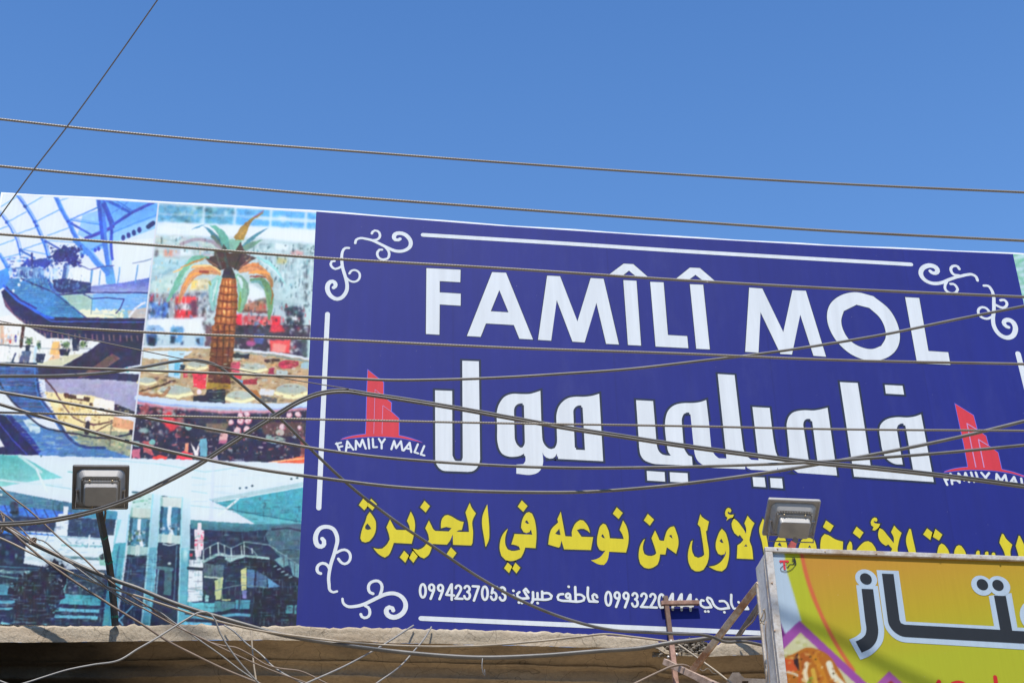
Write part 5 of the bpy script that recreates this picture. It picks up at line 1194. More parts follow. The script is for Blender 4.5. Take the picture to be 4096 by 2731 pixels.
p([(560, 1040), (920, 1050), (900, 1260), (560, 1245)], (52, 66, 88)); ink.clutter([(540, 1040), (930, 1050), (900, 1260), (540, 1245)], 90, [(80, 100, 120), (130, 160, 170), (36, 46, 66), (60, 80, 110), (190, 210, 215)], (6, 34), (6, 30), 0.6); l([(650, 1130), (880, 1140)], 6, (120, 160, 170)); p([(540, 1190), (580, 1100), (600, 1090), (560, 1250)], (110, 180, 190))
p([(555, 1248), (885, 1270), (872, 1352), (515, 1335)], (80, 180, 200)); p([(500, 1372), (868, 1386), (866, 1414), (488, 1400)], (104, 190, 222)); p([(478, 1428), (852, 1444), (850, 1472), (470, 1456)], (104, 190, 222)); p([(-80, 1158), (138, 1165), (112, 1240), (130, 1258), (-80, 1256)], (76, 150, 180)); p([(-80, 1302), (155, 1308), (110, 1335), (-80, 1332)], (86, 165, 195)); p([(-80, 1368), (130, 1372), (80, 1390), (-80, 1390)], (86, 165, 195)); p([(10, 1490), (90, 1510), (80, 1530), (0, 1530)], (120, 195, 215)); p([(0, 1530), (900, 1540), (900, 1620), (0, 1620)], (28, 32, 62))
p([(170, 1070), (250, 1090), (380, 1010), (470, 960), (560, 1000), (590, 1090), (560, 1190), (545, 1280), (510, 1350), (480, 1440), (420, 1560), (110, 1560), (130, 1300), (80, 1235)], (30, 33, 56), rough=3)
ink.clutter([(370, 950), (600, 950), (600, 1200), (420, 1150)], 110, [(30, 36, 60), (36, 46, 72), (215, 230, 238), (90, 130, 150), (26, 28, 50)], (6, 18), (5, 14), 0.9)
ink.clutter([(80, 1120), (300, 1120), (300, 1300), (80, 1300)], 60, [(30, 34, 56), (110, 170, 190), (34, 40, 62), (28, 30, 50)], (8, 30), (5, 16), 0.85); ink.clutter([(380, 1330), (540, 1330), (480, 1530), (380, 1530)], 40, [(30, 34, 56), (100, 180, 200), (28, 30, 50)], (6, 24), (5, 14), 0.85)
for k in range(26): x = 130 + RNG.uniform(0, 330); l([(x, 1150), (x - 10, 1500)], 5, (58, 52, 62), 0.35)
p([(1040, 525), (1140, 535), (1100, 810), (1000, 1530), (890, 1530), (930, 1210), (985, 850)], (84, 178, 196), (60, 140, 165)); p([(1030, 470), (1150, 480), (1110, 800), (1000, 810)], (204, 226, 240)); p([(1020, 600), (1060, 600), (1000, 820), (985, 830)], (150, 210, 220)); l([(1040, 830), (990, 1180), (950, 1530)], 14, (50, 120, 150))
p([(1105, 905), (1295, 918), (1240, 1620), (1005, 1620)], (30, 42, 72)); l([(1130, 940), (1060, 1530)], 10, (50, 76, 110)); l([(1200, 940), (1150, 1530)], 8, (46, 66, 100)); p([(1160, 1000), (1260, 1000), (1230, 1300), (1130, 1300)], (36, 56, 92))
p([(1155, 360), (1335, 380), (1325, 520), (1140, 510)], (196, 222, 222)); l([(1155, 365), (1230, 372)], 16, (50, 90, 104)); ink.clutter([(1150, 390), (1330, 395), (1320, 500), (1150, 490)], 26, [(110, 180, 150), (150, 200, 190), (60, 110, 110), (215, 232, 236)], (8, 40), (5, 20), 0.8)
p([(1140, 500), (1320, 510), (1310, 605), (1132, 590)], (196, 212, 206)); l([(1150, 505), (1140, 590)], 20, (140, 180, 176)); p([(1132, 588), (1306, 600), (1290, 842), (1108, 830)], (74, 138, 170)); p([(1132, 588), (1160, 590), (1135, 832), (1108, 830)], (40, 80, 104)); p([(1280, 600), (1306, 600), (1290, 840), (1262, 838)], (50, 100, 120)); l([(1215, 600), (1208, 700), (1235, 830)], 30, (226, 238, 248)); ink.clutter([(1120, 690), (1290, 700), (1285, 830), (1115, 820)], 40, [(200, 225, 240), (50, 80, 90), (110, 160, 190), (90, 130, 90)], (8, 30), (10, 40), 0.75); l([(1132, 580), (1220, 592), (1308, 590)], 8, (70, 110, 116)); p([(1110, 828), (1288, 842), (1280, 918), (1100, 905)], (168, 202, 204)); l([(1130, 835), (1120, 905)], 24, (130, 180, 186)); l([(1200, 840), (1195, 910)], 40, (200, 222, 222)); l([(1110, 910), (1190, 925), (1280, 918)], 9, (24, 30, 48))
p([(1335, 378), (1425, 388), (1395, 820), (1315, 1530), (1225, 1530), (1288, 860)], (206, 228, 240), (78, 160, 186)); p([(1290, 850), (1385, 840), (1310, 1530), (1225, 1530)], (80, 164, 188), a=0.7); l([(1332, 385), (1290, 900), (1232, 1530)], 14, (156, 214, 228)); l([(1128, 560), (1080, 950), (1000, 1530)], 9, (130, 200, 220)); l([(1340, 900), (1300, 1530)], 10, (120, 196, 214))
for q in ([(1010, 1440), (1070, 1520)], [(1165, 1345), (1010, 1505)], [(1320, 1450), (1380, 1525)], [(1437, 1380), (1320, 1510)]): l(q, 11, (110, 190, 230))
ink.view = VF
for q in ([(0, 115), (250, 155), (440, 190)], [(440, 190), (640, 160), (800, 130)], [(320, 235), (445, 250)], [(320, 355), (450, 375)], [(310, 480), (500, 498), (660, 520)]): l(q, 6, (140, 204, 204), 0.8)
p([(500, 100), (520, 100), (510, 600), (470, 600)], (206, 220, 240), a=0.6)
p([(468, 425), (800, 365), (1300, 278), (1275, 640), (870, 640), (720, 545), (540, 460)], (72, 172, 192), (66, 160, 180)); p([(468, 425), (800, 365), (1300, 275), (1298, 320), (800, 410), (540, 455)], (176, 208, 216)); l([(540, 448), (800, 405), (1300, 318)], 9, (214, 234, 240)); l([(640, 512), (900, 560), (1280, 625)], 9, (40, 112, 134)); p([(640, 525), (900, 570), (1275, 632), (1270, 650), (870, 640), (710, 545)], (96, 186, 200)); l([(555, 562), (620, 510), (722, 428)], 20, (222, 236, 242)); ink.clutter([(700, 430), (1280, 350), (1270, 560), (800, 540)], 30, [(64, 164, 186), (84, 184, 200), (78, 174, 190)], (60, 200), (10, 30), 0.4)
for c in ((740, 330), (795, 325), (847, 310), (1187, 250), (1240, 240)): e(c, 11, 9, (44, 76, 84))
p([(308, 605), (700, 632), (870, 640), (1290, 636), (1240, 1640), (270, 1640), (300, 900)], (30, 42, 72)); p([(308, 605), (700, 632), (870, 640), (1280, 636), (1270, 715), (1000, 690), (700, 712), (420, 690), (308, 680)], (84, 156, 172), (44, 90, 114))
p([(1000, 660), (1280, 640), (1262, 1115), (1110, 950), (1000, 830), (960, 740)], (70, 104, 124), (56, 90, 112)); l([(1020, 690), (1180, 680), (1270, 700)], 14, (40, 52, 78)); e((625, 740), 30, 8, (120, 170, 180)); e((1010, 775), 20, 18, (120, 140, 150), soft=0.7)
ink.clutter([(430, 690), (1000, 720), (1000, 800), (430, 830)], 24, [(34, 44, 72), (26, 34, 60), (44, 58, 86)], (30, 120), (10, 40), 0.6)
p([(48, 395), (245, 412), (205, 1400), (-20, 1400), (20, 800)], (150, 206, 214)); p([(55, 395), (110, 402), (108, 415), (54, 410)], (50, 90, 104)); p([(52, 402), (240, 415), (226, 500), (50, 490)], (206, 219, 218)); l([(60, 420), (56, 490)], 20, (150, 186, 186)); p([(48, 488), (226, 500), (222, 742), (34, 732)], (64, 128, 166)); p([(48, 488), (74, 490), (58, 732), (34, 732)], (36, 74, 100)); p([(200, 500), (226, 500), (222, 742), (192, 740)], (52, 100, 124)); l([(130, 500), (122, 640), (148, 740)], 34, (222, 236, 248)); ink.clutter([(50, 630), (220, 640), (215, 740), (45, 730)], 26, [(205, 228, 242), (50, 70, 80), (90, 140, 170)], (8, 30), (10, 40), 0.75); p([(34, 728), (224, 742), (216, 815), (28, 800)], (188, 214, 214)); l([(50, 735), (45, 800)], 20, (140, 180, 186)); l([(130, 740), (126, 810)], 36, (214, 226, 224)); p([(26, 800), (216, 815), (200, 1640), (-60, 1640), (0, 1200)], (29, 40, 70)); l([(70, 815), (125, 828), (180, 815)], 10, (190, 210, 220)); p([(85, 1040), (150, 1040), (140, 1265), (75, 1255)], (60, 104, 118)); l([(0, 1020), (150, 1035)], 30, (90, 150, 160), 0.7); l([(190, 830), (165, 1300)], 10, (70, 110, 140)); l([(30, 1040), (10, 1260)], 12, (120, 170, 190)); e((125, 985), 22, 16, (190, 215, 225), soft=0.6)
p([(242, 412), (310, 420), (302, 900), (270, 1640), (190, 1640), (222, 900)], (212, 230, 240), (66, 146, 172)); p([(222, 850), (304, 850), (268, 1640), (190, 1640)], (86, 172, 194), a=0.7); l([(240, 415), (222, 900), (196, 1560)], 10, (160, 216, 228)); e((265, 900), 34, 80, (190, 228, 234), soft=0.9); l([(300, 900), (272, 1560)], 12, (60, 130, 156))
p([(295, 950), (418, 950), (410, 1305), (284, 1322)], (221, 233, 241)); p([(295, 940), (320, 900), (420, 900), (418, 950)], (40, 52, 78)); p([(370, 630), (406, 634), (406, 690), (428, 698), (420, 862), (402, 872), (396, 960), (360, 955), (344, 860), (344, 690), (370, 690)], (232, 226, 236)); ink.clutter([(346, 710), (426, 710), (420, 860), (346, 860)], 22, [(214, 70, 110), (230, 150, 170), (170, 200, 200), (236, 226, 236)], (10, 44), (6, 20), 0.85); l([(290, 860), (345, 866)], 12, (170, 190, 205)); p([(300, 895), (330, 895), (325, 925), (300, 925)], (170, 50, 80)); e((378, 960), 20, 50, (206, 228, 234), soft=0.5)
l([(290, 1025), (420, 1035), (600, 1050)], 26, (30, 42, 64)); p([(420, 970), (600, 1000), (590, 1110), (420, 1090)], (110, 140, 150), a=0.6); l([(430, 1100), (590, 1115)], 16, (190, 210, 205)); p([(425, 1110), (525, 1125), (520, 1310), (430, 1300)], (38, 48, 76)); ink.clutter([(284, 1210), (420, 1215), (412, 1310), (284, 1320)], 16, [(190, 215, 230), (160, 205, 225), (226, 236, 244)], (14, 50), (14, 50), 0.7); l([(290, 1205), (430, 1220)], 8, (130, 160, 170)); l([(430, 1220), (440, 1300)], 20, (40, 50, 60)); p([(440, 1260), (470, 1262), (465, 1320), (432, 1318)], (150, 200, 205))
p([(284, 1320), (522, 1330), (512, 1412), (276, 1402)], (94, 192, 208)); p([(520, 1310), (700, 1320), (690, 1400), (512, 1405)], (70, 130, 146)); l([(275, 1420), (520, 1430), (700, 1390), (820, 1395)], 30, (26, 34, 62)); l([(275, 1445), (520, 1455), (700, 1430), (820, 1436)], 26, (90, 170, 200)); l([(275, 1478), (520, 1486), (820, 1470)], 22, (26, 34, 62)); l([(270, 1510), (480, 1516)], 34, (104, 186, 222)); p([(700, 1300), (830, 1300), (820, 1380), (700, 1380)], (74, 150, 176)); l([(735, 1300), (730, 1390)], 16, (44, 70, 96))
l([(420, 968), (560, 900), (660, 962), (790, 922), (985, 942)], 26, (150, 192, 196), smooth=False); l([(585, 905), (640, 925), (760, 920)], 30, (190, 222, 226), 0.8)
p([(430, 980), (560, 915), (620, 930), (545, 1000)], (30, 40, 64)); p([(640, 975), (790, 928), (1005, 952), (1250, 1105), (1250, 1180), (1092, 1186), (980, 1105), (800, 1000), (600, 1010)], (24, 29, 50))
for q in ([(430, 862), (550, 802), (665, 852), (780, 797), (990, 822), (1120, 910), (1255, 1002)],): l(q, 7, (140, 176, 186), smooth=False)
l([(780, 835), (845, 862), (890, 920)], 7, (140, 180, 186))
for x, ya, yb in ((420, 870, 970), (480, 842, 940), (549, 806, 910), (604, 828, 900), (664, 850, 960), (752, 832, 920), (775, 798, 915), (845, 855, 895)): l([(x, ya), (x + 3, yb)], 11, (186, 212, 216))
for q in ([(1040, 950), (1150, 905), (1165, 1000), (1112, 1020)], [(1170, 960), (1260, 1010), (1262, 1115), (1200, 1090)]): p(q, (108, 160, 172))
l([(1120, 920), (1125, 1030)], 7, (60, 80, 96)); l([(1215, 990), (1215, 1090)], 7, (60, 80, 96))
for k in range(5): l([(1035 + k * 33, 1012 + k * 24), (1060 + k * 33, 1004 + k * 24)], 9, (150, 190, 200))
p([(520, 1135), (592, 1098), (586, 1292), (526, 1302)], (192, 208, 156)); p([(748, 1042), (796, 1018), (796, 1212), (752, 1222)], (206, 212, 156)); p([(800, 1030), (868, 1042), (860, 1192), (800, 1192)], (78, 122, 168)); p([(885, 1050), (980, 1100), (970, 1190), (880, 1190)], (66, 100, 140)); p([(980, 1108), (1092, 1184), (990, 1196)], (96, 156, 204)); p([(755, 1220), (800, 1220), (795, 1290), (765, 1290)], (110, 120, 180)); e((620, 1300), 44, 9, (190, 206, 150)); l([(520, 1222), (720, 1175), (980, 1195)], 7, (110, 140, 150)); l([(585, 1205), (580, 1300)], 7, (60, 70, 80)); e((900, 1226), 14, 7, (150, 190, 210)); p([(1070, 1250), (1106, 1250), (1105, 1286), (1080, 1288)], (130, 160, 170))
p([(870, 1200), (1240, 1190), (1225, 1640), (830, 1640)], (24, 29, 50)); p([(1150, 1345), (1235, 1345), (1230, 1422), (1135, 1420)], (74, 146, 156)); l([(1210, 1350), (1206, 1420)], 14, (30, 50, 60)); ink.clutter([(1000, 1330), (1235, 1330), (1225, 1520), (900, 1520)], 70, [(30, 38, 60), (22, 26, 46), (60, 100, 112), (44, 54, 70)], (8, 36), (6, 24), 0.7)
# fine structure of the interiors: mullions, rails, reflections on the floors
ink.view = VF
for q, n_ in (([(300, 690), (1260, 700), (1225, 1520), (280, 1520)], 260), ([(480, 440), (1280, 340), (1270, 630), (860, 630)], 60)):
    ink.clutter(q, n_, [(90, 150, 165), (20, 26, 44), (60, 96, 118), (150, 200, 205), (36, 52, 84)], (4, 9), (24, 90), 0.28); ink.clutter(q, n_, [(100, 160, 175), (22, 28, 48), (64, 110, 130), (44, 60, 90)], (30, 120), (3, 8), 0.3)
ink.clutter([(320, 120), (1290, 130), (1280, 300), (480, 420), (320, 590)], 50, [(196, 218, 232), (226, 238, 246), (180, 214, 220)], (60, 220), (4, 10), 0.4)
ink.view = VE
for q, n_ in (([(-40, 1030), (960, 1040), (900, 1520), (-40, 1520)], 260), ([(-40, 340), (1000, 520), (890, 760), (-40, 720)], 160), ([(1000, 900), (1420, 900), (1300, 1520), (980, 1520)], 120)):
    ink.clutter(q, n_, [(80, 140, 160), (22, 28, 48), (52, 80, 120), (140, 196, 210)], (4, 9), (20, 80), 0.3); ink.clutter(q, n_, [(90, 160, 185), (24, 30, 54), (50, 90, 150), (160, 205, 215)], (30, 120), (3, 8), 0.3)
ink.clutter([(240, 740), (900, 780), (880, 1010), (220, 960)], 90, [(170, 205, 215), (228, 238, 246), (140, 180, 196), (200, 220, 232)], (20, 110), (3, 9), 0.5)
ink.view = VA
ink.clutter([(100, 1040), (560, 1040), (1000, 1480), (600, 1480), (60, 1140)], 170, [(110, 180, 225), (40, 90, 160), (90, 160, 190), (150, 210, 226)], (20, 110), (3, 8), 0.4)
ink.clutter([(1060, 1100), (1740, 1030), (1700, 1490), (1010, 1490), (700, 1220)], 130, [(180, 210, 235), (100, 150, 210), (150, 190, 200), (210, 225, 235)], (30, 130), (3, 9), 0.4)
ink.clutter([(120, 860), (760, 860), (1060, 1070), (700, 1180), (120, 1030)], 150, [(60, 110, 200), (190, 220, 245), (40, 60, 120), (120, 170, 225)], (4, 12), (14, 46), 0.55)
ink.clutter([(560, 640), (960, 630), (950, 900), (560, 900)], 120, [(36, 44, 112), (60, 90, 170), (120, 180, 240), (28, 34, 90)], (5, 16), (4, 12), 0.8)
ink.view = VB
ink.clutter([(0, 570), (380, 570), (600, 1120), (0, 800)], 120, [(90, 140, 215), (40, 60, 110), (110, 100, 130), (70, 130, 190)], (30, 140), (4, 9), 0.45)
ink.clutter([(470, 830), (1400, 1000), (1390, 1480), (700, 1230)], 200, [(250, 240, 205), (130, 100, 60), (190, 170, 120), (90, 70, 60), (170, 180, 150)], (5, 30), (5, 40), 0.5)
ink.clutter([(0, 150), (1000, 290), (640, 540), (0, 520)], 130, [(246, 244, 236), (150, 140, 130), (220, 190, 160), (110, 120, 140), (190, 200, 180)], (5, 16), (10, 60), 0.45)
ink.clutter([(120, 1090), (700, 1260), (1370, 1500), (400, 1490)], 150, [(120, 180, 220), (50, 90, 160), (140, 170, 150), (190, 215, 225), (60, 110, 130)], (30, 140), (4, 10), 0.45)
ink.view = VD
ink.clutter([(80, 900), (1970, 960), (1950, 1530), (20, 1490)], 240, [(226, 214, 220), (200, 80, 90), (26, 28, 46), (130, 150, 160), (90, 50, 60), (170, 130, 120)], (5, 18), (8, 34), 0.55)
ink.clutter([(140, 290), (900, 280), (2000, 420), (1980, 860), (100, 770)], 260, [(236, 228, 200), (120, 80, 50), (70, 56, 50), (170, 180, 160), (206, 170, 120), (236, 240, 240)], (10, 60), (4, 12), 0.55)
_yy, _xx = np.mgrid[0:ink.h, 0:ink.w]
_px, _py = _xx / ink.sc + ink.x0, _yy / ink.sc + ink.y0
_amp = np.where(_py > 1840, 0.9, np.where(_px > 633 - (_py - 812) * 0.109, 2.2, np.where(_py > 1290, 1.7, 1.0)))
ink.photo_finish(_amp * 0.32)

# white seam between the two upper pictures, white top margin
ink.view = PX
ink.line([(635.5, 800), (522, 1832)], 6, (228, 234, 246), 0.95, False)
ink.line([(0, 774), (300, 790), (580, 806), (1266, 847)], 9, (228, 236, 246), 0.9, False)
bchild(print_sheet("photo_print", ink, BX0, -0.8855, BZM, BZ1, 0, 0.0031, board, board_top))
bchild(print_sheet("photo_print", ink, -0.8855, BXB, BZM, BZ1, 0, 0.0031, board, board_top))
bchild(print_sheet("photo_print", ink, BX0, BXB, BZ0, BZM, 0, 0.0031, board))
# the next picture, beyond the right end of the blue field
ink2 = Ink(4000, 960, 5400, 2700, 0.25)
ink2.poly([(4000, 900), (5500, 900), (5500, 2800), (4000, 2800)], (196, 230, 240))
for k in range(24):
    x = 4040 + k * 60
    ink2.line([(x, 990 + k * 6), (x - 120, 1060 + k * 6), (x + 200, 1400)], 9, (90, 176, 140), 0.7, False)
    ink2.line([(4020, 1030 + k * 22), (4300 + k * 30, 960 + k * 30)], 8, (110, 190, 150), 0.7, False)
ink2.poly([(4000, 1700), (5500, 1760), (5500, 2800), (4000, 2800)], (70, 130, 160), (40, 60, 90))
ink2.clutter([(4000, 1500), (5500, 1500), (5500, 2700), (4000, 2700)], 300, [(60, 110, 140), (180, 215, 225), (30, 50, 80), (200, 190, 160), (120, 180, 190)], (20, 160), (20, 120), 0.7)
ink2.soften(1); ink2.mottle(5, 6)
bchild(print_sheet("photo_print", ink2, BXR, BX1, BZ0, 7.654, 0, 0.008, board))

# ------------------------------------------------------------------ the shop building with its ledge and cornice
shop = empty("shop_building", (2.0, 3.0, 0.0))
tag(shop, "weathered concrete shop building with a broken ledge and moulded cornice below the billboard", "building")
def schild(o): return world_child(o, shop)
LY = -0.05
TOP = [(-1400, 2512), (-400, 2506), (0, 2502), (200, 2500), (440, 2497), (700, 2496), (900, 2499), (1200, 2500), (1300, 2504), (1519, 2507), (1710, 2512), (2000, 2522), (2200, 2526), (2361, 2532), (2440, 2543), (2560, 2551), (2625, 2556), (2650, 2580), (2668, 2600), (2720, 2609), (2835, 2611), (2866, 2572), (2884, 2561), (2940, 2563), (3060, 2567), (3400, 2575), (5200, 2640)]
BOT = [(-1400, 2580), (-400, 2570), (0, 2566), (300, 2565), (600, 2563), (1000, 2559), (1200, 2560), (1582, 2571), (1900, 2578), (2284, 2586), (2628, 2592), (2660, 2612), (2720, 2621), (2840, 2622), (3060, 2619), (3400, 2626), (5200, 2690)]
def zline(tab):
    P = [bp(x, y, LY) for x, y in tab]
    return [p[0] for p in P], [p[2] for p in P]
tx, tz = zline(TOP); bx, bz = zline(BOT)
LX0, LX1 = -3.2, 5.6
nx = 900
xs = np.linspace(LX0, LX1, nx)
ztop, zbot = np.interp(xs, tx, tz), np.interp(xs, bx, bz)
def wobble(n, cell, amp, seed):
    r = np.random.default_rng(seed); g = r.normal(0, amp, n // cell + 3)
    t = np.arange(n) / cell; i = t.astype(int); f = t - i; f = f * f * (3 - 2 * f)
    return g[i] * (1 - f) + g[i + 1] * f
ztop = ztop + wobble(nx, 2, 0.0028, 1) + wobble(nx, 6, 0.0018, 2) + wobble(nx, 40, 0.0028, 77); zbot = zbot + wobble(nx, 14, 0.0022, 3) + wobble(nx, 4, 0.0007, 9)
yface = LY + wobble(nx, 20, 0.003, 4)
mb = MB()
rows = 7
vs = []
for k in range(rows):
    t = k / (rows - 1)
    r = wobble(nx, 3, 0.0011, 20 + k) + wobble(nx, 17, 0.0014, 220 + k)
    for i in range(nx):
        edge = 0.006 * max(0, (t - 0.82) / 0.18) ** 2
        vs.append((xs[i], yface[i] + r[i] + edge, zbot[i] + (ztop[i] - zbot[i]) * t))
for i in range(nx): vs.append((xs[i], -0.006, ztop[i] + 0.001))      # top edge back to the board
fs = []
for k in range(rows):
    for i in range(nx - 1):
        fs.append((k * nx + i, k * nx + i + 1, (k + 1) * nx + i + 1, (k + 1) * nx + i))
mb.add(vs, fs)
schild(mb.build("ledge", M_CONC, None, True))
# moulded cornice swept under the ledge: soffit, coves and fillets stepping back to the wall
prof = [(0.0, 0.0), (0.045, -0.006), (0.09, -0.016), (0.118, -0.030), (0.128, -0.046), (0.129, -0.050), (0.122, -0.056), (0.128, -0.062), (0.150, -0.064),
        (0.153, -0.075), (0.154, -0.118), (0.150, -0.126), (0.157, -0.133), (0.185, -0.140), (0.215, -0.152), (0.232, -0.170), (0.236, -0.180), (0.230, -0.188), (0.240, -0.196), (0.272, -0.200), (0.276, -0.26), (0.31, -0.27), (0.315, -0.46)]
pr = []
for a, b in zip(prof[:-1], prof[1:]):
    for j in range(2): pr.append((a[0] + (b[0] - a[0]) * j / 2, a[1] + (b[1] - a[1]) * j / 2))
pr.append(prof[-1])
sx = np.linspace(LX0, LX1, 300); sb = np.interp(sx, xs, zbot); sy = np.interp(sx, xs, yface)
vs = []; m_ = len(sx)
for k, (dy, dz) in enumerate(pr):
    r = wobble(m_, 5, 0.0018, 50 + k // 3); r2 = wobble(m_, 9, 0.0025, 90 + k // 4)
    kk = min(1.0, k / 3)
    for i in range(m_): vs.append((sx[i], sy[i] + dy + r[i] * kk, sb[i] + dz + r2[i] * kk))
fs = []
for k in range(len(pr) - 1):
    for i in range(m_ - 1): fs.append((k * m_ + i, (k + 1) * m_ + i, (k + 1) * m_ + i + 1, k * m_ + i + 1))
mb = MB(); mb.add(vs, fs)
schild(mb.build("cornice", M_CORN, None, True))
mb = MB(); mb.box((1.2, 3.3, 2.2), (8.8, 6.0, 4.36)); schild(mb.build("wall", M_WALL))
mb = MB(); mb.box((1.2, 3.25, 4.80), (8.7, 5.9, 0.16)); schild(mb.build("roof", M_WALL))
# unseen house-shaped block added left of the view to cut light on the cornice
m = MB(); m.box((-6.4, -0.9, 2.55), (8.4, 3.0, 5.1)); m.box((-6.4, -0.95, 4.98), (8.6, 3.3, 0.12)); m.box((-4.4, -2.42, 3.6), (1.4, 0.1, 1.3)); m.box((-4.4, -2.42, 1.1), (2.6, 0.1, 2.2))
tag(m.build("unseen_house_block", M_WALL), "unseen low house block added at the left to cut light on the cornice", "building")
# unseen dark sheet, added to keep street bounce off the cornice's left end
m = MB()
aw = [(0.28, 4.66), (-0.5, 4.47), (-1.6, 4.10), (-1.62, 3.95)]
ax_ = np.linspace(-5.2, -0.75, 24)
vs = [(x, y, z - 0.025 * abs(math.sin(i * 0.65)) * (k > 0)) for k, (y, z) in enumerate(aw) for i, x in enumerate(ax_)]
na = len(ax_)
m.add(vs, [(k * na + i, k * na + i + 1, (k + 1) * na + i + 1, (k + 1) * na + i) for k in range(3) for i in range(na - 1)])
tag(m.build("bounce_blocker", mat_plain("dark_blocker_sheet", (0.02, 0.02, 0.022), 0.8, 0.2), None, True), "unseen dark sheet added below the left end of the cornice to block bounce light", "bounce_blocker")
# broken stretch of the ledge: exposed aggregate
mb = MB()
gx, gz = 70, 22
A0, A1 = bp(2610, 2600, -0.03), bp(2885, 2600, -0.03)
vs, fs = [], []
rr = np.random.default_rng(5)
H = rr.normal(0, 1, (gz, gx))
for j in range(gz):
    for i in range(gx):
        u, v = i / (gx - 1), j / (gz - 1)
        q = bp(2610 + 275 * u, 2561 + 66 * v + 10 * math.sin(u * 9) * (1 - v), -0.02)
        d = 0.010 * H[j, i] + 0.016 * math.sin(u * 23 + v * 5) * math.sin(v * 7 + u * 11)
        env = math.sin(math.pi * min(1, max(0, u))) ** 0.4
        vs.append((q[0], -0.012 - 0.022 * env * (0.5 + v * 0.6) + d * env, q[2] - (1 - v) * 0.03 * (1 - env)))
for j in range(gz - 1):
    for i in range(gx - 1): fs.append((j * gx + i, (j + 1) * gx + i, (j + 1) * gx + i + 1, j * gx + i + 1))
mb.add(vs, fs)
for _ in range(95):
    u, v = rr.uniform(0.1, 0.95), rr.uniform(0.15, 0.95)
    q = bp(2610 + 275 * u, 2566 + 58 * v, -0.045)
    r = rr.uniform(0.0025, 0.009) * (1.4 if rr.uniform() > 0.85 else 1)
    mb.ball((q[0], -0.03 - rr.uniform(0, 0.018), q[2]), r, 7, 5, (rr.uniform(0.8, 1.5), 1, rr.uniform(0.6, 1)))
ro = schild(mb.build("broken_edge", M_RUBBLE))
tag(ro, "broken stretch of ledge with exposed stones behind the rusty bracket")

# ------------------------------------------------------------------ overhead strands and cables
def wire(name, label, cat, pts, y0, y1, wpx, mat, ext=(6, 6), view=PX, group=None, strand=False, sides=8, shift=None, step=18):
    P2 = [np.array(q, float) for q in view(pts)]
    if shift: P2 = [q + np.array(shift) for q in P2]
    P2 = catmull(P2, False, step)
    d = np.concatenate([[0], np.cumsum([np.linalg.norm(b - a) for a, b in zip(P2[:-1], P2[1:])])]); d /= d[-1]
    P3 = [bp(q[0], q[1], y0 + (y1 - y0) * t) for q, t in zip(P2, d)]
    R = [np.linalg.norm(q - CAM) / F * wpx / 2 for q in P3]
    k = min(6, len(P3) - 1)
    if ext[0]:
        t = P3[0] - P3[k]; t /= np.linalg.norm(t)
        pre = [P3[0] + t * ext[0] * s for s in (1, 0.75, 0.5, 0.25)]
        P3 = pre + P3; R = [R[0]] * 4 + R
    if ext[1]:
        t = P3[-1] - P3[-1 - k]; t /= np.linalg.norm(t)
        P3 = P3 + [P3[-1] + t * ext[1] * s for s in (0.25, 0.5, 0.75, 1)]; R = R + [R[-1]] * 4
    m = MB(); m.tube(P3, R, sides, True, strand)
    o = m.build(name, mat, None, True)
    return tag(o, label, cat, group)

GS = "twisted steel strands across the street front"
S = lambda label, pts, Y, w: wire("steel_strand", label, "steel strand", pts, Y, Y, w, M_STRAND, (7, 7), OV, GS, True)
S("topmost twisted steel strand, crossing open sky well above the billboard", [(0, 274), (160, 292), (470, 322), (800, 347), (1176, 375), (1560, 401), (1900, 421), (2352, 442)], -3.0, 9.5)
S("second twisted steel strand down, crossing the sky just above the billboard's top edge", [(0, 382), (180, 399), (470, 424), (735, 447), (1176, 480), (1500, 503), (1900, 530), (2352, 553)], -3.05, 10.5)
S("twisted steel strand crossing the palm fronds and the hats of the Latin letters", [(0, 538), (364, 564), (700, 590), (1176, 618), (1560, 643), (1900, 662), (2352, 682)], -3.1, 11)
S("twisted steel strand passing just beneath the white Latin lettering", [(0, 744), (380, 765), (720, 778), (1176, 799), (1560, 812), (1900, 826), (2352, 836)], -3.15, 10.5)
S("thinnest twisted steel strand, level across the middle of the big Arabic letters", [(0, 947), (270, 953), (640, 961), (1176, 972), (1560, 978), (1900, 985), (2352, 989)], -2.6, 9)
wire("guy_wire", "straight thin wire slanting steeply down across the sky at upper left", "wire", [(362, 0), (270, 131), (155, 290), (70, 400), (0, 497)], -4.2, -3.6, 5.5, M_DARKW, (4, 3), OV)
wire("thread_wire", "hair-thin dark wire sloping over the mall pictures to the drooping twin cable", "wire", [(0, 1284), (149, 1314), (569, 1402), (774, 1444), (1106, 1507), (1300, 1540), (1395, 1555)], -2.2, -2.3, 4.5, M_DARKW, (4, 0))
GC = "dark cables sagging in front of the billboard"
C = lambda label, pts, y0, y1, w, ext=(6, 6), view=OV, mat=None, **k: wire("power_cable", label, "cable", pts, y0, y1, w, mat or M_CABLE, ext, view, GC, False, 10, **k)
C("dark cable humping over the palm trunk then falling diagonally to the ledge", [(0, 864), (150, 862), (250, 855), (340, 841), (400, 830), (450, 827), (490, 836), (530, 862), (580, 905), (640, 957), (720, 1037), (800, 1112), (900, 1190), (1000, 1258), (1100, 1325), (1200, 1380), (1300, 1420), (1400, 1445), (1500, 1452), (1560, 1455), (1612, 1457), (1640, 1463), (1656, 1471), (1713, 1473), (1756, 1482)], -2.3, -0.5, 12.5, (6, 0.4))
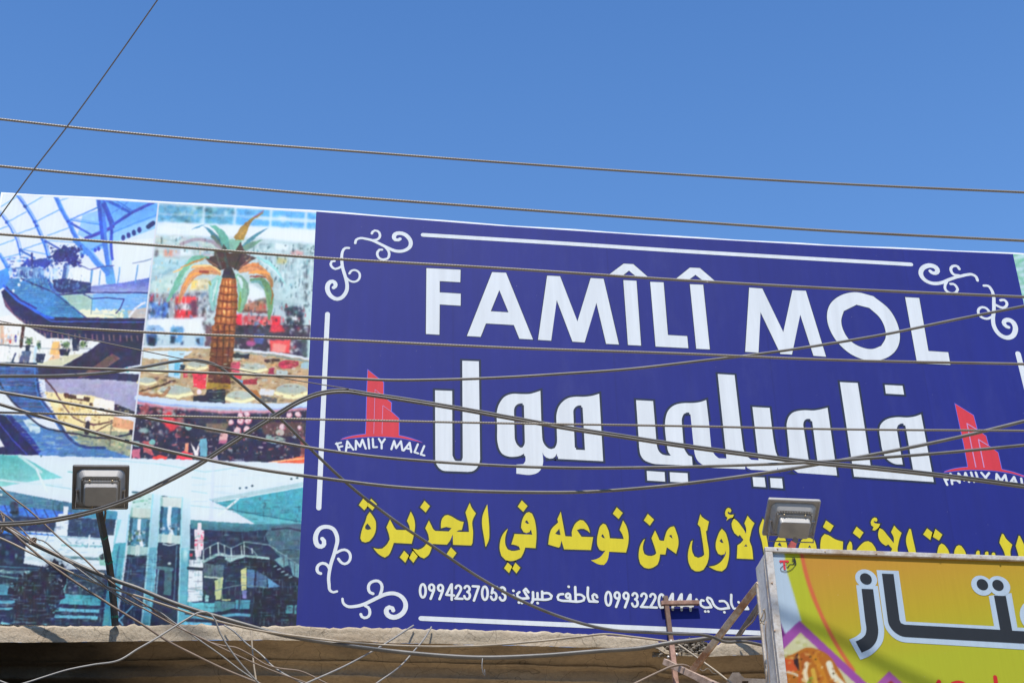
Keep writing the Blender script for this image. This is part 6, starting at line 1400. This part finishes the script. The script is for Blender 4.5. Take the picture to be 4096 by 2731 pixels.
C("dark cable rising to the right across the foot of the Latin lettering", [(0, 836), (130, 843), (400, 853), (640, 863), (800, 869), (900, 873), (1000, 872), (1150, 867), (1300, 858), (1440, 848), (1600, 830), (1750, 812), (1900, 790), (2020, 770), (2200, 733), (2352, 703)], -2.4, -2.6, 11)
D3 = [(-40, 1207), (0, 1206), (100, 1199), (200, 1180), (290, 1151), (380, 1109), (460, 1066), (520, 1027), (580, 989), (640, 952), (690, 923), (740, 905), (790, 900), (850, 908), (950, 923), (1060, 941), (1176, 962), (1300, 984), (1430, 1004), (1560, 1024), (1700, 1043), (1850, 1062), (2000, 1076), (2200, 1098), (2352, 1118)]
C("lower thicker one of the twin cables rising from lower left past the floodlight", D3, -1.6, -2.2, 13, (5, 6))
C("upper thinner one of the twin cables peaking left of the red tower emblem", D3, -1.62, -2.24, 9, (5, 6), mat=M_CABLE2, shift=(-3, -9.5))
C("dark cable sagging below the feet of the big Arabic letters, ends rising gently", [(0, 900), (150, 925), (350, 962), (520, 992), (700, 1026), (850, 1047), (1000, 1060), (1150, 1069), (1300, 1074), (1500, 1073), (1700, 1068), (1850, 1062), (2000, 1052), (2150, 1041), (2352, 1022)], -2.0, -2.1, 12)
C("lowest sagging dark cable, just above the yellow lettering, climbing steeply at right", [(0, 928), (100, 958), (250, 1002), (450, 1050), (600, 1078), (750, 1099), (900, 1117), (1050, 1126), (1200, 1130), (1350, 1129), (1500, 1118), (1700, 1094), (1900, 1062), (2050, 1035), (2200, 1004), (2352, 967)], -1.9, -1.8, 13.5)
C("thickest dark cable, drooping from the left tangle below the ledge to the bracket", [(-60, 2090), (9, 2108), (129, 2172), (257, 2232), (320, 2262), (390, 2291), (459, 2319), (551, 2351), (660, 2397), (778, 2438), (853, 2460), (987, 2499), (1106, 2532), (1200, 2551), (1300, 2567), (1582, 2604), (1740, 2619), (1901, 2628), (2156, 2621), (2412, 2601), (2560, 2591), (2685, 2569), (2797, 2556), (2834, 2551), (2934, 2552), (3056, 2549)], -0.25, -0.32, 17, (3, 0.4), PX)
GT = "thin wires of the tangle hanging over the ledge"
T = lambda label, pts, y0, y1, w, mat, ext=(3, 0.6): wire("thin_wire", label, "wire", pts, y0, y1, w, mat, ext, PX, GT, False, 8, None, 14)
T("cream wire running beside the thickest cable and along the sunlit ledge", [(-40, 2136), (0, 2151), (129, 2213), (207, 2252), (321, 2305), (423, 2344), (551, 2383), (660, 2419), (779, 2457), (898, 2490), (1002, 2514), (1076, 2527), (1200, 2544), (1300, 2557), (1519, 2577), (1710, 2584), (1901, 2582), (2157, 2563), (2330, 2544), (2412, 2535), (2539, 2547), (2667, 2563)], -0.5, -0.12, 9, M_BEIGE, (3, 0))
T("dusty brown wire crossing the ledge diagonally from the left tangle", [(-30, 2080), (28, 2112), (92, 2167), (175, 2236), (276, 2310), (367, 2370), (459, 2429), (597, 2514), (660, 2556), (779, 2618), (898, 2675), (1026, 2727)], -0.6, -0.4, 9.5, M_BROWN)
T("grey-brown wire slanting down from the left edge behind the thickest cable", [(0, 1947), (46, 1986), (115, 2039), (184, 2101), (257, 2168), (331, 2228), (395, 2289), (446, 2328), (505, 2370), (600, 2429), (660, 2470), (734, 2517), (832, 2565), (898, 2582), (942, 2588), (987, 2609), (1076, 2661), (1121, 2672), (1195, 2681), (1300, 2728)], -0.45, -0.3, 7, M_BROWN)
T("pale wire leaving the wire joint and falling steeply past the ledge", [(128, 2163), (150, 2156), (170, 2161), (216, 2196), (294, 2259), (367, 2315), (441, 2363), (528, 2416), (600, 2427), (704, 2494), (794, 2556), (883, 2618), (957, 2675), (1026, 2722)], -0.42, -0.35, 6, M_GREYW, (0, 0.6))
T("brownish wire running from the tangle straight to the lower edge", [(-30, 2070), (41, 2108), (129, 2166), (260, 2236), (380, 2310), (441, 2356), (528, 2408), (600, 2446), (710, 2506), (832, 2563), (927, 2609), (1046, 2663), (1136, 2698), (1225, 2729)], -0.5, -0.38, 6.5, M_BROWN)
T("short wire from the left edge ending at the wire joint", [(0, 2043), (69, 2098), (110, 2140), (129, 2161)], -0.45, -0.42, 6, M_BROWN, (3, 0))
T("light grey wire draped over the thickest cable in a hooked bend", [(20, 2752), (98, 2731), (179, 2705), (268, 2678), (372, 2657), (476, 2639), (551, 2594), (625, 2552), (689, 2511), (749, 2474), (802, 2447), (826, 2446), (845, 2456), (853, 2466), (883, 2535), (927, 2606), (972, 2663), (1032, 2728)], -0.9, -0.55, 7.5, M_GREYW, (1.5, 0.5))
T("grey wire bowing out of the ledge top toward the lower middle", [(897, 2499), (927, 2517), (987, 2573), (1046, 2618), (1091, 2663), (1121, 2684), (1210, 2731)], -0.07, -0.3, 6.5, M_GREYW, (0, 0.5))
T("near-vertical beige wire hanging below the ledge", [(1002, 2511), (1006, 2540), (1009, 2588), (1015, 2654), (1026, 2727)], -0.2, -0.22, 7, M_BEIGE, (0, 0.5))
T("light grey wire slanting down leftward from the ledge to the frame's bottom", [(1654, 2500), (1519, 2586), (1391, 2656), (1225, 2731)], -0.07, -0.5, 7, M_GREYW, (0, 0.6))
T("grey wire curving down leftward beside the longer slanting grey wire", [(1726, 2506), (1692, 2560), (1659, 2598), (1608, 2656), (1506, 2731)], -0.07, -0.35, 6.5, M_GREYW, (0, 0.5))
T("brown wire arching up to the rusty bracket's rail from lower left", [(2420, 2790), (2560, 2722), (2635, 2686), (2697, 2661), (2730, 2657), (2747, 2661), (2763, 2670)], -0.4, -0.28, 9, M_BROWN, (1, 0))
T("white rod-like wire slanting down behind the rusty brace", [(2712, 2575), (2784, 2625), (2822, 2652), (2866, 2684), (2909, 2718)], -0.1, -0.2, 8, M_BEIGE, (0, 0.05))
T("thin brown wire strung along the weathered second brace", [(3038, 2434), (3009, 2487), (2979, 2514), (2959, 2547)], -0.24, -0.09, 6, M_BROWN, (0, 0))
T("short grey wire poking up from the bottom left corner", [(-20, 2715), (0, 2722), (26, 2732)], -0.6, -0.6, 8, M_GREYW, (2, 0.6))
T("beige wire trailing down the left side of the yellow sign box", [(3064, 2482), (3062, 2520), (3068, 2600), (3074, 2670), (3079, 2731)], -0.905, -0.905, 5, M_BROWN, (0, 0.4))
T("hair-thin broken wire dangling under the thickest cable", [(1930, 2632), (1928, 2670), (1933, 2690), (1940, 2700), (1938, 2675)], -0.4, -0.42, 3.5, M_GREYW, (0, 0))
# overhead cable bundle beyond the upper right of the view; it throws the soft stripe on the yellow sign
wire("cable_bundle", "thick overhead cable bundle high above the yellow sign", "cable", [(2600, -2730), (2861, -2617), (3084, -2539), (3296, -2450), (3480, -2381), (3683, -2305), (4000, -2180)], -4.0, -4.0, 22, M_CABLE2, (4, 6))

# joint where the thin wires are knotted together
m = MB()
c = bp(131, 2163, -0.43)
for k in range(7):
    a = k * 0.9
    q = [c + 0.022 * np.array([math.cos(t * 2 + a) * 0.7, 0.25 * math.sin(t * 3 + a), math.sin(t * 2 + a * 1.3) * 0.8]) for t in np.linspace(0, 3.2, 14)]
    m.tube(q, 0.0028, 6)
tag(m.build("wire_joint", M_BROWN, None, True), "small knotted joint of thin wires lying on the thickest cable", "wire joint")
m = MB()
c = bp(2, 2090, -0.7)
for k in range(3):
    q = [c + np.array([0.016 * math.cos(t + k), 0.012 * math.sin(t * 2), 0.05 * math.sin(t + k * 0.7)]) for t in np.linspace(0, 6, 22)]
    m.tube(q, 0.003, 6)
tag(m.build("wire_coil", M_BROWN, None, True), "looped coil of wire binding the cables at the left edge", "wire coil")

# ------------------------------------------------------------------ floodlights
def rrect(w, h, r, y, n=5, dz=0.0):
    out = []
    for cx_, cz_, a0 in ((w / 2 - r, h / 2 - r, 0), (-w / 2 + r, h / 2 - r, 90), (-w / 2 + r, -h / 2 + r, 180), (w / 2 - r, -h / 2 + r, 270)):
        for i in range(n + 1):
            a = math.radians(a0 + 90 * i / n)
            out.append((cx_ + r * math.cos(a), y, cz_ + r * math.sin(a) + dz))
    return out
def loft(mb, loops, cap0=True, cap1=True):
    n = len(loops[0]); vs = [p_ for L_ in loops for p_ in L_]; fs = []
    for k in range(len(loops) - 1):
        for i in range(n):
            j = (i + 1) % n
            fs.append((k * n + i, k * n + j, (k + 1) * n + j, (k + 1) * n + i))
    if cap0: fs.append(tuple(range(n - 1, -1, -1)))
    if cap1: fs.append(tuple((len(loops) - 1) * n + i for i in range(n)))
    mb.add(vs, fs)
def floodlight(label, loc, rot, w, h, dark, mid, pale, arm, pole_pts, pole_r, tapes, red=None):
    root = empty("floodlight", loc, rot)
    tag(root, label, "floodlight", "floodlights aimed at the billboard")
    def ch(m, name, mat, smooth=False, bevel=0.0):
        return m.build(name, mat, root, smooth, bevel)
    m = MB(); loft(m, [rrect(w - 0.004, h - 0.004, 0.008, 0.022), rrect(w, h, 0.009, 0.018), rrect(w, h, 0.009, 0.003), rrect(w - 0.006, h - 0.006, 0.008, 0.0), rrect(w - 0.02, h - 0.02, 0.008, 0.0), rrect(w - 0.024, h - 0.024, 0.008, 0.003), rrect(w * 0.86, h * 0.84, 0.03, 0.003)][::-1], False, False)
    ch(m, "rim", dark)
    m = MB(); loft(m, [rrect(w * 0.93, h * 0.93, 0.006, 0.019), rrect(w * 0.93, h * 0.93, 0.006, 0.0205)][::-1]); ch(m, "glass", M_GLASS)
    m = MB(); loft(m, [rrect(w * 0.86, h * 0.84, 0.032, 0.004), rrect(w * 0.85, h * 0.83, 0.032, -0.004), rrect(w * 0.70, h * 0.64, 0.022, -0.034), rrect(w * 0.69, h * 0.63, 0.022, -0.035)], False, True)
    ho = ch(m, "housing", mid)
    m = MB()
    for i in range(13):
        x = -w * 0.30 + w * 0.60 * i / 12
        m.box((x, -0.038, h * 0.272), (0.0022, 0.008, h * 0.055)); m.box((x, -0.038, -h * 0.272), (0.0022, 0.008, h * 0.055))
    m.box((-w * 0.325, -0.040, 0), (0.004, 0.012, h * 0.5)); m.box((w * 0.325, -0.040, 0), (0.004, 0.012, h * 0.5))
    f_ = m.build("cooling_fin", dark, ho); f_["kind"] = "stuff"
    m = MB(); z0 = -h * 0.03
    loft(m, [rrect(w * 0.64, h * 0.53, 0.012, -0.035, 5, z0), rrect(w * 0.64, h * 0.53, 0.012, -0.044, 5, z0), rrect(w * 0.61, h * 0.50, 0.012, -0.0465, 5, z0), rrect(w * 0.585, h * 0.455, 0.012, -0.047, 5, z0 - 0.004), rrect(w * 0.575, h * 0.445, 0.012, -0.086, 5, z0 - 0.004), rrect(w * 0.568, h * 0.438, 0.012, -0.090, 5, z0 - 0.004), rrect(w * 0.545, h * 0.415, 0.011, -0.092, 5, z0 - 0.004)], False, True)
    co = ch(m, "driver_cover", mid)
    for sx_ in (-1, 1):
        m = MB(); m.ball((sx_ * w * 0.2, -0.047, h * 0.235), 0.0058, 10, 7); m.build("screw", M_BRASS, co, True)
    m = MB(); m.tube([(-w * 0.115, -0.055, -h * 0.255), (-w * 0.118, -0.052, -h * 0.29)], 0.006, 10); m.tube([(-w * 0.118, -0.052, -h * 0.285), (-w * 0.14, -0.046, -h * 0.37), (-w * 0.15, -0.02, -h * 0.40)], 0.0035, 8); m.build("cable_gland", M_BRASS, co)
    m = MB()
    ax = np.array([0, arm[0], arm[1]]); px_ = w * 0.415; q0 = np.array([0, -0.016, -h * 0.02]); q1 = q0 + ax
    for s_ in (-1, 1):
        m.bar(q0 + (s_ * px_, 0, 0), q1 + (s_ * (px_ + w * 0.02), 0, 0), 0.0025, 0.016, (0, 1, 0.3))
        m.tube([q0 + (s_ * (px_ - 0.012), 0, 0), q0 + (s_ * (px_ + 0.006), 0, 0)], 0.006, 8)
    m.bar(q1 + (-px_ - w * 0.02, 0, 0), q1 + (px_ + w * 0.02, 0, 0), 0.016 if False else 0.018, 0.0025, tuple(ax / np.linalg.norm(ax)))
    ch(m, "bracket", M_STEEL)
    m = MB(); m.tube(pole_pts, pole_r, 4); po = world_child(m.build("pole", M_POLE), root)
    for t in tapes:
        a_, b_ = np.array(pole_pts[t[0]]), np.array(pole_pts[t[0] + 1]); c_ = a_ + (b_ - a_) * t[1]; d_ = (b_ - a_) / np.linalg.norm(b_ - a_)
        m = MB(); m.tube([c_ - d_ * 0.006, c_ + d_ * 0.006], pole_r * 1.12, 4); m.build("tape", M_TAPE, po)
    if red:
        m = MB(); m.tube(red, pole_r * 1.15, 4); m.build("painted_sleeve", M_POLER, po)
    return root
pp = [bp(396, 2040, -0.66), bp(402, 2075, -0.60), bp(425, 2185, -0.37), bp(436, 2250, -0.255), bp(448, 2340, -0.165), bp(455, 2420, -0.11), bp(461, 2502, -0.068)]
fl = floodlight("dark grey floodlight seen from behind on a leaning pole before the mall pictures", tuple(bp(402.45, 1950.5, -0.68)), (0.8232, -0.0893, 0.0962), 0.268, 0.225, M_LAMPD, M_LAMPG, M_LAMPL, (-0.012, -0.088), pp, 0.0185, [(1, 0.62), (2, 0.9), (5, 0.55)])
m = MB()
lead = [bp(420, 2030, -0.65), bp(422, 2050, -0.62), bp(419, 2075, -0.59), bp(412, 2110, -0.52), bp(419, 2150, -0.435), bp(433, 2225, -0.285), bp(441, 2255, -0.24), bp(447, 2300, -0.195), bp(457, 2400, -0.115), bp(465, 2500, -0.062)]
m.tube(catmull(lead, False, 0.02), 0.0052, 8)
world_child(m.build("lead_wire", M_BROWN, None, True), fl)
c2 = bp(3166.6, 2073.5, -0.42)
pp2 = [bp(3181, 2158, -0.45), bp(3171, 2190, -0.50), bp(3140, 2290, -0.66), bp(3120, 2360, -0.78)]
floodlight("pale grey floodlight tilted behind the top of the yellow sign", tuple(c2), (1.081, 0.0228, -0.0462), 0.279, 0.234, M_LAMPG, M_LAMPL, M_LAMPL, (-0.045, -0.10), pp2, 0.019, [], [bp(3170, 2176, -0.485), bp(3155, 2240, -0.58)])

# ------------------------------------------------------------------ rusty bracket of the yellow sign
VB2 = V(2560, 2340, 4.011)
br = empty("sign_bracket", tuple(bp(2690, 2640, -0.07)))
tag(br, "rusty welded steel bracket holding the yellow sign off the ledge", "bracket")
def bc(m, name, mat): return world_child(m.build(name, mat, None, False, 0.002), br)
def vp(x, y, Y): q = VB2([(x, y)])[0]; return bp(q[0], q[1], Y)
m = MB(); m.bar(vp(407, 180, -0.015), vp(500, 900, -0.058), 0.024, 0.023, (0, -1, 0.2)); bc(m, "upright", M_RUSTD)
m = MB(); m.bar(vp(498, 880, -0.068), vp(585, 1640, -0.115), 0.026, 0.026, (0, -1, 0.2)); bc(m, "upright", M_RUSTR)
m = MB(); m.bar(vp(338, 288, -0.028), vp(945, 278, -0.028), 0.023, 0.023, (0, 0, 1)); bc(m, "stub_arm", M_RUSTR)
m = MB(); m.bar(vp(405, 1225, -0.125), vp(960, 1490, -0.36), 0.030, 0.032); bc(m, "rail", M_PINKST)
m = MB(); m.bar(vp(960, 1490, -0.36), vp(1330, 1660, -0.56), 0.033, 0.034); bc(m, "rail", M_PINKST)
m = MB(); m.bar(vp(850, 1360, -0.28), vp(1920, -30, -0.80), 0.030, 0.030, (-0.4, -0.2, 0.9)); bc(m, "brace", M_RUST)
m = MB(); m.bar(vp(1560, 835, -0.06), vp(1975, 220, -0.22), 0.022, 0.024, (-0.4, -0.2, 0.9)); o = bc(m, "brace", M_GREYST); tag(o, "weathered grey second brace behind the rusty one")
for q in ((455, 1150), (590, 1110), (500, 895)):
    m = MB(); m.ball(vp(*q, -0.085), 0.009, 8, 6); bc(m, "bolt", M_STEEL)
q = [vp(x, y, -0.25) for x, y in ((960, 1340), (1000, 1370), (1090, 1330), (1120, 1345), (1160, 1400), (1230, 1420))]
m = MB(); m.tube(catmull(q, False, 0.01), 0.0015, 6); tag(m.build("tie_wire", M_GREYW, None, True), "crinkled scrap of tie wire hanging beside the rusty brace", "wire")
q = [vp(x, y, -0.14) for x, y in ((1395, 1600), (1430, 1500), (1480, 1395), (1590, 1393), (1625, 1440), (1680, 1485), (2090, 1500), (2090, 1640), (1730, 1640), (1740, 1530), (1640, 1530), (1630, 1640))]
m = MB(); m.sheet([[(a[0], a[2]) for a in q]], -0.14)
nq = len(q); m.add([tuple(a) for a in q] + [(a[0], -0.06, a[2]) for a in q], [(i, nq + i, nq + (i + 1) % nq, (i + 1) % nq) for i in range(nq)])
tag(m.build("metal_channel", M_GREYST), "torn grey metal channel under the cornice beside the yellow sign", "metal sheet")

# ------------------------------------------------------------------ yellow shop sign
SX0, SX1, SZ1, SZ0 = 2.253, 5.3, 5.086, 3.75
SY = -1.0
sign = empty("shop_sign", (SX0, SY + 0.1, SZ0))
tag(sign, "yellow and orange box sign with big black Arabic letters in a metal frame", "shop sign")
def gc(o): return world_child(o, sign)
m = MB()
m.box(((SX0 + SX1) / 2, SY + 0.013, SZ1 - 0.012), (SX1 - SX0, 0.026, 0.024))
m.box((SX0 + 0.018, SY + 0.013, (SZ0 + SZ1) / 2 - 0.012), (0.036, 0.0252, SZ1 - SZ0 - 0.026))
m.box(((SX0 + SX1) / 2, SY + 0.013, SZ0 + 0.012), (SX1 - SX0 - 0.08, 0.0248, 0.022))
m.box((SX1 - 0.018, SY + 0.013, (SZ0 + SZ1) / 2 - 0.012), (0.036, 0.0252, SZ1 - SZ0 - 0.026))
gc(m.build("frame", M_GALV, None, False, 0.0025))
m = MB(); m.box(((SX0 + SX1) / 2, SY + 0.118, (SZ0 + SZ1) / 2 - 0.006), (SX1 - SX0 - 0.012, 0.184, SZ1 - SZ0 - 0.02))
gc(m.build("casing", M_SHEET, None, False, 0.004))
m = MB(); m.box((SX0 + 0.002, SY + 0.042, (SZ0 + SZ1) / 2 - 0.02), (0.006, 0.012, SZ1 - SZ0 - 0.05)); m.box((SX0 + 0.002, SY + 0.205, (SZ0 + SZ1) / 2 - 0.05), (0.010, 0.016, SZ1 - SZ0 - 0.12))
gc(m.build("edge_strip", M_GALV))
for q in ((3110, 2194), (3300, 2204), (3505, 2213), (3760, 2225), (4000, 2236), (3088, 2330), (3099, 2520)):
    m = MB(); m.ball(bp(q[0], q[1], SY - 0.001), 0.0042, 8, 5); gc(m.build("screw", M_RUST, None, True))
m = MB(); q = bp(3055, 2470, -0.91)
for k in range(2): m.tube([q + np.array([-0.004 + 0.012 * math.sin(t * 1.1 + k * 2), -0.012 * math.cos(t), 0.035 - 0.016 * t + 0.008 * math.sin(t * 2 + k)]) for t in np.linspace(0, 4.2, 20)], 0.0034, 7)
tag(m.build("wire_knot", M_BEIGE, None, True), "small cream wire knot tied through the yellow sign's side", "wire knot")
VG = V(3030, 2170, 2.795); VH = V(3500, 2170, 2.795)
ink3 = Ink(3040, 2150, 5600, 3700, 0.5)
yy_, xx_ = np.mgrid[0:ink3.h, 0:ink3.w]
u_ = xx_ / 0.5 + 3040; v_ = yy_ / 0.5 + 2150
t_ = np.clip((v_ - 2230 + (u_ - 3500) * 0.16) / 430.0, 0, 1)[..., None]
g0, g1, g2 = np.array([194, 148, 58.0]), np.array([184, 168, 48.0]), np.array([172, 182, 50.0])
ink3.img = np.where(t_ < 0.55, g0 + (g1 - g0) * (t_ / 0.55), g1 + (g2 - g1) * ((t_ - 0.55) / 0.45))
p, l, e = ink3.poly, ink3.line, ink3.ell
ink3.view = VG
p([(160, 60), (298, 60), (310, 200), (335, 340), (405, 570), (505, 870), (470, 880), (310, 1030), (240, 900), (150, 800)], (178, 203, 227))
p([(296, 60), (475, 60), (505, 300), (600, 620), (760, 935), (900, 1210), (1060, 1420), (800, 1250), (500, 900), (405, 570), (335, 340), (310, 200)], (178, 188, 50))
l([(484, 60), (495, 130), (540, 330), (660, 680), (830, 1040), (960, 1260), (1070, 1420)], 42, (206, 106, 70))
p([(470, 868), (1300, 1640), (1140, 1640), (480, 998), (288, 1190), (255, 1190), (255, 1070)], (152, 80, 166)); p([(230, 830), (312, 1022), (255, 1080), (230, 1080)], (104, 36, 120))
p([(480, 1000), (1130, 1600), (1130, 2100), (260, 2100), (260, 1215)], (196, 200, 164))
ink3.clutter([(480, 1000), (800, 1300), (260, 1330), (280, 1200)], 30, [(206, 212, 180), (170, 176, 100), (190, 196, 140), (214, 218, 206)], (40, 140), (20, 60), 0.5)
p([(290, 1290), (440, 1220), (540, 1170), (680, 1190), (800, 1260), (900, 1400), (1000, 1600), (1000, 2000), (280, 2000)], (176, 108, 36), smooth=True); p([(300, 1300), (400, 1290), (450, 1420), (380, 1460), (300, 1420)], (196, 86, 44)); p([(400, 1285), (450, 1230), (470, 1440), (410, 1350)], (50, 34, 40)); p([(470, 1240), (560, 1200), (600, 1330), (500, 1420)], (168, 92, 36), smooth=True)
for q, w, c in (([(550, 1350), (530, 1450), (560, 1560)], 50, (226, 216, 188)), ([(800, 1350), (850, 1480), (960, 1600)], 70, (222, 224, 206)), ([(640, 1280), (700, 1400), (760, 1560)], 60, (196, 132, 40)), ([(330, 1440), (430, 1470), (540, 1560)], 20, (214, 220, 210)), ([(480, 1440), (470, 1560)], 40, (186, 96, 40)), ([(620, 1420), (650, 1560)], 50, (206, 170, 70)), ([(600, 1520), (560, 1600)], 50, (140, 160, 50))): l(q, w, c)
ink3.clutter([(300, 1260), (700, 1200), (1000, 1600), (300, 1600)], 70, [(150, 80, 30), (206, 150, 60), (222, 190, 120), (120, 60, 30), (190, 110, 40), (226, 214, 180)], (10, 60), (10, 46), 0.55)
for c in ((590, 1270), (650, 1300), (490, 1300), (850, 1460), (410, 1500)): e(c, 12, 10, (60, 50, 20))
p([(1472, 1432), (1700, 1640), (1260, 1640)], (160, 88, 166)); p([(1490, 1535), (1600, 1640), (1380, 1640)], (150, 52, 48))
ink3.soften(1)
gc(print_sheet("sign_face", ink3, SX0 + 0.03, SX1 - 0.03, SZ0 + 0.02, SZ1 - 0.02, SY + 0.014, 0.006, sign))
SF = SY + 0.0132
M_SWHITE = mat_vinyl("sign_pale_vinyl", alb((178, 203, 229))); M_SBLACK = mat_vinyl("sign_black_vinyl", alb((38, 46, 56))); M_SRED = mat_vinyl("sign_red_vinyl", alb((196, 40, 44)))
mw, mk = MB(), MB()
def sl_(mbb, view, o, h=(), dy=0.0): mbb.sheet([[tuple(q) for q in catmull(to_plane(view(o), SF - dy), True, 0.012, 34)]] + [[tuple(q) for q in catmull(to_plane(view(x), SF - dy), True, 0.012, 34)] for x in h], SF - dy)
def ov(cx_, cy_, rx, ry, sk=0.12, n=28): return [(cx_ + rx * math.cos(t) + sk * ry * math.sin(t), cy_ + ry * math.sin(t) + 0.08 * rx * math.cos(t)) for t in [2 * math.pi * i / n for i in range(n)]]
sl_(mw, VG, ov(1215, 402, 122, 106)); sl_(mw, VG, [(1103, 470), (1345, 480), (1395, 830), (1416, 1000), (1400, 1100), (1340, 1190), (1240, 1270), (1150, 1305), (1025, 1080), (1110, 1040), (1155, 1000), (1160, 960)], (), 0.0006)
sl_(mw, VH, [(17, 303), (263, 313), (345, 878), (1332, 930), (1272, 592), (1525, 560), (1592, 945), (1720, 950), (1720, 1195), (345, 1112), (240, 1080), (150, 1000), (100, 900)], (), 0.0003)
sl_(mw, VH, ov(1196, 477, 120, 112), (), 0.0006); sl_(mw, VH, ov(1388, 482, 124, 112), (), 0.0009); sl_(mw, VH, ov(1800, 830, 180, 190), (), 0.0011)
sl_(mk, VG, ov(1212, 400, 66, 62), (), 0.0016); sl_(mk, VG, [(1163, 512), (1293, 517), (1338, 870), (1350, 1000), (1330, 1090), (1270, 1170), (1165, 1225), (1097, 1100), (1160, 1070), (1205, 1025), (1217, 970), (1205, 870)], (), 0.0016)
sl_(mk, VH, [(77, 342), (208, 347), (275, 860), (290, 895), (330, 912), (1400, 970), (1330, 588), (1463, 593), (1535, 980), (1720, 988), (1720, 1125), (340, 1048), (250, 1015), (180, 950), (145, 870)], (), 0.0016)
sl_(mk, VH, ov(1201, 465, 64, 62), (), 0.0016); sl_(mk, VH, ov(1375, 473, 64, 62), (), 0.0016); sl_(mk, VH, ov(1800, 830, 110, 120), (), 0.0016)
gc(mw.build("lettering_outline", M_SWHITE)); gc(mk.build("lettering", M_SBLACK))
mr, mk = MB(), MB()
def ss(mbb, view, pts, w): stroke(mbb, SF, view, pts, w, 0.0016, True, 0.008, 50)
for q, w in (([(253, 206), (340, 206)], 22), ([(258, 200), (258, 222)], 10), ([(335, 200), (335, 222)], 10), ([(294, 206), (303, 292)], 24)): ss(mr, VG, q, w)
for q, w in (([(330, 240), (285, 258), (255, 285), (262, 312), (300, 324), (345, 316), (390, 290), (425, 245)], [4, 6, 7, 7, 7, 6, 4]), ([(322, 270), (338, 276), (352, 250), (365, 240), (380, 240), (395, 240)], 8), ([(395, 240), (410, 220), (430, 225), (426, 245), (410, 240)], 9), ([(385, 205), (400, 200), (410, 215)], 9), ([(385, 188), (405, 182), (420, 215)], 8), ([(390, 172), (412, 168), (428, 210)], 8)): ss(mk, VG, q, w)
gc(mr.build("emblem_letter", M_RED)); gc(mk.build("emblem_swoosh", M_SBLACK))
for q in ([(1342, 1500), (1362, 1640)], [(715, 1550), (690, 1600)], [(870, 1575), (935, 1560), (1000, 1580), (1020, 1640)], [(800, 1600), (840, 1640)]):
    mr = MB(); ss(mr, VH, q, 46); gc(mr.build("red_lettering", M_SRED))
